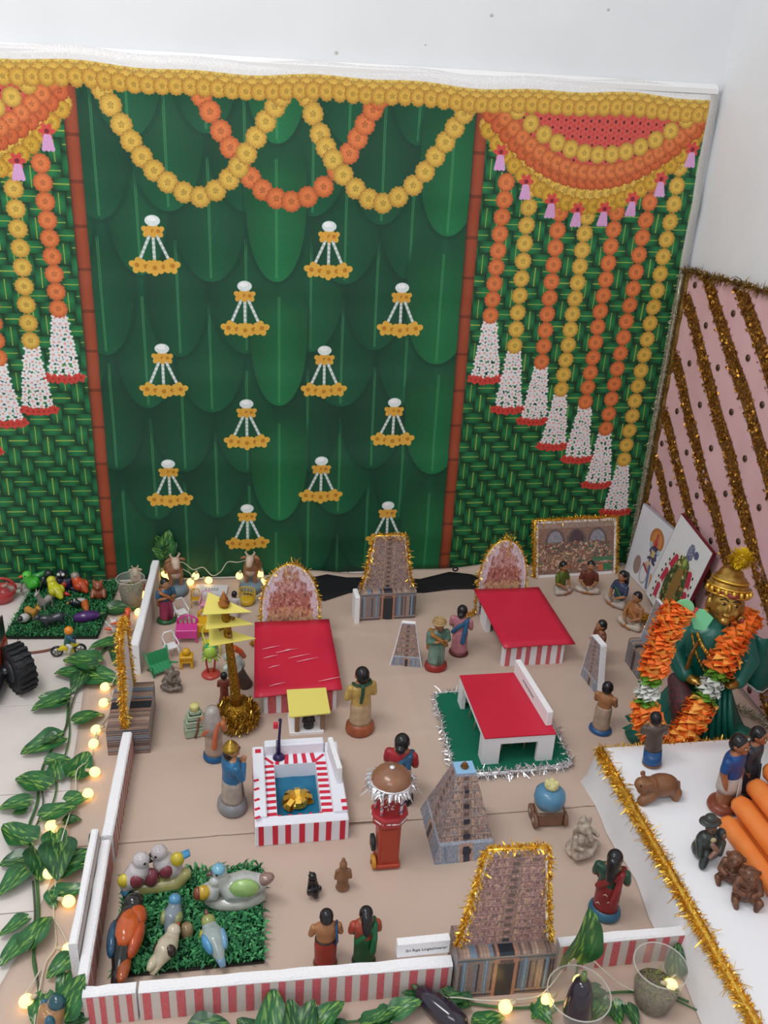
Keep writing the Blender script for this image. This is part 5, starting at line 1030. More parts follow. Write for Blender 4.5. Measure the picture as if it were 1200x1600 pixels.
def bench(label,pos,colr,w,d,h,rz):
    t=thing('toy_bench',label,'toy bench',(*pos[:2],.0032),rz); c=plast(colr)
    m=MB(); m.box(0,0,h*.55,w,d,h*.10,c,bev=.001); part('seat',m,t); m=MB(); m.box(0,-d*.5,h*.25,w*.96,.002,h*.33,c); part('front_panel',m,t)
    for sx in (-1,1):
        for sy in (-1,1): m=MB(); m.box(sx*w*.45,sy*d*.43,0,.005,.005,h*.56,c,top=1.0); part('leg',m,t)
    for k in range(5): m=MB(); m.tube([((-.4+.2*k)*w,d*.46,h*.6),((-.4+.2*k)*w,d*.5,h*(.92+.10*math.sin(k*.785)))],.0022,c,6); part('back_spindle',m,t)
    m=MB(); m.tube([(-.46*w,d*.46,h*.6),(-.46*w,d*.5,h*.85),(-.25*w,d*.5,h*.97),(0,d*.5,h*1.06),(.25*w,d*.5,h*.97),(.46*w,d*.5,h*.85),(.46*w,d*.46,h*.6)],.0028,c,6); part('back_rail',m,t); return t
bench('magenta plastic doll bench with arched spindle back',(-0.2679,-0.3469,-0.0000),'#cf3f92',.056,.040,.058,-.05)
bench('amber yellow plastic doll bench behind the flagpole',(-0.2138,-0.3198,0.0000),'#d9a820',.056,.044,.060,-.02)
t=thing('basket_chair','small yellow woven basket chair near the right cow','toy chair',(*(-0.1098,-0.1722,0.0000)[:2],.0032),-.5); c=plast('#c9a52a')
for k in range(9): m=MB(); a=PI*k/8; m.tube([(.020*math.cos(a),.014*math.sin(a)-.004,.004),(.026*math.cos(a),.018*math.sin(a),.024),(.024*math.cos(a),.020*math.sin(a),.042)],.0016,c,5); part('back_rib',m,t)
for z,r in ((.006,.020),(.024,.026),(.042,.024)): m=MB(); m.tube([(r*math.cos(PI*k/12),.75*r*math.sin(PI*k/12),z) for k in range(13)],.002,c,5); part('rim',m,t)
m=MB(); m.lathe(0,0,[(.018,0),(.022,.003),(.022,.015),(.018,.017)],c,14); part('seat',m,t)
t=thing('deck_chair','green translucent plastic doll swing seat lying tilted by the left wall','toy chair',(*(-0.3272,-0.4883,0.0000)[:2],.0032),.5); c=plast('#2f8f5c')
for z,y,rx in ((.016,-.004,.35),(.034,.012,1.25)):
    m=MB(); m.M=Matrix.Translation((0,y,z))@Matrix.Rotation(rx,4,'X'); m.box(0,0,-.0015,.050,.034,.003,c); p_=part('seat' if z<.02 else 'backrest',m,t)
    for k in range(5): q=MB(); q.M=m.M; q.box(-.02+.01*k,0,.0015,.004,.030,.0015,c); q.build('slat',p_)
for s in (-1,1): m=MB(); m.tube([(s*.025,-.02,.0),(s*.025,.008,.020),(s*.030,.026,.052)],.0025,c,6); part('side_frame',m,t); m=MB(); m.tube([(s*.025,.022,0),(s*.025,-.004,.020),(s*.034,-.026,.028)],.0025,c,6); part('side_frame',m,t)
t=thing('toy_stool','small yellow plastic toy stool with a round knob, right of the green swing seat','toy stool',(*(-0.2642,-0.4715,0.0000)[:2],.0032),.0); c=plast('#d5a21d')
m=MB(); m.box(0,0,.014,.034,.026,.020,c,bev=.002); part('seat',m,t)
for sx in (-1,1):
    for sy in (-1,1): m=MB(); m.box(sx*.013,sy*.010,0,.006,.006,.015,c); part('leg',m,t)
m=MB(); m.lathe(0,0,[(.006,.034),(.010,.038),(.010,.045),(.006,.050),(.001,.051)],c,12); part('knob',m,t)
for k in range(5): m=MB(); m.box(-.012+.006*k,-.0132,.022,.003,.001,.006,mat('amber_dark','#9a7212',.4).name); part('slot',m,t)
t=thing('toy_palm','small plastic palm tree toy with two red trunks on a red disc','toy tree',(*(-0.2034,-0.5157,0.0000)[:2],.0032),.1); r_=plast('#b8433a'); g1=plast('#2fa45e'); g2=plast('#a6c94a')
m=MB(); m.lathe(0,0,[(.023,0),(.024,.003),(.020,.007),(.004,.009)],r_,18); part('base',m,t)
for s in (-1,1): m=MB(); m.tube([(s*.007,0,.008),(s*.010,0,.03),(s*.011,.002,.055)],.0026,r_,6); part('trunk',m,t)
for k in range(22):
    a=k*2.4; z=.050+.030*(k%3)/2; l=.024*(1-.15*(k%3)); m=MB(); d=(math.cos(a),math.sin(a)*.7); m.tube([(d[0]*.004,d[1]*.004,z),(d[0]*l*.6,d[1]*l*.6,z+.006),(d[0]*l,d[1]*l,z-.004)],[.003,.006,.002],g1 if k%3 else g2,6,flat=.4); part('frond',m,t)
m=MB(); m.ell((0,-.004,.070),(.016,.014,.018),g2,12); part('crown',m,t)
# white plaque with small print
t=thing('white_plaque','white rounded plaque lying between the two brown cows','plaque',(*(-0.2113,-0.0987,0.0000)[:2],.0032),-.12); m=MB(); m.slab([(.046*math.copysign(1,math.cos(a))*min(1,abs(math.cos(a))*1.25)**.5,.028*math.copysign(1,math.sin(a))*min(1,abs(math.sin(a))*1.25)**.5) for a in [2*PI*(k+.5)/28 for k in range(28)]],0,.008,mat('plaque_white','#d9d9dc',.3,coat=.3).name); part('plate',m,t)
for j in range(3):
    for i in range(5): m=MB(); m.box(-.014+.008*i,-.006+.006*j,.008,.005,.002,.0004,'ink'); part('printed_mark',m,t)
# cows
mat('cow_brown','#8a5636',.5,var=.45,vs=30,col2='#a8785a',coat=.1); mat('cow_cream','#cdb9a3',.5,var=.3,vs=30,col2='#b9a08a'); mat('cow_base','#8296a2',.5,var=.2,vs=30)
def cow(label,pos,h,rz,body='cow_brown',face='cow_cream',base='cow_base'):
    t=thing('cow_figurine',label,'cow figurine',(*pos[:2],.0062),rz,'clay cows'); S_=lambda p:tuple(q*h for q in p)
    m=MB(); m.loft([S_((0,.1,0,.32,.42)),S_((0,.1,.14,.28,.38)),S_((0,.1,.20,.22,.30))],base,18); part('base',m,t)
    m=MB(); m.tube([S_(p) for p in [(0,.42,.50),(0,.34,.56),(0,.10,.58),(0,-.06,.58),(0,-.12,.70),(0,-.14,.80)]],[q*h for q in (.06,.17,.19,.18,.12,.09)],body,14)
    for sx in (-1,1): m.chain([S_((sx*.11,-.06,.50)),S_((sx*.11,-.08,.34)),S_((sx*.11,-.07,.17))],[.075*h,.050*h,.045*h],body,8); m.chain([S_((sx*.12,.32,.50)),S_((sx*.13,.38,.34)),S_((sx*.12,.34,.17))],[.09*h,.05*h,.045*h],body,8)
    m.ell(S_((0,-.02,.76)),S_((.10,.10,.12)),body,10); part('body',m,t,remesh=.022*h,smooth_it=4)
    m=MB(); m.tube([S_((0,-.10,.90)),S_((0,-.18,.84)),S_((0,-.27,.74)),S_((0,-.29,.71))],[.10*h,.098*h,.070*h,.045*h],face,12); hd=part('head',m,t)
    for s in (-1,1):
        m=MB(); m.ell(S_((s*.16,-.12,.88)),S_((.085,.025,.04)),body,8,rot=(0,s*.35,0)); m.build('ear',hd); m=MB(); m.chain([S_((s*.07,-.10,.95)),S_((s*.11,-.10,1.01)),S_((s*.085,-.10,1.05))],[.028*h,.020*h,.008*h],'cow_cream',8); m.build('horn',hd)
        m=MB(); m.ell(S_((s*.07,-.215,.84)),S_((.018,.018,.018)),cm('#191718'),8); m.build('eye',hd)
    m=MB(); m.chain([S_((0,.55,.55)),S_((.03,.60,.40)),S_((.02,.58,.26))],[.025*h,.02*h,.035*h],body,8); part('tail',m,t); m=MB(); m.ell(S_((0,-.10,.52)),S_((.13,.10,.14)),face,10); part('chest_patch',m,t); return t
cow('brown clay cow with white face on a blue grey base, beside the left wall',(-0.3111,-0.0952,0.0000),0.1241,.25)
cow('brown clay cow with white face on a blue grey base, beside the left arched picture',(-0.0955,-0.0920,0.0000),0.1215,-.2)
cow('cream clay cow with long horns standing behind the plastic cup',(-0.4217,-0.0798,0.0000),0.0813,.1,'cow_cream','cow_cream','terracotta')
# ---- plastic cups of soil
mat('clear_plastic','#cfccc4',.08,alpha=.25,spec=.6); mat('clear_rim','#d2cfc8',.12,alpha=.5,spec=.6); mat('soil','#4f4538',.95,var=.6,vs=200,col2='#7a735c',bump=1,bs=250)
def cup(label,pos,h,r0,r1,fill,rz=0,sprouts=True,tilt=0,soilm='soil'):
    t=thing('plastic_cup',label,'cup',(*pos[:2],.0032),rz); t.rotation_euler=(tilt,0,rz)
    m=MB(); m.lathe(0,0,[(r0*.9,0.0004),(r0,.002),(r0+(r1-r0)*.5,h*.5),(r1,h-.003)],'clear_plastic',28,False); part('cup_wall',m,t)
    m=MB(); m.tube([(r1*math.cos(2*PI*k/32),r1*math.sin(2*PI*k/32),h-.002) for k in range(32)],.0013,'clear_rim',6,True); part('rim',m,t)
    if fill:
        f=lambda z:r0+(r1-r0)*z/h-.0012
        m=MB(); m.lathe(0,0,[(.001,.0012),(f(0)*.95,.0012),(f(h*fill*.5),h*fill*.5),(f(h*fill),h*fill),(f(h*fill)*.5,h*fill+.003),(.001,h*fill+.004)],soilm,24); part('soil',m,t)
    if sprouts:
        m=MB(); R=random.Random(3); 
        for i in range(70): a,q=R.uniform(0,2*PI),R.uniform(0,1)**.5*r1*.75; p=(q*math.cos(a),q*math.sin(a),h*fill+.001); d=(R.uniform(-1,1)*.008,R.uniform(-1,1)*.008,R.uniform(.002,.009)); m.tube([p,tuple(p[k]+d[k] for k in range(3))],[.0009,.0006],mat('sprout','#8f9a55',.7).name,4)
        part('sprouts',m,t,kind='stuff')
    return t
cup('clear plastic cup half filled with soil at the back left beside the grass mat',(-0.4266,-0.1591,0.0000),.088,.026,.038,.62)
cup('clear plastic cup with soil and sprouts at the front right beside the white platform',(0.5154,-1.4942,0.0000),.088,.030,.042,.42,sprouts=True)
cup('clear plastic cup holding a dark aubergine at the front, below the upright leaf',(0.3692,-1.5225,0.0000),.085,.034,.048,0,sprouts=False)
mat('aubergine','#2a2230',.12,coat=.8)
t=thing('aubergine','dark glossy aubergine standing inside the front plastic cup','vegetable',(*(0.3747,-1.5189,0.0000)[:2],.0062)); m=MB(); m.tube([(0,0,0),(0,0,.012),(0,.0,.035),(.002,.004,.065),(.003,.006,.088),(.003,.006,.094)],[.008,.020,.023,.019,.013,.005],'aubergine',18); part('fruit',m,t); m=MB(); m.tube([(.003,.006,.091),(.004,.008,.108)],[.006,.004],plast('#6a7a4a'),8); part('stem',m,t)
t=thing('aubergine','dark glossy aubergine lying in front of the big tower among the leaves','vegetable',(*(0.1702,-1.4809,0.0000)[:2],.020),.7); m=MB(); m.tube([(0,-.045,0),(0,-.036,0),(0,-.01,0),(0,.025,.002),(0,.046,.004),(0,.052,.005)],[.006,.017,.021,.017,.012,.005],'aubergine',18); part('fruit',m,t); m=MB(); m.tube([(0,.048,.004),(0,.064,.008)],[.006,.004],plast('#4a5a3a'),8); part('stem',m,t)
# ---- toys on the rear grass mat
def fruit(name,label,pos,pts,rad,matn,extra=None,z=.012,cat='toy vegetable'):
    t=thing(name,label,cat,(*pos[:2],z)); m=MB(); m.tube(pts,rad,matn,12); part('fruit',m,t)
    if extra: m=MB(); m.tube(extra[0],extra[1],extra[2],7); part('stalk',m,t)
    return t
def animal(label,pos,L,rz,colr,name='toy_animal',legh=.5,neck=.45,headc=None,tail=True,z=.009,ears=True,bodyr=.20):
    """four-legged plastic toy, head toward -y"""
    t=thing(name,label,'toy animal',(*pos[:2],z),rz); c=plast(colr); hc=plast(headc) if headc else c; q=L; zb=legh*q
    m=MB(); m.tube([(0,.46*q,zb+.10*q),(0,.34*q,zb+.08*q),(0,0,zb+.03*q),(0,-.28*q,zb+.08*q),(0,-.42*q,zb+.08*q+neck*q*.5),(0,-.50*q,zb+.06*q+neck*q)],[.08*q,bodyr*q,bodyr*.9*q,bodyr*1.05*q,.12*q,.09*q],c,12)
    for s in (-1,1): m.chain([(s*.12*q,-.26*q,zb),(s*.12*q,-.25*q,zb*.5),(s*.12*q,-.27*q,.03*q)],[.085*q,.055*q,.05*q],c,8); m.chain([(s*.12*q,.30*q,zb),(s*.12*q,.38*q,zb*.5),(s*.12*q,.33*q,.03*q)],[.10*q,.055*q,.05*q],c,8)
    part('body',m,t,remesh=.035*q,smooth_it=3)
    hz=zb+.10*q+neck*q; m=MB(); m.tube([(0,-.46*q,hz),(0,-.54*q,hz),(0,-.68*q,hz-.06*q),(0,-.74*q,hz-.07*q)],[.09*q,.115*q,.075*q,.04*q],hc,10); h=part('head',m,t)
    if ears:
        for s in (-1,1): m=MB(); m.chain([(s*.07*q,-.48*q,hz+.08*q),(s*.10*q,-.46*q,hz+.20*q)],[.04*q,.018*q],hc,7); m.build('ear',h)
    if tail: m=MB(); m.chain([(0,.48*q,zb+.10*q),(.02*q,.62*q,zb),(.03*q,.66*q,zb-.12*q)],[.035*q,.03*q,.02*q],c,7); part('tail',m,t)
    return t
bird('bright green plastic parrot with orange beak on the rear grass mat',(-0.7204,-0.0766,0.0000),(-0.6846,-0.0645,0.0000),.021,'#4fc33f','#45b53a','#5fd04a',None,beak='#e2622c',up=1.1,name='toy_bird')
fruit('toy_leaf_pod','green ribbed plastic pod behind the green parrot',(-0.7043,-0.0334,0.0000),[(-.04,-.01,.012),(0,.0,.022),(.045,.01,.040)],[.006,.011,.004],plast('#3f9a4a'))
bird('yellow plastic chick with orange beak on the rear grass mat',(-0.6513,-0.0961,0.0000),(-0.6163,-0.1414,0.0000),.020,'#d8d92e','#ccc827','#e0dc3a',None,beak='#e0742c',up=1.0,name='toy_bird')
lump('toy_ape','black plastic ape behind the yellow chick','toy animal',(-0.6612,-0.0588,0.0000),[('e',(0,0,.022),(.020,.016,.022)),('e',(0,-.006,.050),(.014,.014,.014)),('l',[(-.018,0,.034),(-.026,-.014,.010)],[.007,.006]),('l',[(.018,0,.034),(.026,-.014,.010)],[.007,.006])],plast('#1f2a24'),.002,z=.010)
lump('toy_monkey','dark purple plastic monkey with white eyes at the back of the rear grass mat','toy animal',(-0.6163,-0.0768,0.0000),[('e',(0,0,.022),(.020,.015,.022)),('e',(-.006,-.006,.058),(.014,.013,.014)),('l',[(-.016,0,.036),(-.030,-.010,.018)],[.007,.006]),('l',[(.016,0,.036),(.040,.004,.044)],[.007,.006]),('l',[(.01,0,.01),(.034,-.012,.006)],[.008,.007])],plast('#241f3a'),.002,z=.010,extra=[('eye','e',(-.012,-.017,.062),.0048,cm('#e8e2da')),('eye','e',(.0,-.018,.062),.0048,cm('#e8e2da')),('red_belly','e',(-.002,-.012,.026),(.008,.006,.009),plast('#b5382e'))])
bird('orange red plastic hen with grey head on the rear grass mat',(-0.5927,-0.0712,0.0000),(-0.5521,-0.1106,0.0000),.019,'#d9552a','#c94a24','#a89c90',None,beak='#d98a3a',up=1.0,name='toy_bird')
lump('toy_bear','brown plastic bear sitting at the right of the rear grass mat','toy animal',(-0.5186,-0.1274,0.0000),[('e',(0,0,.018),(.019,.017,.020)),('e',(0,-.004,.044),(.015,.014,.014)),('e',(-.011,-.002,.057),.005),('e',(.011,-.002,.057),.005),('l',[(-.014,-.004,.028),(-.016,-.018,.016)],[.007,.006]),('l',[(.014,-.004,.028),(.016,-.018,.016)],[.007,.006]),('e',(0,-.017,.042),(.006,.006,.005))],plast('#8a4a30'),.002,z=.010)
animal('grey plastic goat with raised head on the rear grass mat',(-0.6526,-0.1766,0.0000),.050,-.5,'#a09a94',neck=.7,legh=.5)
animal('tan plastic horse on the left of the rear grass mat',(-0.6766,-0.2346,0.0000),.048,.9,'#b5802f',neck=.35,legh=.6)
animal('dark grey plastic panther in the middle of the rear grass mat',(-0.6179,-0.2714,0.0000),.066,-1.2,'#363b42',neck=.15,legh=.38)
animal('beige plastic dog at the left edge of the rear grass mat',(-0.7488,-0.0889,0.0000),.044,-1.0,'#9c8a80',neck=.3,legh=.5)
bird('black and white plastic penguin lying on the rear grass mat',(-0.5857,-0.1851,0.0000),(-0.5536,-0.1739,0.0000),.014,'#1c2226','#1c2226','#1c2226',None,beak='#c9983a',up=.2,name='toy_bird',extra=(('white_belly',(.0,-.1,1.5),(.6,1.6,.5),'#d8d8d6'),))
bird('white plastic penguin with yellow tip lying at the front of the rear grass mat',(-0.7037,-0.2614,0.0000),(-0.6805,-0.2310,0.0000),.013,'#d5d5d2',None,'#2a2e30','#d2ae4a',up=.1,name='toy_bird')
fruit('toy_carrot','orange speckled plastic carrot on the rear grass mat',(-0.5482,-0.1880,0.0000),[(-.008,.028,.012),(-.004,.015,.013),(.004,-.012,.012),(.010,-.032,.010)],[.006,.0115,.009,.002],mat('carrot','#d0733a',.4,var=.5,vs=150,col2='#9c4a20').name)
fruit('toy_eggplant','purple plastic eggplant at the front right of the rear grass mat',(-0.5346,-0.2491,0.0000),[(-.034,-.008,.012),(-.026,-.006,.013),(0,0,.014),(.022,.006,.013),(.034,.010,.012)],[.005,.013,.0165,.012,.004],mat('purple_shine','#4a2468',.2,coat=.5).name,([(.032,.010,.012),(.046,.016,.016)],[.006,.003],plast('#3f6a3a')))
fruit('toy_chilli','red plastic chilli beside the dark purple monkey',(-0.6227,-0.1126,0.0000),[(-.012,.006,.010),(0,0,.012),(.016,-.004,.010),(.026,-.010,.008)],[.004,.007,.006,.001],plast('#b8342c'))
# red basket
t=thing('toy_basket','red plastic toy basket with a handle at the back left edge','toy basket',(*(-0.7837,-0.1007,0.0000)[:2],.0032),.2); c=plast('#b53a38'); m=MB(); m.lathe(0,0,[(.030,0),(.036,.016),(.040,.032),(.038,.033),(.034,.016),(.028,.003)],c,18); part('bowl',m,t); m=MB(); m.tube([(.038*math.cos(PI*k/12),0,.030+.036*math.sin(PI*k/12)) for k in range(13)],.004,c,8); part('handle',m,t)
# dinosaur, cat, motorbike, cord, tractor
t=lump('toy_dinosaur','orange red plastic dinosaur standing near the top of the gold tinsel','toy animal',(-0.4303,-0.3087,0.0000),[('l',[(.0,.0,.022),(.004,0,.044),(.010,-.002,.062)],[.013,.012,.008]),('e',(.012,-.004,.072),(.009,.012,.009)),('l',[(.012,-.012,.071),(.012,-.020,.069)],[.006,.004]),('l',[(0,.0,.020),(-.024,.006,.012),(-.050,.002,.016)],[.011,.008,.003]),('l',[(-.004,-.008,.020),(-.006,-.014,.002)],[.008,.006]),('l',[(.008,-.006,.020),(.010,-.012,.002)],[.008,.006]),('l',[(-.008,-.012,.042),(-.030,-.020,.044)],[.005,.003]),('l',[(.014,-.012,.042),(.018,-.022,.040)],[.004,.003])],plast('#d4552c'),.0018,z=.004)
lump('toy_cat','small white plastic cat beside the orange dinosaur','toy animal',(-0.4574,-0.3002,0.0000),[('e',(0,0,.014),(.012,.012,.015)),('e',(0,-.006,.034),(.010,.010,.010)),('e',(-.007,-.004,.044),(.003,.003,.005)),('e',(.007,-.004,.044),(.003,.003,.005)),('l',[(-.010,.004,.012),(-.022,.006,.03)],[.004,.003])],plast('#cfd0cc'),.002)
def bike():
    a,b=(-0.5870,-0.3982,0.0000),(-0.5321,-0.3912,0.0000); L=math.hypot(b[0]-a[0],b[1]-a[1]); t=thing('toy_motorbike','yellow toy motorbike with a rider in an orange helmet near the leafy vine','toy motorbike',((a[0]+b[0])/2,(a[1]+b[1])/2,.0005),math.atan2(b[1]-a[1],b[0]-a[0])); y=plast('#d6c329'); k=plast('#25282a'); r=.0155
    for s in (-1,1):
        m=MB(); m.tube([(s*L/2+(r-.003)*math.cos(2*PI*i/24),0,r+(r-.003)*math.sin(2*PI*i/24)) for i in range(24)],.0035,k,8,True); w=part('wheel',m,t); m=MB(); m.tube([(s*L/2,-.003,r),(s*L/2,.003,r)],.010,plast('#d8d6cc'),14); m.build('hub',w)
        for q in range(5): m=MB(); m.tube([(s*L/2+.002*math.cos(q*1.26),-.0036,r+.002*math.sin(q*1.26)),(s*L/2+.009*math.cos(q*1.26),-.0036,r+.009*math.sin(q*1.26))],.0012,k,5); m.build('spoke',w)
    m=MB(); m.chain([(-L*.40,0,.022),(-L*.1,0,.024),(L*.15,0,.030),(L*.38,0,.030)],[.006,.009,.008,.005],y,10); m.chain([(-L*.05,0,.020),(L*.12,0,.014)],[.008,.008],y,10); part('body',m,t,remesh=.0015); m=MB(); m.tube([(L*.30,-.012,.042),(L*.33,0,.040),(L*.30,.012,.042)],.0018,k,6); part('handlebar',m,t); m=MB(); m.tube([(L/2,0,.0155),(L*.36,0,.036)],.0025,plast('#b9b9b4'),6); part('fork',m,t)
    m=MB(); m.chain([(-L*.02,0,.036),(L*.08,0,.056)],[.009,.010],plast('#2f6a5a'),10); part('rider_torso',m,t); m=MB(); m.ell((L*.10,0,.072),(.0115,.011,.0115),plast('#e58a2c'),12); part('helmet',m,t)
    for s in (-1,1): m=MB(); m.chain([(L*.08,s*.009,.058),(L*.22,s*.012,.050),(L*.30,s*.012,.044)],[.005,.004,.003],plast('#2f5a7a'),8); part('rider_arm',m,t); m=MB(); m.chain([(0,s*.006,.034),(L*.12,s*.011,.030),(L*.02,s*.011,.014)],[.006,.005,.004],plast('#c9c9c4'),8); part('rider_leg',m,t)
bike()
t=tag(MB().tube([tuple(v) for v in spline([tuple((-0.6549,-0.3796,0.0030)),tuple((-0.6219,-0.3736,0.0030)),tuple((-0.5929,-0.3612,0.0030)),tuple((-0.5688,-0.3543,0.0030)),tuple((-0.5512,-0.3606,0.0120))],24)],[.0035]*20+[.004,.006,.007,.003],mat('snake_brown','#8f5a48',.45,var=.4,vs=80).name,8).build('toy_snake'),'brown rubber toy snake stretched between the tractor and the motorbike','toy snake')
def tractor():
    t=thing('toy_tractor','large red and black plastic toy tractor at the left edge','toy tractor',(*(-0.6696,-0.5578,0.0000)[:2],.0005),0); rd=mat('tractor_red','#b8402f',.4,coat=.15).name; k=mat('tyre_black','#26282b',.55).name; g=plast('#3a3d42')
    m=MB(); m.box(-.085,.045,.062,.140,.130,.040,rd,bev=.006); m.box(-.078,.060,.10,.125,.090,.085,rd,bev=.006,top=.9); b=part('cab',m,t)
    m=MB(); m.box(-.085,.0135,.116,.080,.006,.052,plast('#15181c'),top=.9); m.build('window',b)
    m=MB(); m.box(-.0145,.060,.118,.003,.060,.050,plast('#15181c'),top=.95); m.build('windscreen',b)
    m=MB(); m.box(-.085,.03,.028,.150,.150,.036,g,bev=.004); m.box(-.09,-.06,.022,.12,.07,.040,g,bev=.004); part('chassis',m,t); m=MB(); m.tube([(-.05,.02,.05),(.03,.035,.055)],.010,g,10); part('axle',m,t)
    for (x,y,r,w,az) in ((.022,.030,.058,.046,-.95),(-.16,.030,.058,.046,-1.2),(-.15,-.09,.036,.03,-1.3)):
        T=Matrix.Translation((x,y,r))@Matrix.Rotation(az,4,'Z')
        m=MB(); m.M=T; m.tube([(0,-w/2,0),(0,-w/2+.004,0),(0,w/2-.004,0),(0,w/2,0)],[r*.80,r*.93,r*.93,r*.80],k,28); wl=part('wheel',m,t)
        m=MB(); m.M=T; m.tube([(0,-w/2-.003,0),(0,-w/2+.001,0)],[r*.42,r*.50],g,16); m.build('hub',wl)
        for q in range(20):
            a=2*PI*q/20; m=MB(); m.M=T@Matrix.Rotation(-a,4,'Y')@Matrix.Translation((r*.955,0,0)); m.box(0,-w*.22,-.004,.008,w*.46,.008,k); m.box(0,w*.22,-.001,.008,w*.46,.008,k); m.build('tread_lug',wl)
tractor()
# duck at the very front left corner
bird('brown and blue glazed duck figurine at the bottom left, below the wall corner',(-0.4099,-1.4120,0.0000),(-0.4412,-1.4248,0.0000),.022,'#b98a5e','#2f6a80','#2b5a66','#c9b49a',up=.7,z0=.003)
# ---------------------------------------------------------------- pictures, statue, platform things, vines, lights
def hall_picture():
    c=Cv(0,1,0,1,.005,'#8d6f62'); R=random.Random(8)
    for x in (.22,.5,.78): c.disc(x,.62,.13,.26,'#6a5a58'); c.disc(x,.62,.10,.22,'#8f8d96' if x!=.5 else '#54454a'); c.rect(x-.10,x+.10,.40,.62,'#77655f')
    for i in range(420):
        x,z=R.uniform(.02,.98),R.uniform(.05,.62); c.disc(x,z,R.uniform(.008,.022),R.uniform(.01,.03),R.choice(['#a8604a','#c09a7a','#7d4a3e','#b8917f','#5d5a52','#8a5a50','#c9b09a','#4f6a4a']))
    for i in range(60): x,z=R.uniform(.05,.95),R.uniform(.10,.5); c.disc(x,z,.012,.016,'#d0a98c')
    c.rect(.70,1,.22,.30,'#4f7a5a'); c.rect(.86,.97,.03,.16,'#3f7a52'); c.rect(.80,.86,.03,.14,'#c8704a'); c.rect(0,1,.9,1,'#a0897c'); c.noise(.10,2,2); return c.a
print_mat('print_hall',hall_picture(),.35,.3)
def hall_frame():
    a,b=(0.7719,-0.0859,0.0000),(1.0420,-0.0710,0.0000); c,w,rz=fb((a[0],-.085),(b[0],-.072)); t=thing('hall_picture','wide picture of a crowded hall with gold tinsel leaning on the backdrop','picture board',(c[0],c[1],.0034),rz); h=.178; lean=.30
    M_=Matrix.Rotation(-lean,4,'X'); m=MB(); m.M=M_; P=[(-w/2,0),(w/2,0),(w/2,h),(-w/2,h)]; m.cut(P,.008,'foam','foam_cut'); bd=part('board',m,t)
    m=MB(); m.M=M_; m.cut(scaled(P,.93,.90),.0006,'print_hall','print_hall',-.0008); m.build('printed_picture',bd)
    e=tinsel([(-w/2,.004,h*.0),(-w/2,.004,h*.5),(-w/2,.004,h),(-w/4,.004,h),(0,.004,h+.002),(w/4,.004,h),(w/2,.004,h),(w/2,.004,h*.5),(w/2,.004,0)],.014,4000,'gold_foil',.0010,3,.005); e.v=[M_@v for v in e.v]; part('tinsel_trim',e,t,kind='stuff')
hall_frame()
def figure_print(kind):
    """devotional picture: a standing decorated figure on a pale ground"""
    c=Cv(0,1,0,1.2,.005,'#dcdde4' if kind==0 else '#dfe0e2'); R=random.Random(kind+3)
    if kind==0:
        c.disc(.60,.86,.19,.19,'#b5703a'); c.disc(.60,.86,.14,.14,'#c98a4a'); c.disc(.60,.80,.055,.07,'#b8434a'); c.rect(.57,.63,.84,.97,'#c04a44')
        for i in range(60): c.disc(R.uniform(.50,.70),R.uniform(.48,.74),.022,.026,R.choice(['#3a3f63','#4d4f78','#2e2f4a','#6a4a5a']))
        c.disc(.60,.62,.05,.06,'#cbb27a'); c.disc(.48,.74,.045,.045,'#a9c4cf'); c.disc(.72,.70,.045,.05,'#a9c4cf'); c.disc(.56,.40,.09,.06,'#d5b596')
        for k in range(40): a=k/40*2*PI; c.disc(.50+.10*math.cos(a),.22+.16*math.sin(a),.012,.012,'#8f94a0')
        c.line(.44,.36,.60,.28,.05,'#a83a44'); c.line(.60,.40,.66,.06,.06,'#5d6f96'); c.line(.70,.30,.74,.06,.06,'#c9946f'); c.disc(.28,.26,.10,.16,'#9a8480'); c.line(.78,.28,.84,.03,.05,'#b5857a')
    else:
        c.disc(.55,.45,.27,.42,'#3f4a2e')
        for i in range(260):
            a,q=R.uniform(0,2*PI),R.random()**.5; c.disc(.55+.27*q*math.cos(a),.45+.42*q*math.sin(a),.020,.022,R.choice(['#2f4a26','#57683a','#8a7038','#a98a44','#3a3a24','#6f7a44','#d0c48a']))
        c.disc(.55,.46,.10,.30,'#8f6f3a'); c.disc(.55,.80,.075,.09,'#5d7a3a'); c.disc(.55,.80,.04,.05,'#a9b05a'); c.disc(.58,.96,.085,.11,'#757a92'); c.disc(.72,1.0,.06,.05,'#5a5f80')
        for i in range(30): c.disc(R.uniform(.52,.66),R.uniform(.88,1.05),.012,.012,R.choice(['#4f5577','#9aa0b8']))
        for s in (-1,1):
            for k in range(16):
                t=k/15; x=.55+s*(.20+.14*math.sin(t*2.2)); z=.80-.74*t; c.disc(x,z,.055,.045,'#b8324a' if k%5 else '#dcd9d0')
        for s in (-1,1):
            for k in range(16): t=k/15; x=.55+s*(.29+.14*math.sin(t*2.2)); c.disc(x,.80-.74*t,.02,.02,'#20301f' if k%2 else '#d9dcd0')
    c.noise(.015,kind,2); return c.a
print_mat('print_deity_pale',figure_print(0),.3,.4); print_mat('print_deity_green',figure_print(1),.3,.4); mat('maroon_frame','#6d1f2c',.45); mat('grey_back','#a9a9b0',.6)
def wall_picture(label,bl,br,h,lean,pm,frame,tilt=0,z=.003):
    c,w,rz=fb(bl,br); t=thing('wall_picture',label,'picture board',(c[0],c[1],z),rz); M_=Matrix.Rotation(-lean,4,'X')@Matrix.Rotation(tilt,4,'Y')
    P=[(-w/2,0),(w/2,0),(w/2,h),(-w/2,h)]; m=MB(); m.M=M_; m.cut(P,.010,frame,frame); b=part('backing_board',m,t); m=MB(); m.M=M_; m.cut(scaled(P,.975,.985),.0008,pm,pm,-.001); m.build('printed_picture',b); return t
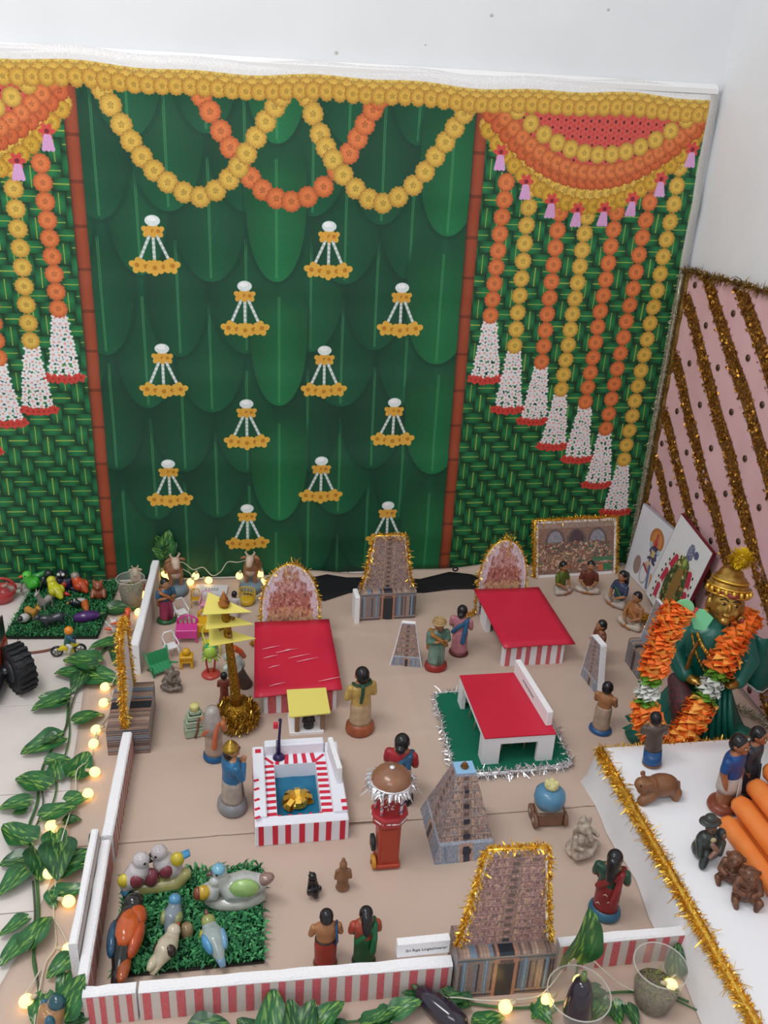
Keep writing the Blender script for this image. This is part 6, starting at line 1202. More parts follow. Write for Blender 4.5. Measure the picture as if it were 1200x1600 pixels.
wall_picture('white picture of a dark robed deity with orange halo leaning on the pink cloth',(1.080,-.050),(1.090,-.262),.232,.10,'print_deity_pale','grey_back')
wall_picture('maroon framed picture of a green and red garlanded deity beside the white picture',(1.052,-.250),(1.060,-.440),.285,.13,'print_deity_green','maroon_frame',.16,.018)
mat('foil_heap','#b98a2e',.35,metal=.8)
t=thing('tinsel_heap','small heap of gold tinsel on the paper below the maroon framed picture','tinsel',(1.0,-.36,.003)); e=tinsel([(-.03,.05,.012),(0,.02,.016),(.02,-.02,.014),(.0,-.06,.012),(.03,-.09,.012)],.022,3500,'gold_foil',.0010,6,.005); part('tinsel',e,t,kind='stuff')
lump('clay_hand_figure','reddish brown clay figurine half hidden below the maroon framed picture','figurine',(1.1127,-0.2785,0.0000),[('l',[(-.02,0,.012),(.012,-.006,.018)],[.010,.012]),('e',(.022,-.006,.030),(.011,.010,.012)),('l',[(-.02,.0,.012),(-.036,.006,.026)],[.007,.005])],'rosy_brown')
# ---- garlanded statue
mat('green_silk','#127060',.32,var=.4,vs=18,col2='#0c564a',bump=.35,bs=60,spec=.6); mat('brass','#c39c52',.3,metal=.8,var=.35,vs=60,col2='#8f6a2c'); mat('gold_cloth','#a5793c',.4,metal=.5,var=.6,vs=220,col2='#6b4a20'); mat('yellow_petal','#e6c829',.6,var=.3,vs=60,col2='#d0aa1c'); mat('orange_petal','#ff7434',.55,var=.35,vs=40,col2='#f78f3a'); mat('orange_core','#f8b455',.55); mat('green_petal','#6ea53a',.55); mat('white_petal','#dfe0da',.6); mat('mint_felt','#7fd6a0',.8); mat('red_collar','#c8504a',.6); mat('floral','#2a3a34',.5,var=.35,vs=110,col2='#7a3a44'); mat('white_trim','#cfd3d2',.6)
DC=(.897,-.862)
def statue():
    t=thing('dressed_statue','brass faced goddess statue in green silk wearing a yellow pompon and gold necklaces','statue',(*DC,.0032),-.30); t.scale=(.94,.94,.94)
    # skirt with pleats flaring to the floor
    m=MB(); n=56; vs=[];fs=[]; rows=[(0,.150,.105),(.03,.120,.085),(.09,.088,.066),(.15,.068,.054),(.20,.058,.048)]
    for z,a,b in rows:
        for i in range(n): th=2*PI*i/n; k=1+.10*(1-z/.22)*math.cos(th*14)+.05*math.sin(th*5+z*20); vs.append((a*k*math.cos(th),b*k*math.sin(th),z))
    for r in range(len(rows)-1):
        for i in range(n): j=(i+1)%n; fs.append((r*n+i,r*n+j,r*n+n+j,r*n+n+i))
    m.add(vs,fs,'green_silk'); part('silk_skirt',m,t)
    m=MB(); m.loft([(0,0,.17,.050,.042),(0,0,.21,.055,.046),(0,-.002,.25,.070,.052),(0,-.002,.285,.076,.050),(0,0,.312,.064,.043),(0,0,.33,.036,.032),(0,0,.36,.026,.026)],'green_silk',22)
    for s in (-1,1): m.chain([(s*.066,0,.293),(s*.086,-.012,.245),(s*.060,-.055,.215)],[.028,.026,.020],'green_silk',12)
    part('blouse',m,t,remesh=.0035,smooth_it=4)
    for s in (-1,1): b=MB(); b.chain([(s*.056,-.058,.213),(s*.044,-.074,.212)],[.014,.011],'brass',10); hand(b,(s*.044,-.074,.212),(-s,-.5,.1),-s,.012,'brass'); part('hand',b,t,remesh=.0016)
    # belt, necklaces
    m=MB(); m.loft([(0,0,.186,.062,.054),(0,0,.206,.061,.053)],'gold_cloth',24,cap=False); m.loft([(0,0,.186,.058,.050),(0,0,.206,.057,.049)],'gold_cloth',24,cap=False); part('gold_belt',m,t)
    m=MB(); m.tube([(-.052,-.050,.20),(-.058,-.058,.235),(-.055,-.056,.27),(-.045,-.048,.30)],[.011,.010,.009,.008],'gold_cloth',8,flat=.4); part('gold_border',m,t)
    for nm,w,z0,z1,r in (('necklace',.046,.315,.272,.0065),('long_necklace',.058,.312,.222,.0045)):
        m=MB(); K=[(-w,-.030,z0),(-w*.7,-.058,(z0+z1)/2),(0,-.068,z1),(w*.7,-.058,(z0+z1)/2),(w,-.030,z0)]; P=spline(K,26)
        m.tube([tuple(p) for p in P],r*.6,'brass',7); nk=part(nm,m,t)
        q=MB()
        for i,p in enumerate(P): q.ell((p[0],p[1]-.003,p[2]-r*.5),(r*.65,r*.5,r*.9),'gold_foil' if i%2 else 'brass',7)
        q.build('bead',nk,kind='stuff')
    m=MB(); m.box(0,-.066,.264,.024,.008,.020,'brass',bev=.002,top=.8); part('pendant',m,t)
    # brass face with tall crown
    F=Matrix.Translation((.004,-.020,.392))@Matrix.Rotation(.10,4,'Y')@Matrix.Rotation(-.22,4,'X')@Matrix.Scale(1.08,4); k=cm('#191718')
    m=MB(); m.M=F; m.ell((0,0,0),(.034,.032,.042),'brass',20); m.ell((0,-.030,-.003),(.0045,.006,.010),'brass',10); m.ell((0,-.0285,-.019),(.009,.004,.003),'brass',10); m.ell((0,-.020,-.033),(.012,.009,.008),'brass',10)
    for s in (-1,1): m.ell((s*.015,-.020,-.010),(.011,.009,.012),'brass',10); m.ell((s*.035,.002,-.006),(.006,.010,.016),'brass',8)
    hd=part('face',m,t,remesh=.0018,smooth_it=3)
    for s in (-1,1):
        q=MB(); q.M=F; q.ell((s*.013,-.0285,.006),(.0070,.004,.0036),'brass',10); e=q.build('eye',hd); q=MB(); q.M=F; q.ell((s*.013,-.0328,.006),(.003,.002,.003),k,8); q.build('pupil',hd)
        q=MB(); q.M=F; q.tube([(s*.005,-.0315,.013),(s*.013,-.0315,.0175),(s*.022,-.027,.013)],.0014,k,6); q.build('eyebrow',hd)
        q=MB(); q.M=F; q.ell((s*.037,-.006,-.026),(.010,.006,.010),'brass',10); er=part('earring',q,t); q=MB(); q.M=F; q.ell((s*.037,-.012,-.026),.005,cm('#a8404e'),8); q.build('stone',er)
    m=MB(); m.M=F; m.loft([(0,.010,.020,.040,.036),(0,.010,.032,.044,.040),(0,.011,.034,.040,.037),(0,.012,.044,.040,.037),(0,.012,.046,.036,.033),(0,.014,.058,.033,.030),(0,.014,.060,.028,.026),(0,.016,.072,.022,.020),(0,.016,.078,.010,.010)],'brass',22)
    for z,a,b in ((.022,.044,.042),(.036,.042,.039),(.050,.037,.034)): m.tube([(a*math.cos(2*PI*i/26),.010+b*math.sin(2*PI*i/26),z) for i in range(26)],.0028,'gold_foil',6,True)
    for i in range(9): a=PI+PI*(i+.5)/9; m.ell((.046*math.cos(a),.008+.044*math.sin(a),.030),(.005,.005,.007),'gold_foil',7)
    part('crown',m,t); m=MB(); m.M=F; m.chain([(-.03,-.014,.022),(0,-.036,.026),(.03,-.014,.022)],[.004,.005,.004],cm('#9a3a44'),7); part('forehead_band',m,t)
    # yellow pompon
    m=MB(); R=random.Random(3); m.M=F@Matrix.Translation((.010,.012,.098)); m.ell((0,0,0),.016,'yellow_petal',12)
    for i in range(420):
        a,z=R.uniform(0,2*PI),R.uniform(-1,1); q=math.sqrt(1-z*z); d=Vector((q*math.cos(a),q*math.sin(a),z)); s=d.cross(Vector((.3,.5,1))).normalized()*.0020; l=R.uniform(.022,.030)
        m.add([tuple(d*.012-s),tuple(d*.012+s),tuple(d*l*.8+s*1.2),tuple(d*l*.8-s*1.2),tuple(d*l)],[(0,1,2,3),(3,2,4)],'yellow_petal',False)
    part('yellow_pompon',m,t)
    # hanging end of the saree, floral bundle, folds at the feet
    m=MB(); vs=[];fs=[]
    for j in range(9):
        for i in range(9): u,v=i/8,j/8; vs.append((.075+.085*u+.03*v*u,.02+.012*math.sin(u*9)+.02*u,.30-.15*v-.02*u*(1-v)+.01*math.sin(u*7)*v))
    for j in range(8):
        for i in range(8): a=j*9+i; fs.append((a,a+1,a+10,a+9))
    m.add(vs,fs,'green_silk'); o=part('saree_end',m,t); sd=o.modifiers.new('thickness','SOLIDIFY'); sd.thickness=.004
    m=MB(); m.tube([(vs[72+i][0],vs[72+i][1],vs[72+i][2]) for i in range(9)],.005,'white_trim',7); m.build('white_border',o)
    m=MB(); m.chain([(-.075,-.050,.19),(-.055,-.080,.15),(-.05,-.088,.11)],[.020,.034,.026],'floral',12); part('floral_bundle',m,t,remesh=.003)
    m=MB()
    for k in range(7): m.tube([(-.02+.011*k,-.055,.19),(-.022+.013*k,-.078,.12),(-.03+.019*k,-.100,.01)],[.005,.007,.009],'green_silk',7)
    part('front_pleats',m,t)
    for x,y in ((-.145,-.035),(.10,-.07),(.155,-.02)): m=MB(); m.tube([(x*.5,y*.6,.05),(x*.85,y,.035),(x*1.05,y*1.1,.004)],[.03,.028,.022],'green_silk',10,flat=.7); part('silk_fold',m,t)
statue()
t=thing('felt_parrot','flat mint green felt parrot with red collar on the shoulder of the statue','felt bird',(*DC,.0032),-.30); t.scale=(.94,.94,.94); m=MB(); F=Matrix.Translation((-.086,-.085,.374)); m.M=F
m.cut([(.021*math.cos(a)-.014,.021*math.sin(a)+.030) for a in [2*PI*k/22 for k in range(22)]],.004,'mint_felt','mint_felt'); part('head',m,t)
m=MB(); m.M=F; m.cut([(.004,.008),(.016,-.020),(.040,-.022),(.052,.012),(.030,.030),(.010,.030)],.004,'mint_felt','mint_felt',.0005); part('body',m,t)
m=MB(); m.M=F; m.cut([(.010,.034),(.016,.032),(.0,.000),(-.006,.004)],.005,'red_collar','red_collar',-.0012); part('collar',m,t); m=MB(); m.M=F; m.ell((-.018,-.001,.032),(.0028,.0015,.0028),cm('#191718'),8); part('eye',m,t); m=MB(); m.M=F; m.cut([(-.033,.036),(-.042,.022),(-.032,.024)],.004,'red_collar','red_collar'); part('beak',m,t)
# ---- the orange garland, every flower a piece of its own
def garland():
    K=[(0.7701,-0.9150,0.3865),(0.7431,-0.9250,0.3399),(0.7276,-0.9350,0.2763),(0.7207,-0.9400,0.2075),(0.7211,-0.9500,0.1485),(0.7529,-0.9550,0.0906),(0.7900,-0.9650,0.0733),(0.8152,-0.9650,0.1109),(0.8351,-0.9600,0.1564),(0.8582,-0.9500,0.2107),(0.8863,-0.9350,0.2673),(0.9209,-0.9100,0.3056),(0.9613,-0.8800,0.3333)]
    P=spline(K,76); t=thing('flower_garland','thick orange cloth flower garland with white and green bands round the statue','garland',(.82,-.94,.0032)); o0=Vector((.82,-.94,.0032)); R=random.Random(6)
    def flower(mn,r,n,mc=None):
        m=MB(); 
        for k in range(n):
            a=2*PI*k/n+(.3 if k%2 else 0); l=r*(1 if k%2 else .8); d=Vector((math.cos(a),math.sin(a),0)); s=Vector((-d.y,d.x,0))*r*.38; z=.34*r*(1,-.6,.3)[k%3]
            m.add([(0,0,0),tuple(d*l*.55+s*.9+Vector((0,0,z))),tuple(d*l*.55-s*.9+Vector((0,0,z))),tuple(d*l+s*.55+Vector((0,0,z*.2+.12*r))),tuple(d*l-s*.55+Vector((0,0,z*.2-.12*r)))],[(0,2,1),(1,2,4,3)],mn if k%3 or not mc else mc,False)
        m.ell((0,0,0),(r*.42,r*.42,r*.16),mc or mn,8); return m
    kinds={'o':flower('orange_petal',.033,18,'orange_core'),'g':flower('green_petal',.026,12),'w':flower('white_petal',.027,18)}; protos={}
    for i in range(len(P)):
        tt=i/(len(P)-1); kd='o'
        for c_ in (.255,.745):
            if abs(tt-c_)<.024: kd='w'
            elif abs(tt-c_)<.046: kd='g'
        if kd not in protos: q=kinds[kd].build('garland_flower',t); protos[kd]=q
        else: q=protos[kd].copy(); COL.objects.link(q); q.parent=t
        d=(P[min(i+1,len(P)-1)]-P[max(i-1,0)]).normalized(); s=R.uniform(.9,1.12)
        q.matrix_local=Matrix.Translation(P[i]-o0)@(d.to_track_quat('Z','Y').to_matrix().to_4x4())@Matrix.Rotation(R.uniform(0,6),4,'Z')@Matrix.Rotation(R.uniform(-.25,.25),4,'X')@Matrix.Scale(s,4)
    m=MB(); m.tube([tuple(p-o0) for p in P],.006,'green_petal',6); part('string',m,t)
garland()
m=MB(); t=thing('tinsel_strand','loose silver gold tinsel strand on the paper to the right of the statue','tinsel',(1.085,-.80,.003)); e=tinsel([(-.04,.03,.012),(-.01,.0,.014),(.01,-.03,.012),(.02,-.08,.014)],.018,1400,'silver_lace',.001,12,.003); part('tinsel',e,t,kind='stuff')
# ---- things on the white platform
PZ=.1102
lump('brown_calf','shiny brown clay calf figurine standing on the white platform','animal figurine',(*(0.6578,-1.1542,0.1100)[:2],PZ),[('e',(.008,0,.028),(.036,.024,.022)),('e',(.030,0,.020),(.016,.022,.018)),('l',[(-.020,-.004,.036),(-.040,-.006,.042)],[.017,.014]),('e',(-.036,-.006,.030),(.012,.012,.010)),('e',(-.030,.012,.052),(.006,.004,.006)),('e',(-.028,-.018,.050),(.006,.004,.006)),('l',[(-.018,-.014,.020),(-.036,-.014,.008)],[.012,.011]),('l',[(-.018,.014,.020),(-.020,.014,.006)],[.011,.009]),('l',[(.034,.014,.018),(.034,.014,.006)],[.011,.009]),('l',[(.034,-.014,.018),(.034,-.014,.006)],[.011,.009])],'rosy_brown',.0020,4,z=0,rz=.06,extra=[('eye','e',(-.047,-.016,.047),.002,cm('#191718')),('tail','l',[(.044,.0,.030),(.050,.002,.014)],[.003,.002],'rosy_brown')])
lump('dark_figure_group','dark green black sculpture of seated figures under a wide hat on the platform','sculpture',(*(0.6799,-1.3079,0.1100)[:2],PZ),[('e',(0,0,.020),(.028,.022,.022)),('e',(-.010,-.004,.044),(.018,.015,.020)),('e',(.014,.0,.036),(.015,.013,.017)),('e',(.020,-.004,.054),(.009,.009,.010)),('l',[(-.022,-.006,.046),(-.026,-.018,.026)],[.008,.006]),('l',[(.024,-.008,.036),(.014,-.020,.022)],[.007,.005]),('l',[(-.012,-.016,.022),(-.022,-.026,.008)],[.010,.007]),('e',(-.004,.002,.086),(.012,.011,.010)),('e',(-.004,.002,.080),(.022,.016,.0045))],'dark_stone',.0018,3,z=0,rz=.1,extra=[('face','e',(-.004,-.004,.070),(.010,.010,.012),cm('#6a5344')),('face','e',(.020,-.012,.054),(.005,.004,.006),cm('#7d5f50')),('arm','l',[(-.006,-.018,.046),(.002,-.024,.036),(-.010,-.026,.026)],[.005,.005,.004],cm('#9a7464')),('collar','e',(-.004,-.016,.054),(.006,.004,.005),cm('#c2b48c')),('eye','e',(-.0075,-.0135,.072),.0013,cm('#191718')),('eye','e',(-.0005,-.0135,.072),.0013,cm('#191718'))])
def monkey(label,pos,rz,s=1):
    S_=lambda p:tuple(q*s for q in p)
    return lump('seated_monkey',label,'sculpture',(*pos[:2],PZ),[('e',S_((0,0,.020)),S_((.020,.019,.022))),('e',S_((0,0,.040)),S_((.017,.016,.016))),('e',S_((0,-.003,.058)),S_((.015,.015,.014))),('e',S_((0,-.015,.055)),S_((.009,.007,.008))),('e',S_((-.015,.0,.060)),S_((.004,.004,.006))),('e',S_((.015,.0,.060)),S_((.004,.004,.006))),('l',[S_((-.016,-.002,.044)),S_((-.020,-.014,.030)),S_((-.008,-.020,.028))],[.007*s,.006*s,.005*s]),('l',[S_((.016,-.002,.044)),S_((.020,-.014,.030)),S_((.008,-.020,.028))],[.007*s,.006*s,.005*s]),('l',[S_((-.012,-.006,.012)),S_((-.020,-.022,.016)),S_((-.016,-.024,.003))],[.010*s,.007*s,.005*s]),('l',[S_((.012,-.006,.012)),S_((.020,-.022,.016)),S_((.016,-.024,.003))],[.010*s,.007*s,.005*s])],'aged_brown',.0016,2,z=0,rz=rz,extra=[('eye','e',S_((-.005,-.0165,.061)),.0014*s,cm('#191718')),('eye','e',S_((.005,-.0165,.061)),.0014*s,cm('#191718')),('tail','l',[S_((.0,.018,.010)),S_((.016,.020,.006))],[.004*s,.003*s],'aged_brown')])
monkey('brown carved monkey on the platform, the one nearer the dark sculpture',(0.6981,-1.3652,0.1100),-.7,.92); monkey('brown carved monkey with a lined head on the platform, nearest the front',(0.7003,-1.4040,0.1100),-.3)
mat('orange_foam','#e5762c',.55,var=.25,vs=30,col2='#e88b45',coat=.1)
t=thing('orange_steps','stepped stack of orange rounded foam rolls at the right edge of the platform','foam steps',(.80,-1.33,PZ))
for k,(x,y0,z,r) in enumerate(((-.052,.085,.017,.017),(-.018,.108,.038,.019),(.018,.125,.060,.020),(.056,.14,.084,.022),(.098,.155,.110,.024))):
    m=MB(); L=.34; m.tube([(x,y0,z),(x,y0-.004,z),(x+.004,y0-.012,z),(x+.012,y0-L,z),(x+.012,y0-L-.004,z)],[r*.6,r*.9,r,r,r*.7],'orange_foam',16); 
    if k: m.box(x+.008,y0-L*.5-.006,.0,r*1.7,L-.03,z-r*.5,'orange_foam')
    part('foam_roll',m,t)
mat('green_box','#1f7a46',.4,coat=.2); t=thing('green_box','green box with gold tinsel at the right edge of the platform, behind the orange steps','box',(.975,-1.10,PZ),-.2); m=MB(); m.box(.03,0,0,.09,.07,.046,'green_box',bev=.003); part('box_body',m,t); e=tinsel([(-.015,.05,.05),(-.012,.02,.056),(.0,-.03,.052),(.06,-.036,.05)],.016,3200,'gold_foil',.001,17,.005); part('tinsel_trim',e,t,kind='stuff')
# ---- leafy vines
def leaf_mat(name,base,dark,pale):
    """green leaf with a pale streak beside the midrib, streaky in the leaf's own frame"""
    m=mat(name,base,.38,var=.5,vs=2.6,col2=dark,coat=.25); nt=m.node_tree; N=nt.nodes; b=N['Principled BSDF']; src=b.inputs['Base Color'].links[0].from_socket
    tc=N.new('ShaderNodeTexCoord'); mp=N.new('ShaderNodeMapping'); mp.inputs['Scale'].default_value=(16,3.2,1); nz=N.new('ShaderNodeTexNoise'); nz.inputs['Scale'].default_value=1.0; nz.inputs['Detail'].default_value=3
    sp=N.new('ShaderNodeSeparateXYZ'); ab=N.new('ShaderNodeMath'); ab.operation='ABSOLUTE'; mr=N.new('ShaderNodeMapRange'); mr.inputs['From Min'].default_value=.26; mr.inputs['From Max'].default_value=.02
    rp=N.new('ShaderNodeValToRGB'); rp.color_ramp.elements[0].position=.50; rp.color_ramp.elements[1].position=.60; mu=N.new('ShaderNodeMath'); mu.operation='MULTIPLY'; mx=N.new('ShaderNodeMix'); mx.data_type='RGBA'
    L=nt.links.new; L(tc.outputs['Object'],mp.inputs[0]); L(mp.outputs[0],nz.inputs['Vector']); L(nz.outputs['Fac'],rp.inputs[0]); L(tc.outputs['Object'],sp.inputs[0]); L(sp.outputs[0],ab.inputs[0]); L(ab.outputs[0],mr.inputs['Value']); L(rp.outputs[0],mu.inputs[0]); L(mr.outputs[0],mu.inputs[1])
    L(mu.outputs[0],mx.inputs[0]); L(src,mx.inputs[6]); mx.inputs[7].default_value=(*hexc(pale),1); L(mx.outputs[2],b.inputs['Base Color'])
leaf_mat('leaf_green','#2f6f3c','#1c4f2b','#8fb653'); leaf_mat('leaf_dark','#235732','#173f24','#6f9a48'); mat('leaf_pale','#7aa650',.45)
mat('stem_green','#3f6a3a',.5); mat('stem_dark','#4a5a44',.6)
def leaf_mesh(seed,dark):
    """pointed heart shaped leaf, base at the origin, tip at y=1"""
    R=random.Random(seed); m=MB(); n=12; g='leaf_dark' if dark else 'leaf_green'; vs=[];fs=[]; fold=R.uniform(.12,.30); cv=R.uniform(-.10,.16); wv=R.uniform(0,6)
    for i in range(n+1):
        t=i/n; w=.40*math.sin(min(1,t*2.4+.18)*PI/2)*(1-t)**.62*1.18 if t<1 else 0
        for j in range(-3,4):
            u=j/3; x=u*w; y=t-(.12*(u*u)*(1-t)**2); z=abs(u)*w*fold*1.6+cv*math.sin(t*PI)+.025*math.sin(t*9+u*3+wv)*abs(u)-.22*cv*t; vs.append((x,y,z))
    mi=[]
    for i in range(n):
        for j in range(6): a=i*7+j; fs.append((a,a+1,a+8,a+7)); 
    m.add(vs,fs,g)
    m.tube([(0,-.10,-.006),(0,.02,.002)]+[(0,i/n,cv*math.sin(i/n*PI)-.22*cv*i/n+.002) for i in range(2,n-1)],[.012]*2+[.011-.0008*i for i in range(2,n-1)],g,5); return m
LEAVES={}
def vine(name,label,leaves,stems,seed):
    t=thing(name,label,'leafy vine',(0,0,0)); R=random.Random(seed)
    for i,(a,b,zs,dk) in enumerate(leaves):
        v=(i*5+seed)%7; key=(v,dk); za,zb=zs or (a[2],b[2])
        a=Vector((a[0],a[1],za)); b=Vector((b[0],b[1],zb)); d=b-a; L=d.length; y=d.normalized(); x=y.cross(Vector((R.uniform(-.28,.28),R.uniform(-.28,.1),1)) if zs else Vector((R.uniform(-.3,.3),-1,.5))).normalized(); z=x.cross(y)
        M_=Matrix((x,y,z)).transposed().to_4x4(); M_.translation=a
        if key not in LEAVES: q=leaf_mesh(v+11,dk).build('leaf',t); LEAVES[key]=q.data
        else: q=bpy.data.objects.new('leaf',LEAVES[key]); COL.objects.link(q); q.parent=t
        q.matrix_local=M_@Matrix.Scale(L,4)@Matrix.Diagonal((R.uniform(.95,1.15),1,1,1))
    for pts,r,mm in stems: m=MB(); m.tube([tuple(p) for p in spline(pts,len(pts)*6)],r,mm,6); part('stem',m,t)
    return t
a0=(.014,.010)
LV=[((-0.4484,-0.3693,0.0160),(-0.5134,-0.3845,0.0100),a0,0),((-0.4793,-0.4712,0.0200),(-0.5666,-0.4357,0.0200),(.02,.016),0),((-0.4784,-0.4992,0.0240),(-0.5275,-0.4726,0.0200),(.03,.016),1),((-0.5117,-0.5009,0.0160),(-0.5802,-0.4862,0.0100),a0,0),((-0.4975,-0.5157,0.0180),(-0.4145,-0.5410,0.0120),a0,0),((-0.5063,-0.5152,0.0200),(-0.5266,-0.5662,0.0040),(.022,.006),1),
 ((-0.5286,-0.6003,0.0180),(-0.5970,-0.5881,0.0100),(.020,.014),0),((-0.5306,-0.6073,0.0160),(-0.6058,-0.6309,0.0100),a0,0),((-0.4994,-0.6908,0.0160),(-0.4398,-0.6591,0.0160),a0,0),((-0.5199,-0.7406,0.0180),(-0.5972,-0.7844,0.0080),a0,0),((-0.5294,-0.7465,0.0200),(-0.5654,-0.7585,0.0100),(.024,.014),1),((-0.5379,-0.8203,0.0160),(-0.4844,-0.8172,0.0140),a0,0),((-0.5086,-0.8726,0.0160),(-0.5139,-0.8218,0.0220),(.012,.022),0),((-0.4735,-0.8719,0.0140),(-0.4550,-0.8006,0.0200),(.012,.020),0),
 ((-0.5226,-0.8982,0.0180),(-0.5920,-0.8576,0.0120),a0,0),((-0.5479,-0.9395,0.0180),(-0.6074,-0.9459,0.0100),a0,0),((-0.5510,-0.9591,0.0200),(-0.5783,-0.9595,0.0100),(.012,.008),0),((-0.4782,-0.9446,0.0160),(-0.4303,-0.9277,0.0160),a0,0),((-0.5139,-0.9938,0.0180),(-0.4522,-0.9648,0.0140),(.020,.016),0),((-0.4735,-0.9972,0.0140),(-0.4420,-0.9891,0.0080),(.010,.008),1),((-0.5248,-1.0472,0.0180),(-0.5877,-0.9902,0.0140),a0,0),
 ((-0.4844,-1.0275,0.0200),(-0.4762,-1.0925,0.0140),a0,0),((-0.5265,-1.0847,0.0180),(-0.5723,-1.0921,0.0120),a0,1),((-0.5188,-1.1140,0.0160),(-0.5579,-1.1674,0.0100),a0,0),((-0.4696,-1.0697,0.0280),(-0.4581,-1.1548,0.0240),(.030,.024),1),((-0.4599,-1.1096,0.0140),(-0.4075,-1.0814,0.0140),(.012,.014),0),((-0.4632,-1.1312,0.0120),(-0.4084,-1.1114,0.0100),(.012,.012),0),((-0.4619,-1.1764,0.0140),(-0.4054,-1.1639,0.0120),(.012,.012),0),((-0.5055,-1.0687,0.0120),(-0.4902,-1.1419,0.0080),a0,1),((-0.4683,-1.1653,0.0120),(-0.4565,-1.2002,0.0060),(.012,.006),0),
 ((-0.4963,-1.2232,0.0160),(-0.5370,-1.2521,0.0100),a0,0),((-0.4870,-1.2655,0.0160),(-0.5242,-1.3098,0.0100),a0,0),((-0.4825,-1.2835,0.0160),(-0.4594,-1.2177,0.0200),a0,0),((-0.4094,-1.3164,0.0220),(-0.4456,-1.3425,0.0100),(.022,.012),0),((-0.4147,-1.3378,0.0140),(-0.4231,-1.3730,0.0080),(.014,.006),0),((-0.4057,-1.4197,0.0300),(-0.3726,-1.3967,0.0850),(.030,.080),0),((-0.4415,-1.3724,0.0160),(-0.4479,-1.4229,0.0100),a0,0),((-0.3992,-1.4251,0.0220),(-0.3669,-1.4268,0.0160),(.022,.018),1),((-0.4058,-1.0604,0.0120),(-0.4175,-1.0380,0.0200),(.012,.02),1),((-0.4862,-0.1890,0.0100),(-0.4112,-0.1878,0.0100),(.006,.008),1),((-0.4368,-0.3938,0.0080),(-0.4390,-0.4596,0.0060),(.010,.006),1),((-0.3439,-0.0180,0.0880),(-0.3637,-0.0200,0.1517),None,0),((-0.3421,-0.0180,0.0879),(-0.3268,-0.0220,0.1681),None,0),((-0.3420,-0.0200,0.0868),(-0.3066,-0.0300,0.1303),None,1),((-0.3439,-0.0200,0.0848),(-0.3776,-0.0300,0.1159),None,0)]
def gz(l,z): return [(p[0],p[1],z) for p in l]
vine('pothos_vine','long artificial leafy vine with variegated heart shaped leaves along the left side',LV,[
 (gz([(-0.4509,-0.2848,-0.0000),(-0.4728,-0.3756,0.0000),(-0.5066,-0.4727,0.0000),(-0.5303,-0.5450,0.0000),(-0.5250,-0.6251,0.0000),(-0.5194,-0.6956,0.0000),(-0.5309,-0.7496,0.0000),(-0.5439,-0.8108,0.0000),(-0.5433,-0.8699,0.0000),(-0.5361,-0.9354,0.0000),(-0.5395,-0.9874,0.0000),(-0.5341,-1.0214,0.0000),(-0.5176,-1.0711,0.0000),(-0.5031,-1.1183,0.0000),(-0.4889,-1.1773,0.0000),(-0.4762,-1.2456,0.0000),(-0.4740,-1.2958,0.0000),(-0.4621,-1.3327,0.0000)],.006),.0026,'stem_green'),
 (gz([(-0.4442,-0.3012,0.0000),(-0.4771,-0.4046,0.0000),(-0.4989,-0.4734,0.0000),(-0.5167,-0.5768,0.0000),(-0.5189,-0.6728,-0.0000),(-0.5204,-0.7398,0.0000)],.008),.0018,'stem_dark'),
 (gz([(-0.5231,-0.6373,0.0000),(-0.5075,-0.7191,0.0000),(-0.5054,-0.7839,0.0000),(-0.5108,-0.8539,0.0000),(-0.5052,-0.9021,0.0000),(-0.5073,-0.9474,0.0000),(-0.5238,-0.9891,0.0000),(-0.5293,-1.0219,0.0000)],.007),.0018,'stem_green'),
 (gz([(-0.5337,-0.8955,0.0000),(-0.5231,-0.9404,0.0000),(-0.5238,-0.9891,0.0000),(-0.5310,-1.0250,0.0000)],.010),.0016,'stem_dark'),(gz([(-0.5059,-1.1327,0.0000),(-0.4891,-1.2047,0.0000),(-0.4798,-1.2705,0.0000),(-0.4686,-1.3084,0.0000),(-0.4517,-1.3679,0.0000)],.005),.0018,'stem_dark'),
 ([(-0.3387,-0.0220,0.0071),(-0.3425,-0.0200,0.0425),(-0.3441,-0.0180,0.0838)],.0018,'stem_green')],2)
b0=(.014,.012)
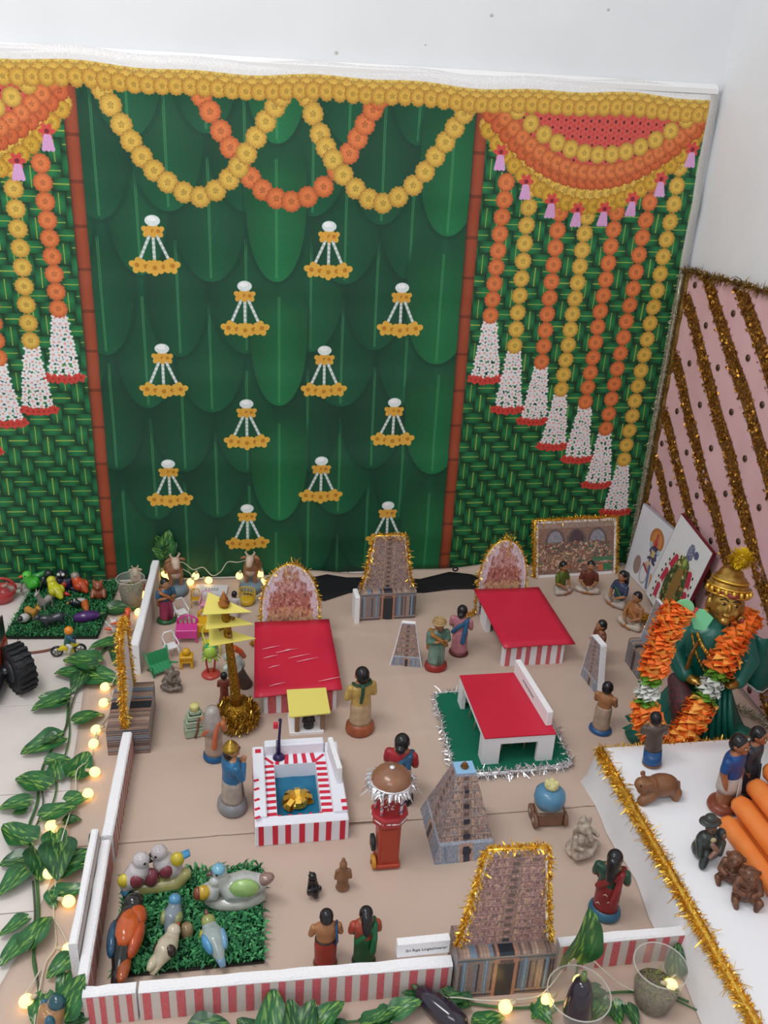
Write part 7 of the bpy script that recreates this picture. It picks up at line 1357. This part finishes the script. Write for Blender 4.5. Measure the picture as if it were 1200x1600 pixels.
FL=[((-0.0945,-1.4920,0.0200),(-0.0899,-1.4291,0.0200),(.006,.046),0),((-0.0592,-1.4943,0.0200),(-0.0659,-1.4451,0.0200),(.006,.040),1),((-0.0495,-1.4935,0.0200),(-0.0284,-1.4497,0.0200),(.006,.040),1),((-0.0316,-1.4875,0.0200),(0.0182,-1.4532,0.0200),(.010,.032),0),((0.0480,-1.4931,0.0200),(0.0987,-1.4637,0.0180),b0,0),((-0.2134,-1.4581,0.0160),(-0.1542,-1.4598,0.0140),b0,1),((-0.1847,-1.4732,0.0120),(-0.2236,-1.4477,0.0120),b0,0),((0.0904,-1.4655,0.0160),(0.0539,-1.4818,0.0120),b0,0),((0.0917,-1.4700,0.0160),(0.1399,-1.4667,0.0360),(.014,.030),0),((0.1364,-1.4497,0.0140),(0.1118,-1.4432,0.0300),(.010,.024),1),((0.1695,-1.4597,0.0160),(0.2177,-1.4596,0.0140),b0,1),((0.2161,-1.4661,0.0140),(0.1764,-1.4456,0.0200),(.012,.024),1),((0.2179,-1.5111,0.0160),(0.2683,-1.4952,0.0180),b0,0),((0.2145,-1.5023,0.0220),(0.2449,-1.5080,0.0100),(.02,.012),0),((0.3479,-1.4836,0.0160),(0.3078,-1.5043,0.0120),b0,0),((0.3234,-1.4806,0.0160),(0.3365,-1.5186,0.0120),b0,0),((0.4370,-1.4704,0.0160),(0.4016,-1.4833,0.0160),b0,1),((0.4253,-1.4725,0.0160),(0.4361,-1.5014,0.0120),b0,1),((0.4473,-1.4926,0.0180),(0.4429,-1.5324,0.0100),b0,0),((0.4374,-1.4974,0.0140),(0.3904,-1.5238,0.0100),b0,0),((0.4663,-1.5017,0.0120),(0.4685,-1.5419,0.0100),b0,1),((0.5692,-1.4560,0.0120),(0.5871,-1.4241,0.0340),(.012,.046),1),((0.5321,-1.4923,0.0100),(0.5674,-1.4831,0.0120),b0,0),((0.3855,-1.4515,0.0717),(0.398,-1.455,0.1823),None,0),((0.0174,-1.4871,0.0140),(-0.0089,-1.4742,0.0180),b0,1),((-0.1226,-1.4712,0.0100),(-0.1465,-1.4487,0.0120),b0,1)]
vine('pothos_vine','artificial leafy vine lying along the front wall with one upright leaf above a cup',FL,[
 (gz([(-0.2241,-1.4474,0.0000),(-0.1371,-1.4581,0.0000),(-0.0491,-1.4626,0.0000),(0.0397,-1.4714,0.0000),(0.1234,-1.4577,0.0000),(0.2060,-1.4611,0.0000),(0.2853,-1.4797,0.0000),(0.3599,-1.4798,0.0000),(0.4497,-1.4725,0.0000),(0.5341,-1.4827,0.0000),(0.5742,-1.5036,0.0000)],.007),.0022,'stem_green'),
 ([(p[0],p[1],z) for p,z in (((0.4007,-1.4479,0.0000),.010),((0.4007,-1.4479,0.0000),.040),((0.4007,-1.4479,0.0000),.066))],.0022,'stem_green'),
 (gz([(0.5426,-1.4883,0.0000),(0.5595,-1.4995,0.0000),(0.5793,-1.5155,0.0000),(0.6092,-1.5325,0.0000)],.005),.0014,'stem_green'),(gz([(0.0397,-1.4714,0.0000),(0.0610,-1.4632,0.0000),(0.0835,-1.4495,0.0000)],.010),.0016,'stem_dark')],5)
# ---- strings of warm bulbs
mat('bulb_glow','#ffd27a',.3,emit=2.4); mat('bulb_dim','#e8c080',.3,emit=.8); mat('wire_clear','#cfcab8',.3,spec=.6); mat('socket','#cdbd9a',.4)
bm_=MB(); bm_.ell((0,0,0),(.0105,.0105,.0115),'bulb_glow',16)
sk_=MB(); sk_.tube([(0,0,.008),(0,0,.015),(0,0,.020)],[.0048,.0040,.0026],'socket',10); BULB=[None,None]
def light_string(label,bulbs,wires):
    t=thing('light_string',label,'string lights',(0,0,0)); R=random.Random(4)
    for (x,y,z,ax,ay) in bulbs:
        if BULB[0] is None: b=bm_.build('bulb',t); s=sk_.build('socket',b); BULB[0]=b.data; BULB[1]=s.data
        else:
            b=bpy.data.objects.new('bulb',BULB[0]); COL.objects.link(b); b.parent=t; s=bpy.data.objects.new('socket',BULB[1]); COL.objects.link(s); s.parent=b
        b.location=(x,y,z); b.rotation_euler=(ax,ay,0)
    for w in wires: m=MB(); m.tube([tuple(p) for p in spline(w,len(w)*7)],.0013,'wire_clear',6); part('wire',m,t)
def B(p,z=.0145,ax=.0,ay=1.2): return (p[0],p[1],z,ax,ay)
def wz(l): return [(p[0],p[1],z) for p,z in l]
light_string('string of warm round bulbs on clear wire down the left side among the leaves',
 [B((-0.4507,-0.5595,0.0145)),B((-0.4458,-0.6228,0.0145)),B((-0.4491,-0.7690,0.0145),.0145,-.6,.6),B((-0.4343,-0.8609,0.0145),ay=-1.2),B((-0.4395,-0.9251,0.0145),.0145,0,-1),B((-0.4766,-1.1314,0.0200),.02),B((-0.4343,-1.1939,0.0145),ay=-1.1),B((-0.4185,-1.2947,0.0145),ay=-1.2),B((-0.4675,-1.3814,0.0145),ay=1.0),B((-0.4961,-1.0046,0.0120),.0125),B((-0.4508,-0.7175,0.0120),.0125)],
 [wz([((-0.4288,-0.5280,0.0000),.02),((-0.4387,-0.5712,0.0000),.012),((-0.4226,-0.6347,0.0000),.012),((-0.4412,-0.6917,0.0000),.008),((-0.4479,-0.7469,0.0000),.016),((-0.4501,-0.8100,0.0000),.008),((-0.4693,-0.8582,0.0000),.020),((-0.4643,-0.9248,0.0000),.012),((-0.4646,-0.9869,0.0000),.020),((-0.4669,-1.0609,0.0000),.024),((-0.4633,-1.1375,0.0000),.02),((-0.4590,-1.2014,0.0000),.006),((-0.4424,-1.2749,0.0000),.006),((-0.4523,-1.3104,0.0000),.008),((-0.4517,-1.3679,0.0000),.012),((-0.4482,-1.4219,0.0000),.012)]),
  wz([((-0.4555,-1.2219,0.0000),.006),((-0.4383,-1.2501,0.0000),.010),((-0.4218,-1.2823,0.0000),.016)]),wz([((-0.4583,-1.3215,0.0000),.008),((-0.4647,-1.3496,0.0000),.012),((-0.4708,-1.3678,0.0000),.016)])])
light_string('string of warm round bulbs on clear wire at the back between the two brown cows',
 [B((-0.3353,-0.0600,0.0278),.035,0,.3),B((-0.3456,-0.0300,0.0053),.03,0,-.4),B((-0.2561,-0.0500,0.0129),.030,.2,.2),B((-0.2190,-0.0600,0.0149),.020,0,-1.0),B((-0.2714,-0.0600,-0.0109),.016,0,.6),B((-0.1300,-0.0600,0.0200),.032,.2,.2),B((-0.0684,-0.0600,0.0199),.034,0,.2),B((-0.0618,-0.0850,0.0076),.022,0,.5),B((-0.3936,-0.1500,0.0119),.030,0,.4),B((-0.4037,-0.2200,0.0003),.016,0,.6)],
 [[((-0.3260,-0.0300,0.0303)[0],-.03,.06),((-0.2938,-0.0300,0.0525)[0],-.03,.066),((-0.2666,-0.0400,0.0356)[0],-.04,.048),((-0.2552,-0.0500,0.0363)[0],-.05,.052),((-0.2335,-0.0400,0.0344)[0],-.04,.052),((-0.2079,-0.0500,0.0218)[0],-.05,.03),((-0.1841,-0.0400,0.0133)[0],-.04,.036),((-0.1631,-0.0300,0.0372)[0],-.03,.062),((-0.1330,-0.0400,0.0457)[0],-.04,.066),((-0.0993,-0.0200,0.0296)[0],-.02,.062),((-0.0714,-0.0400,0.0350)[0],-.04,.060),((-0.0593,-0.0700,0.0228)[0],-.07,.036),((-0.0717,-0.1000,-0.0136)[0],-.10,.008),((-0.0772,-0.1600,-0.0213)[0],-.16,.005)],
  [((-0.2939,-0.0400,0.0409)[0],-.04,.05),((-0.2705,-0.0500,0.0199)[0],-.05,.038),((-0.2690,-0.0600,0.0040)[0],-.06,.028)]])
light_string('string of warm round bulbs on clear wire in front of the big tower and cups',
 [B((0.3909,-1.4785,0.0500),.050,.1,.1),B((0.5404,-1.4948,0.0300),.040,0,-1.1),B((0.3407,-1.4812,0.0200),.018,0,.8),B((0.2726,-1.4811,0.0160),.0145,0,1.0)],
 [wz([((0.0882,-1.4837,0.0000),.012),((0.1280,-1.4605,0.0000),.016),((0.1856,-1.4586,0.0000),.020),((0.2462,-1.4682,0.0000),.016),((0.3200,-1.4705,0.0000),.014),((0.3503,-1.4605,0.0000),.020),((0.3827,-1.4457,0.0000),.050),((0.4108,-1.4444,0.0000),.066),((0.4441,-1.4590,0.0000),.040),((0.4705,-1.4704,0.0000),.020),((0.5004,-1.4832,0.0000),.016),((0.5393,-1.4833,0.0000),.036),((0.5552,-1.4806,0.0000),.044)])])
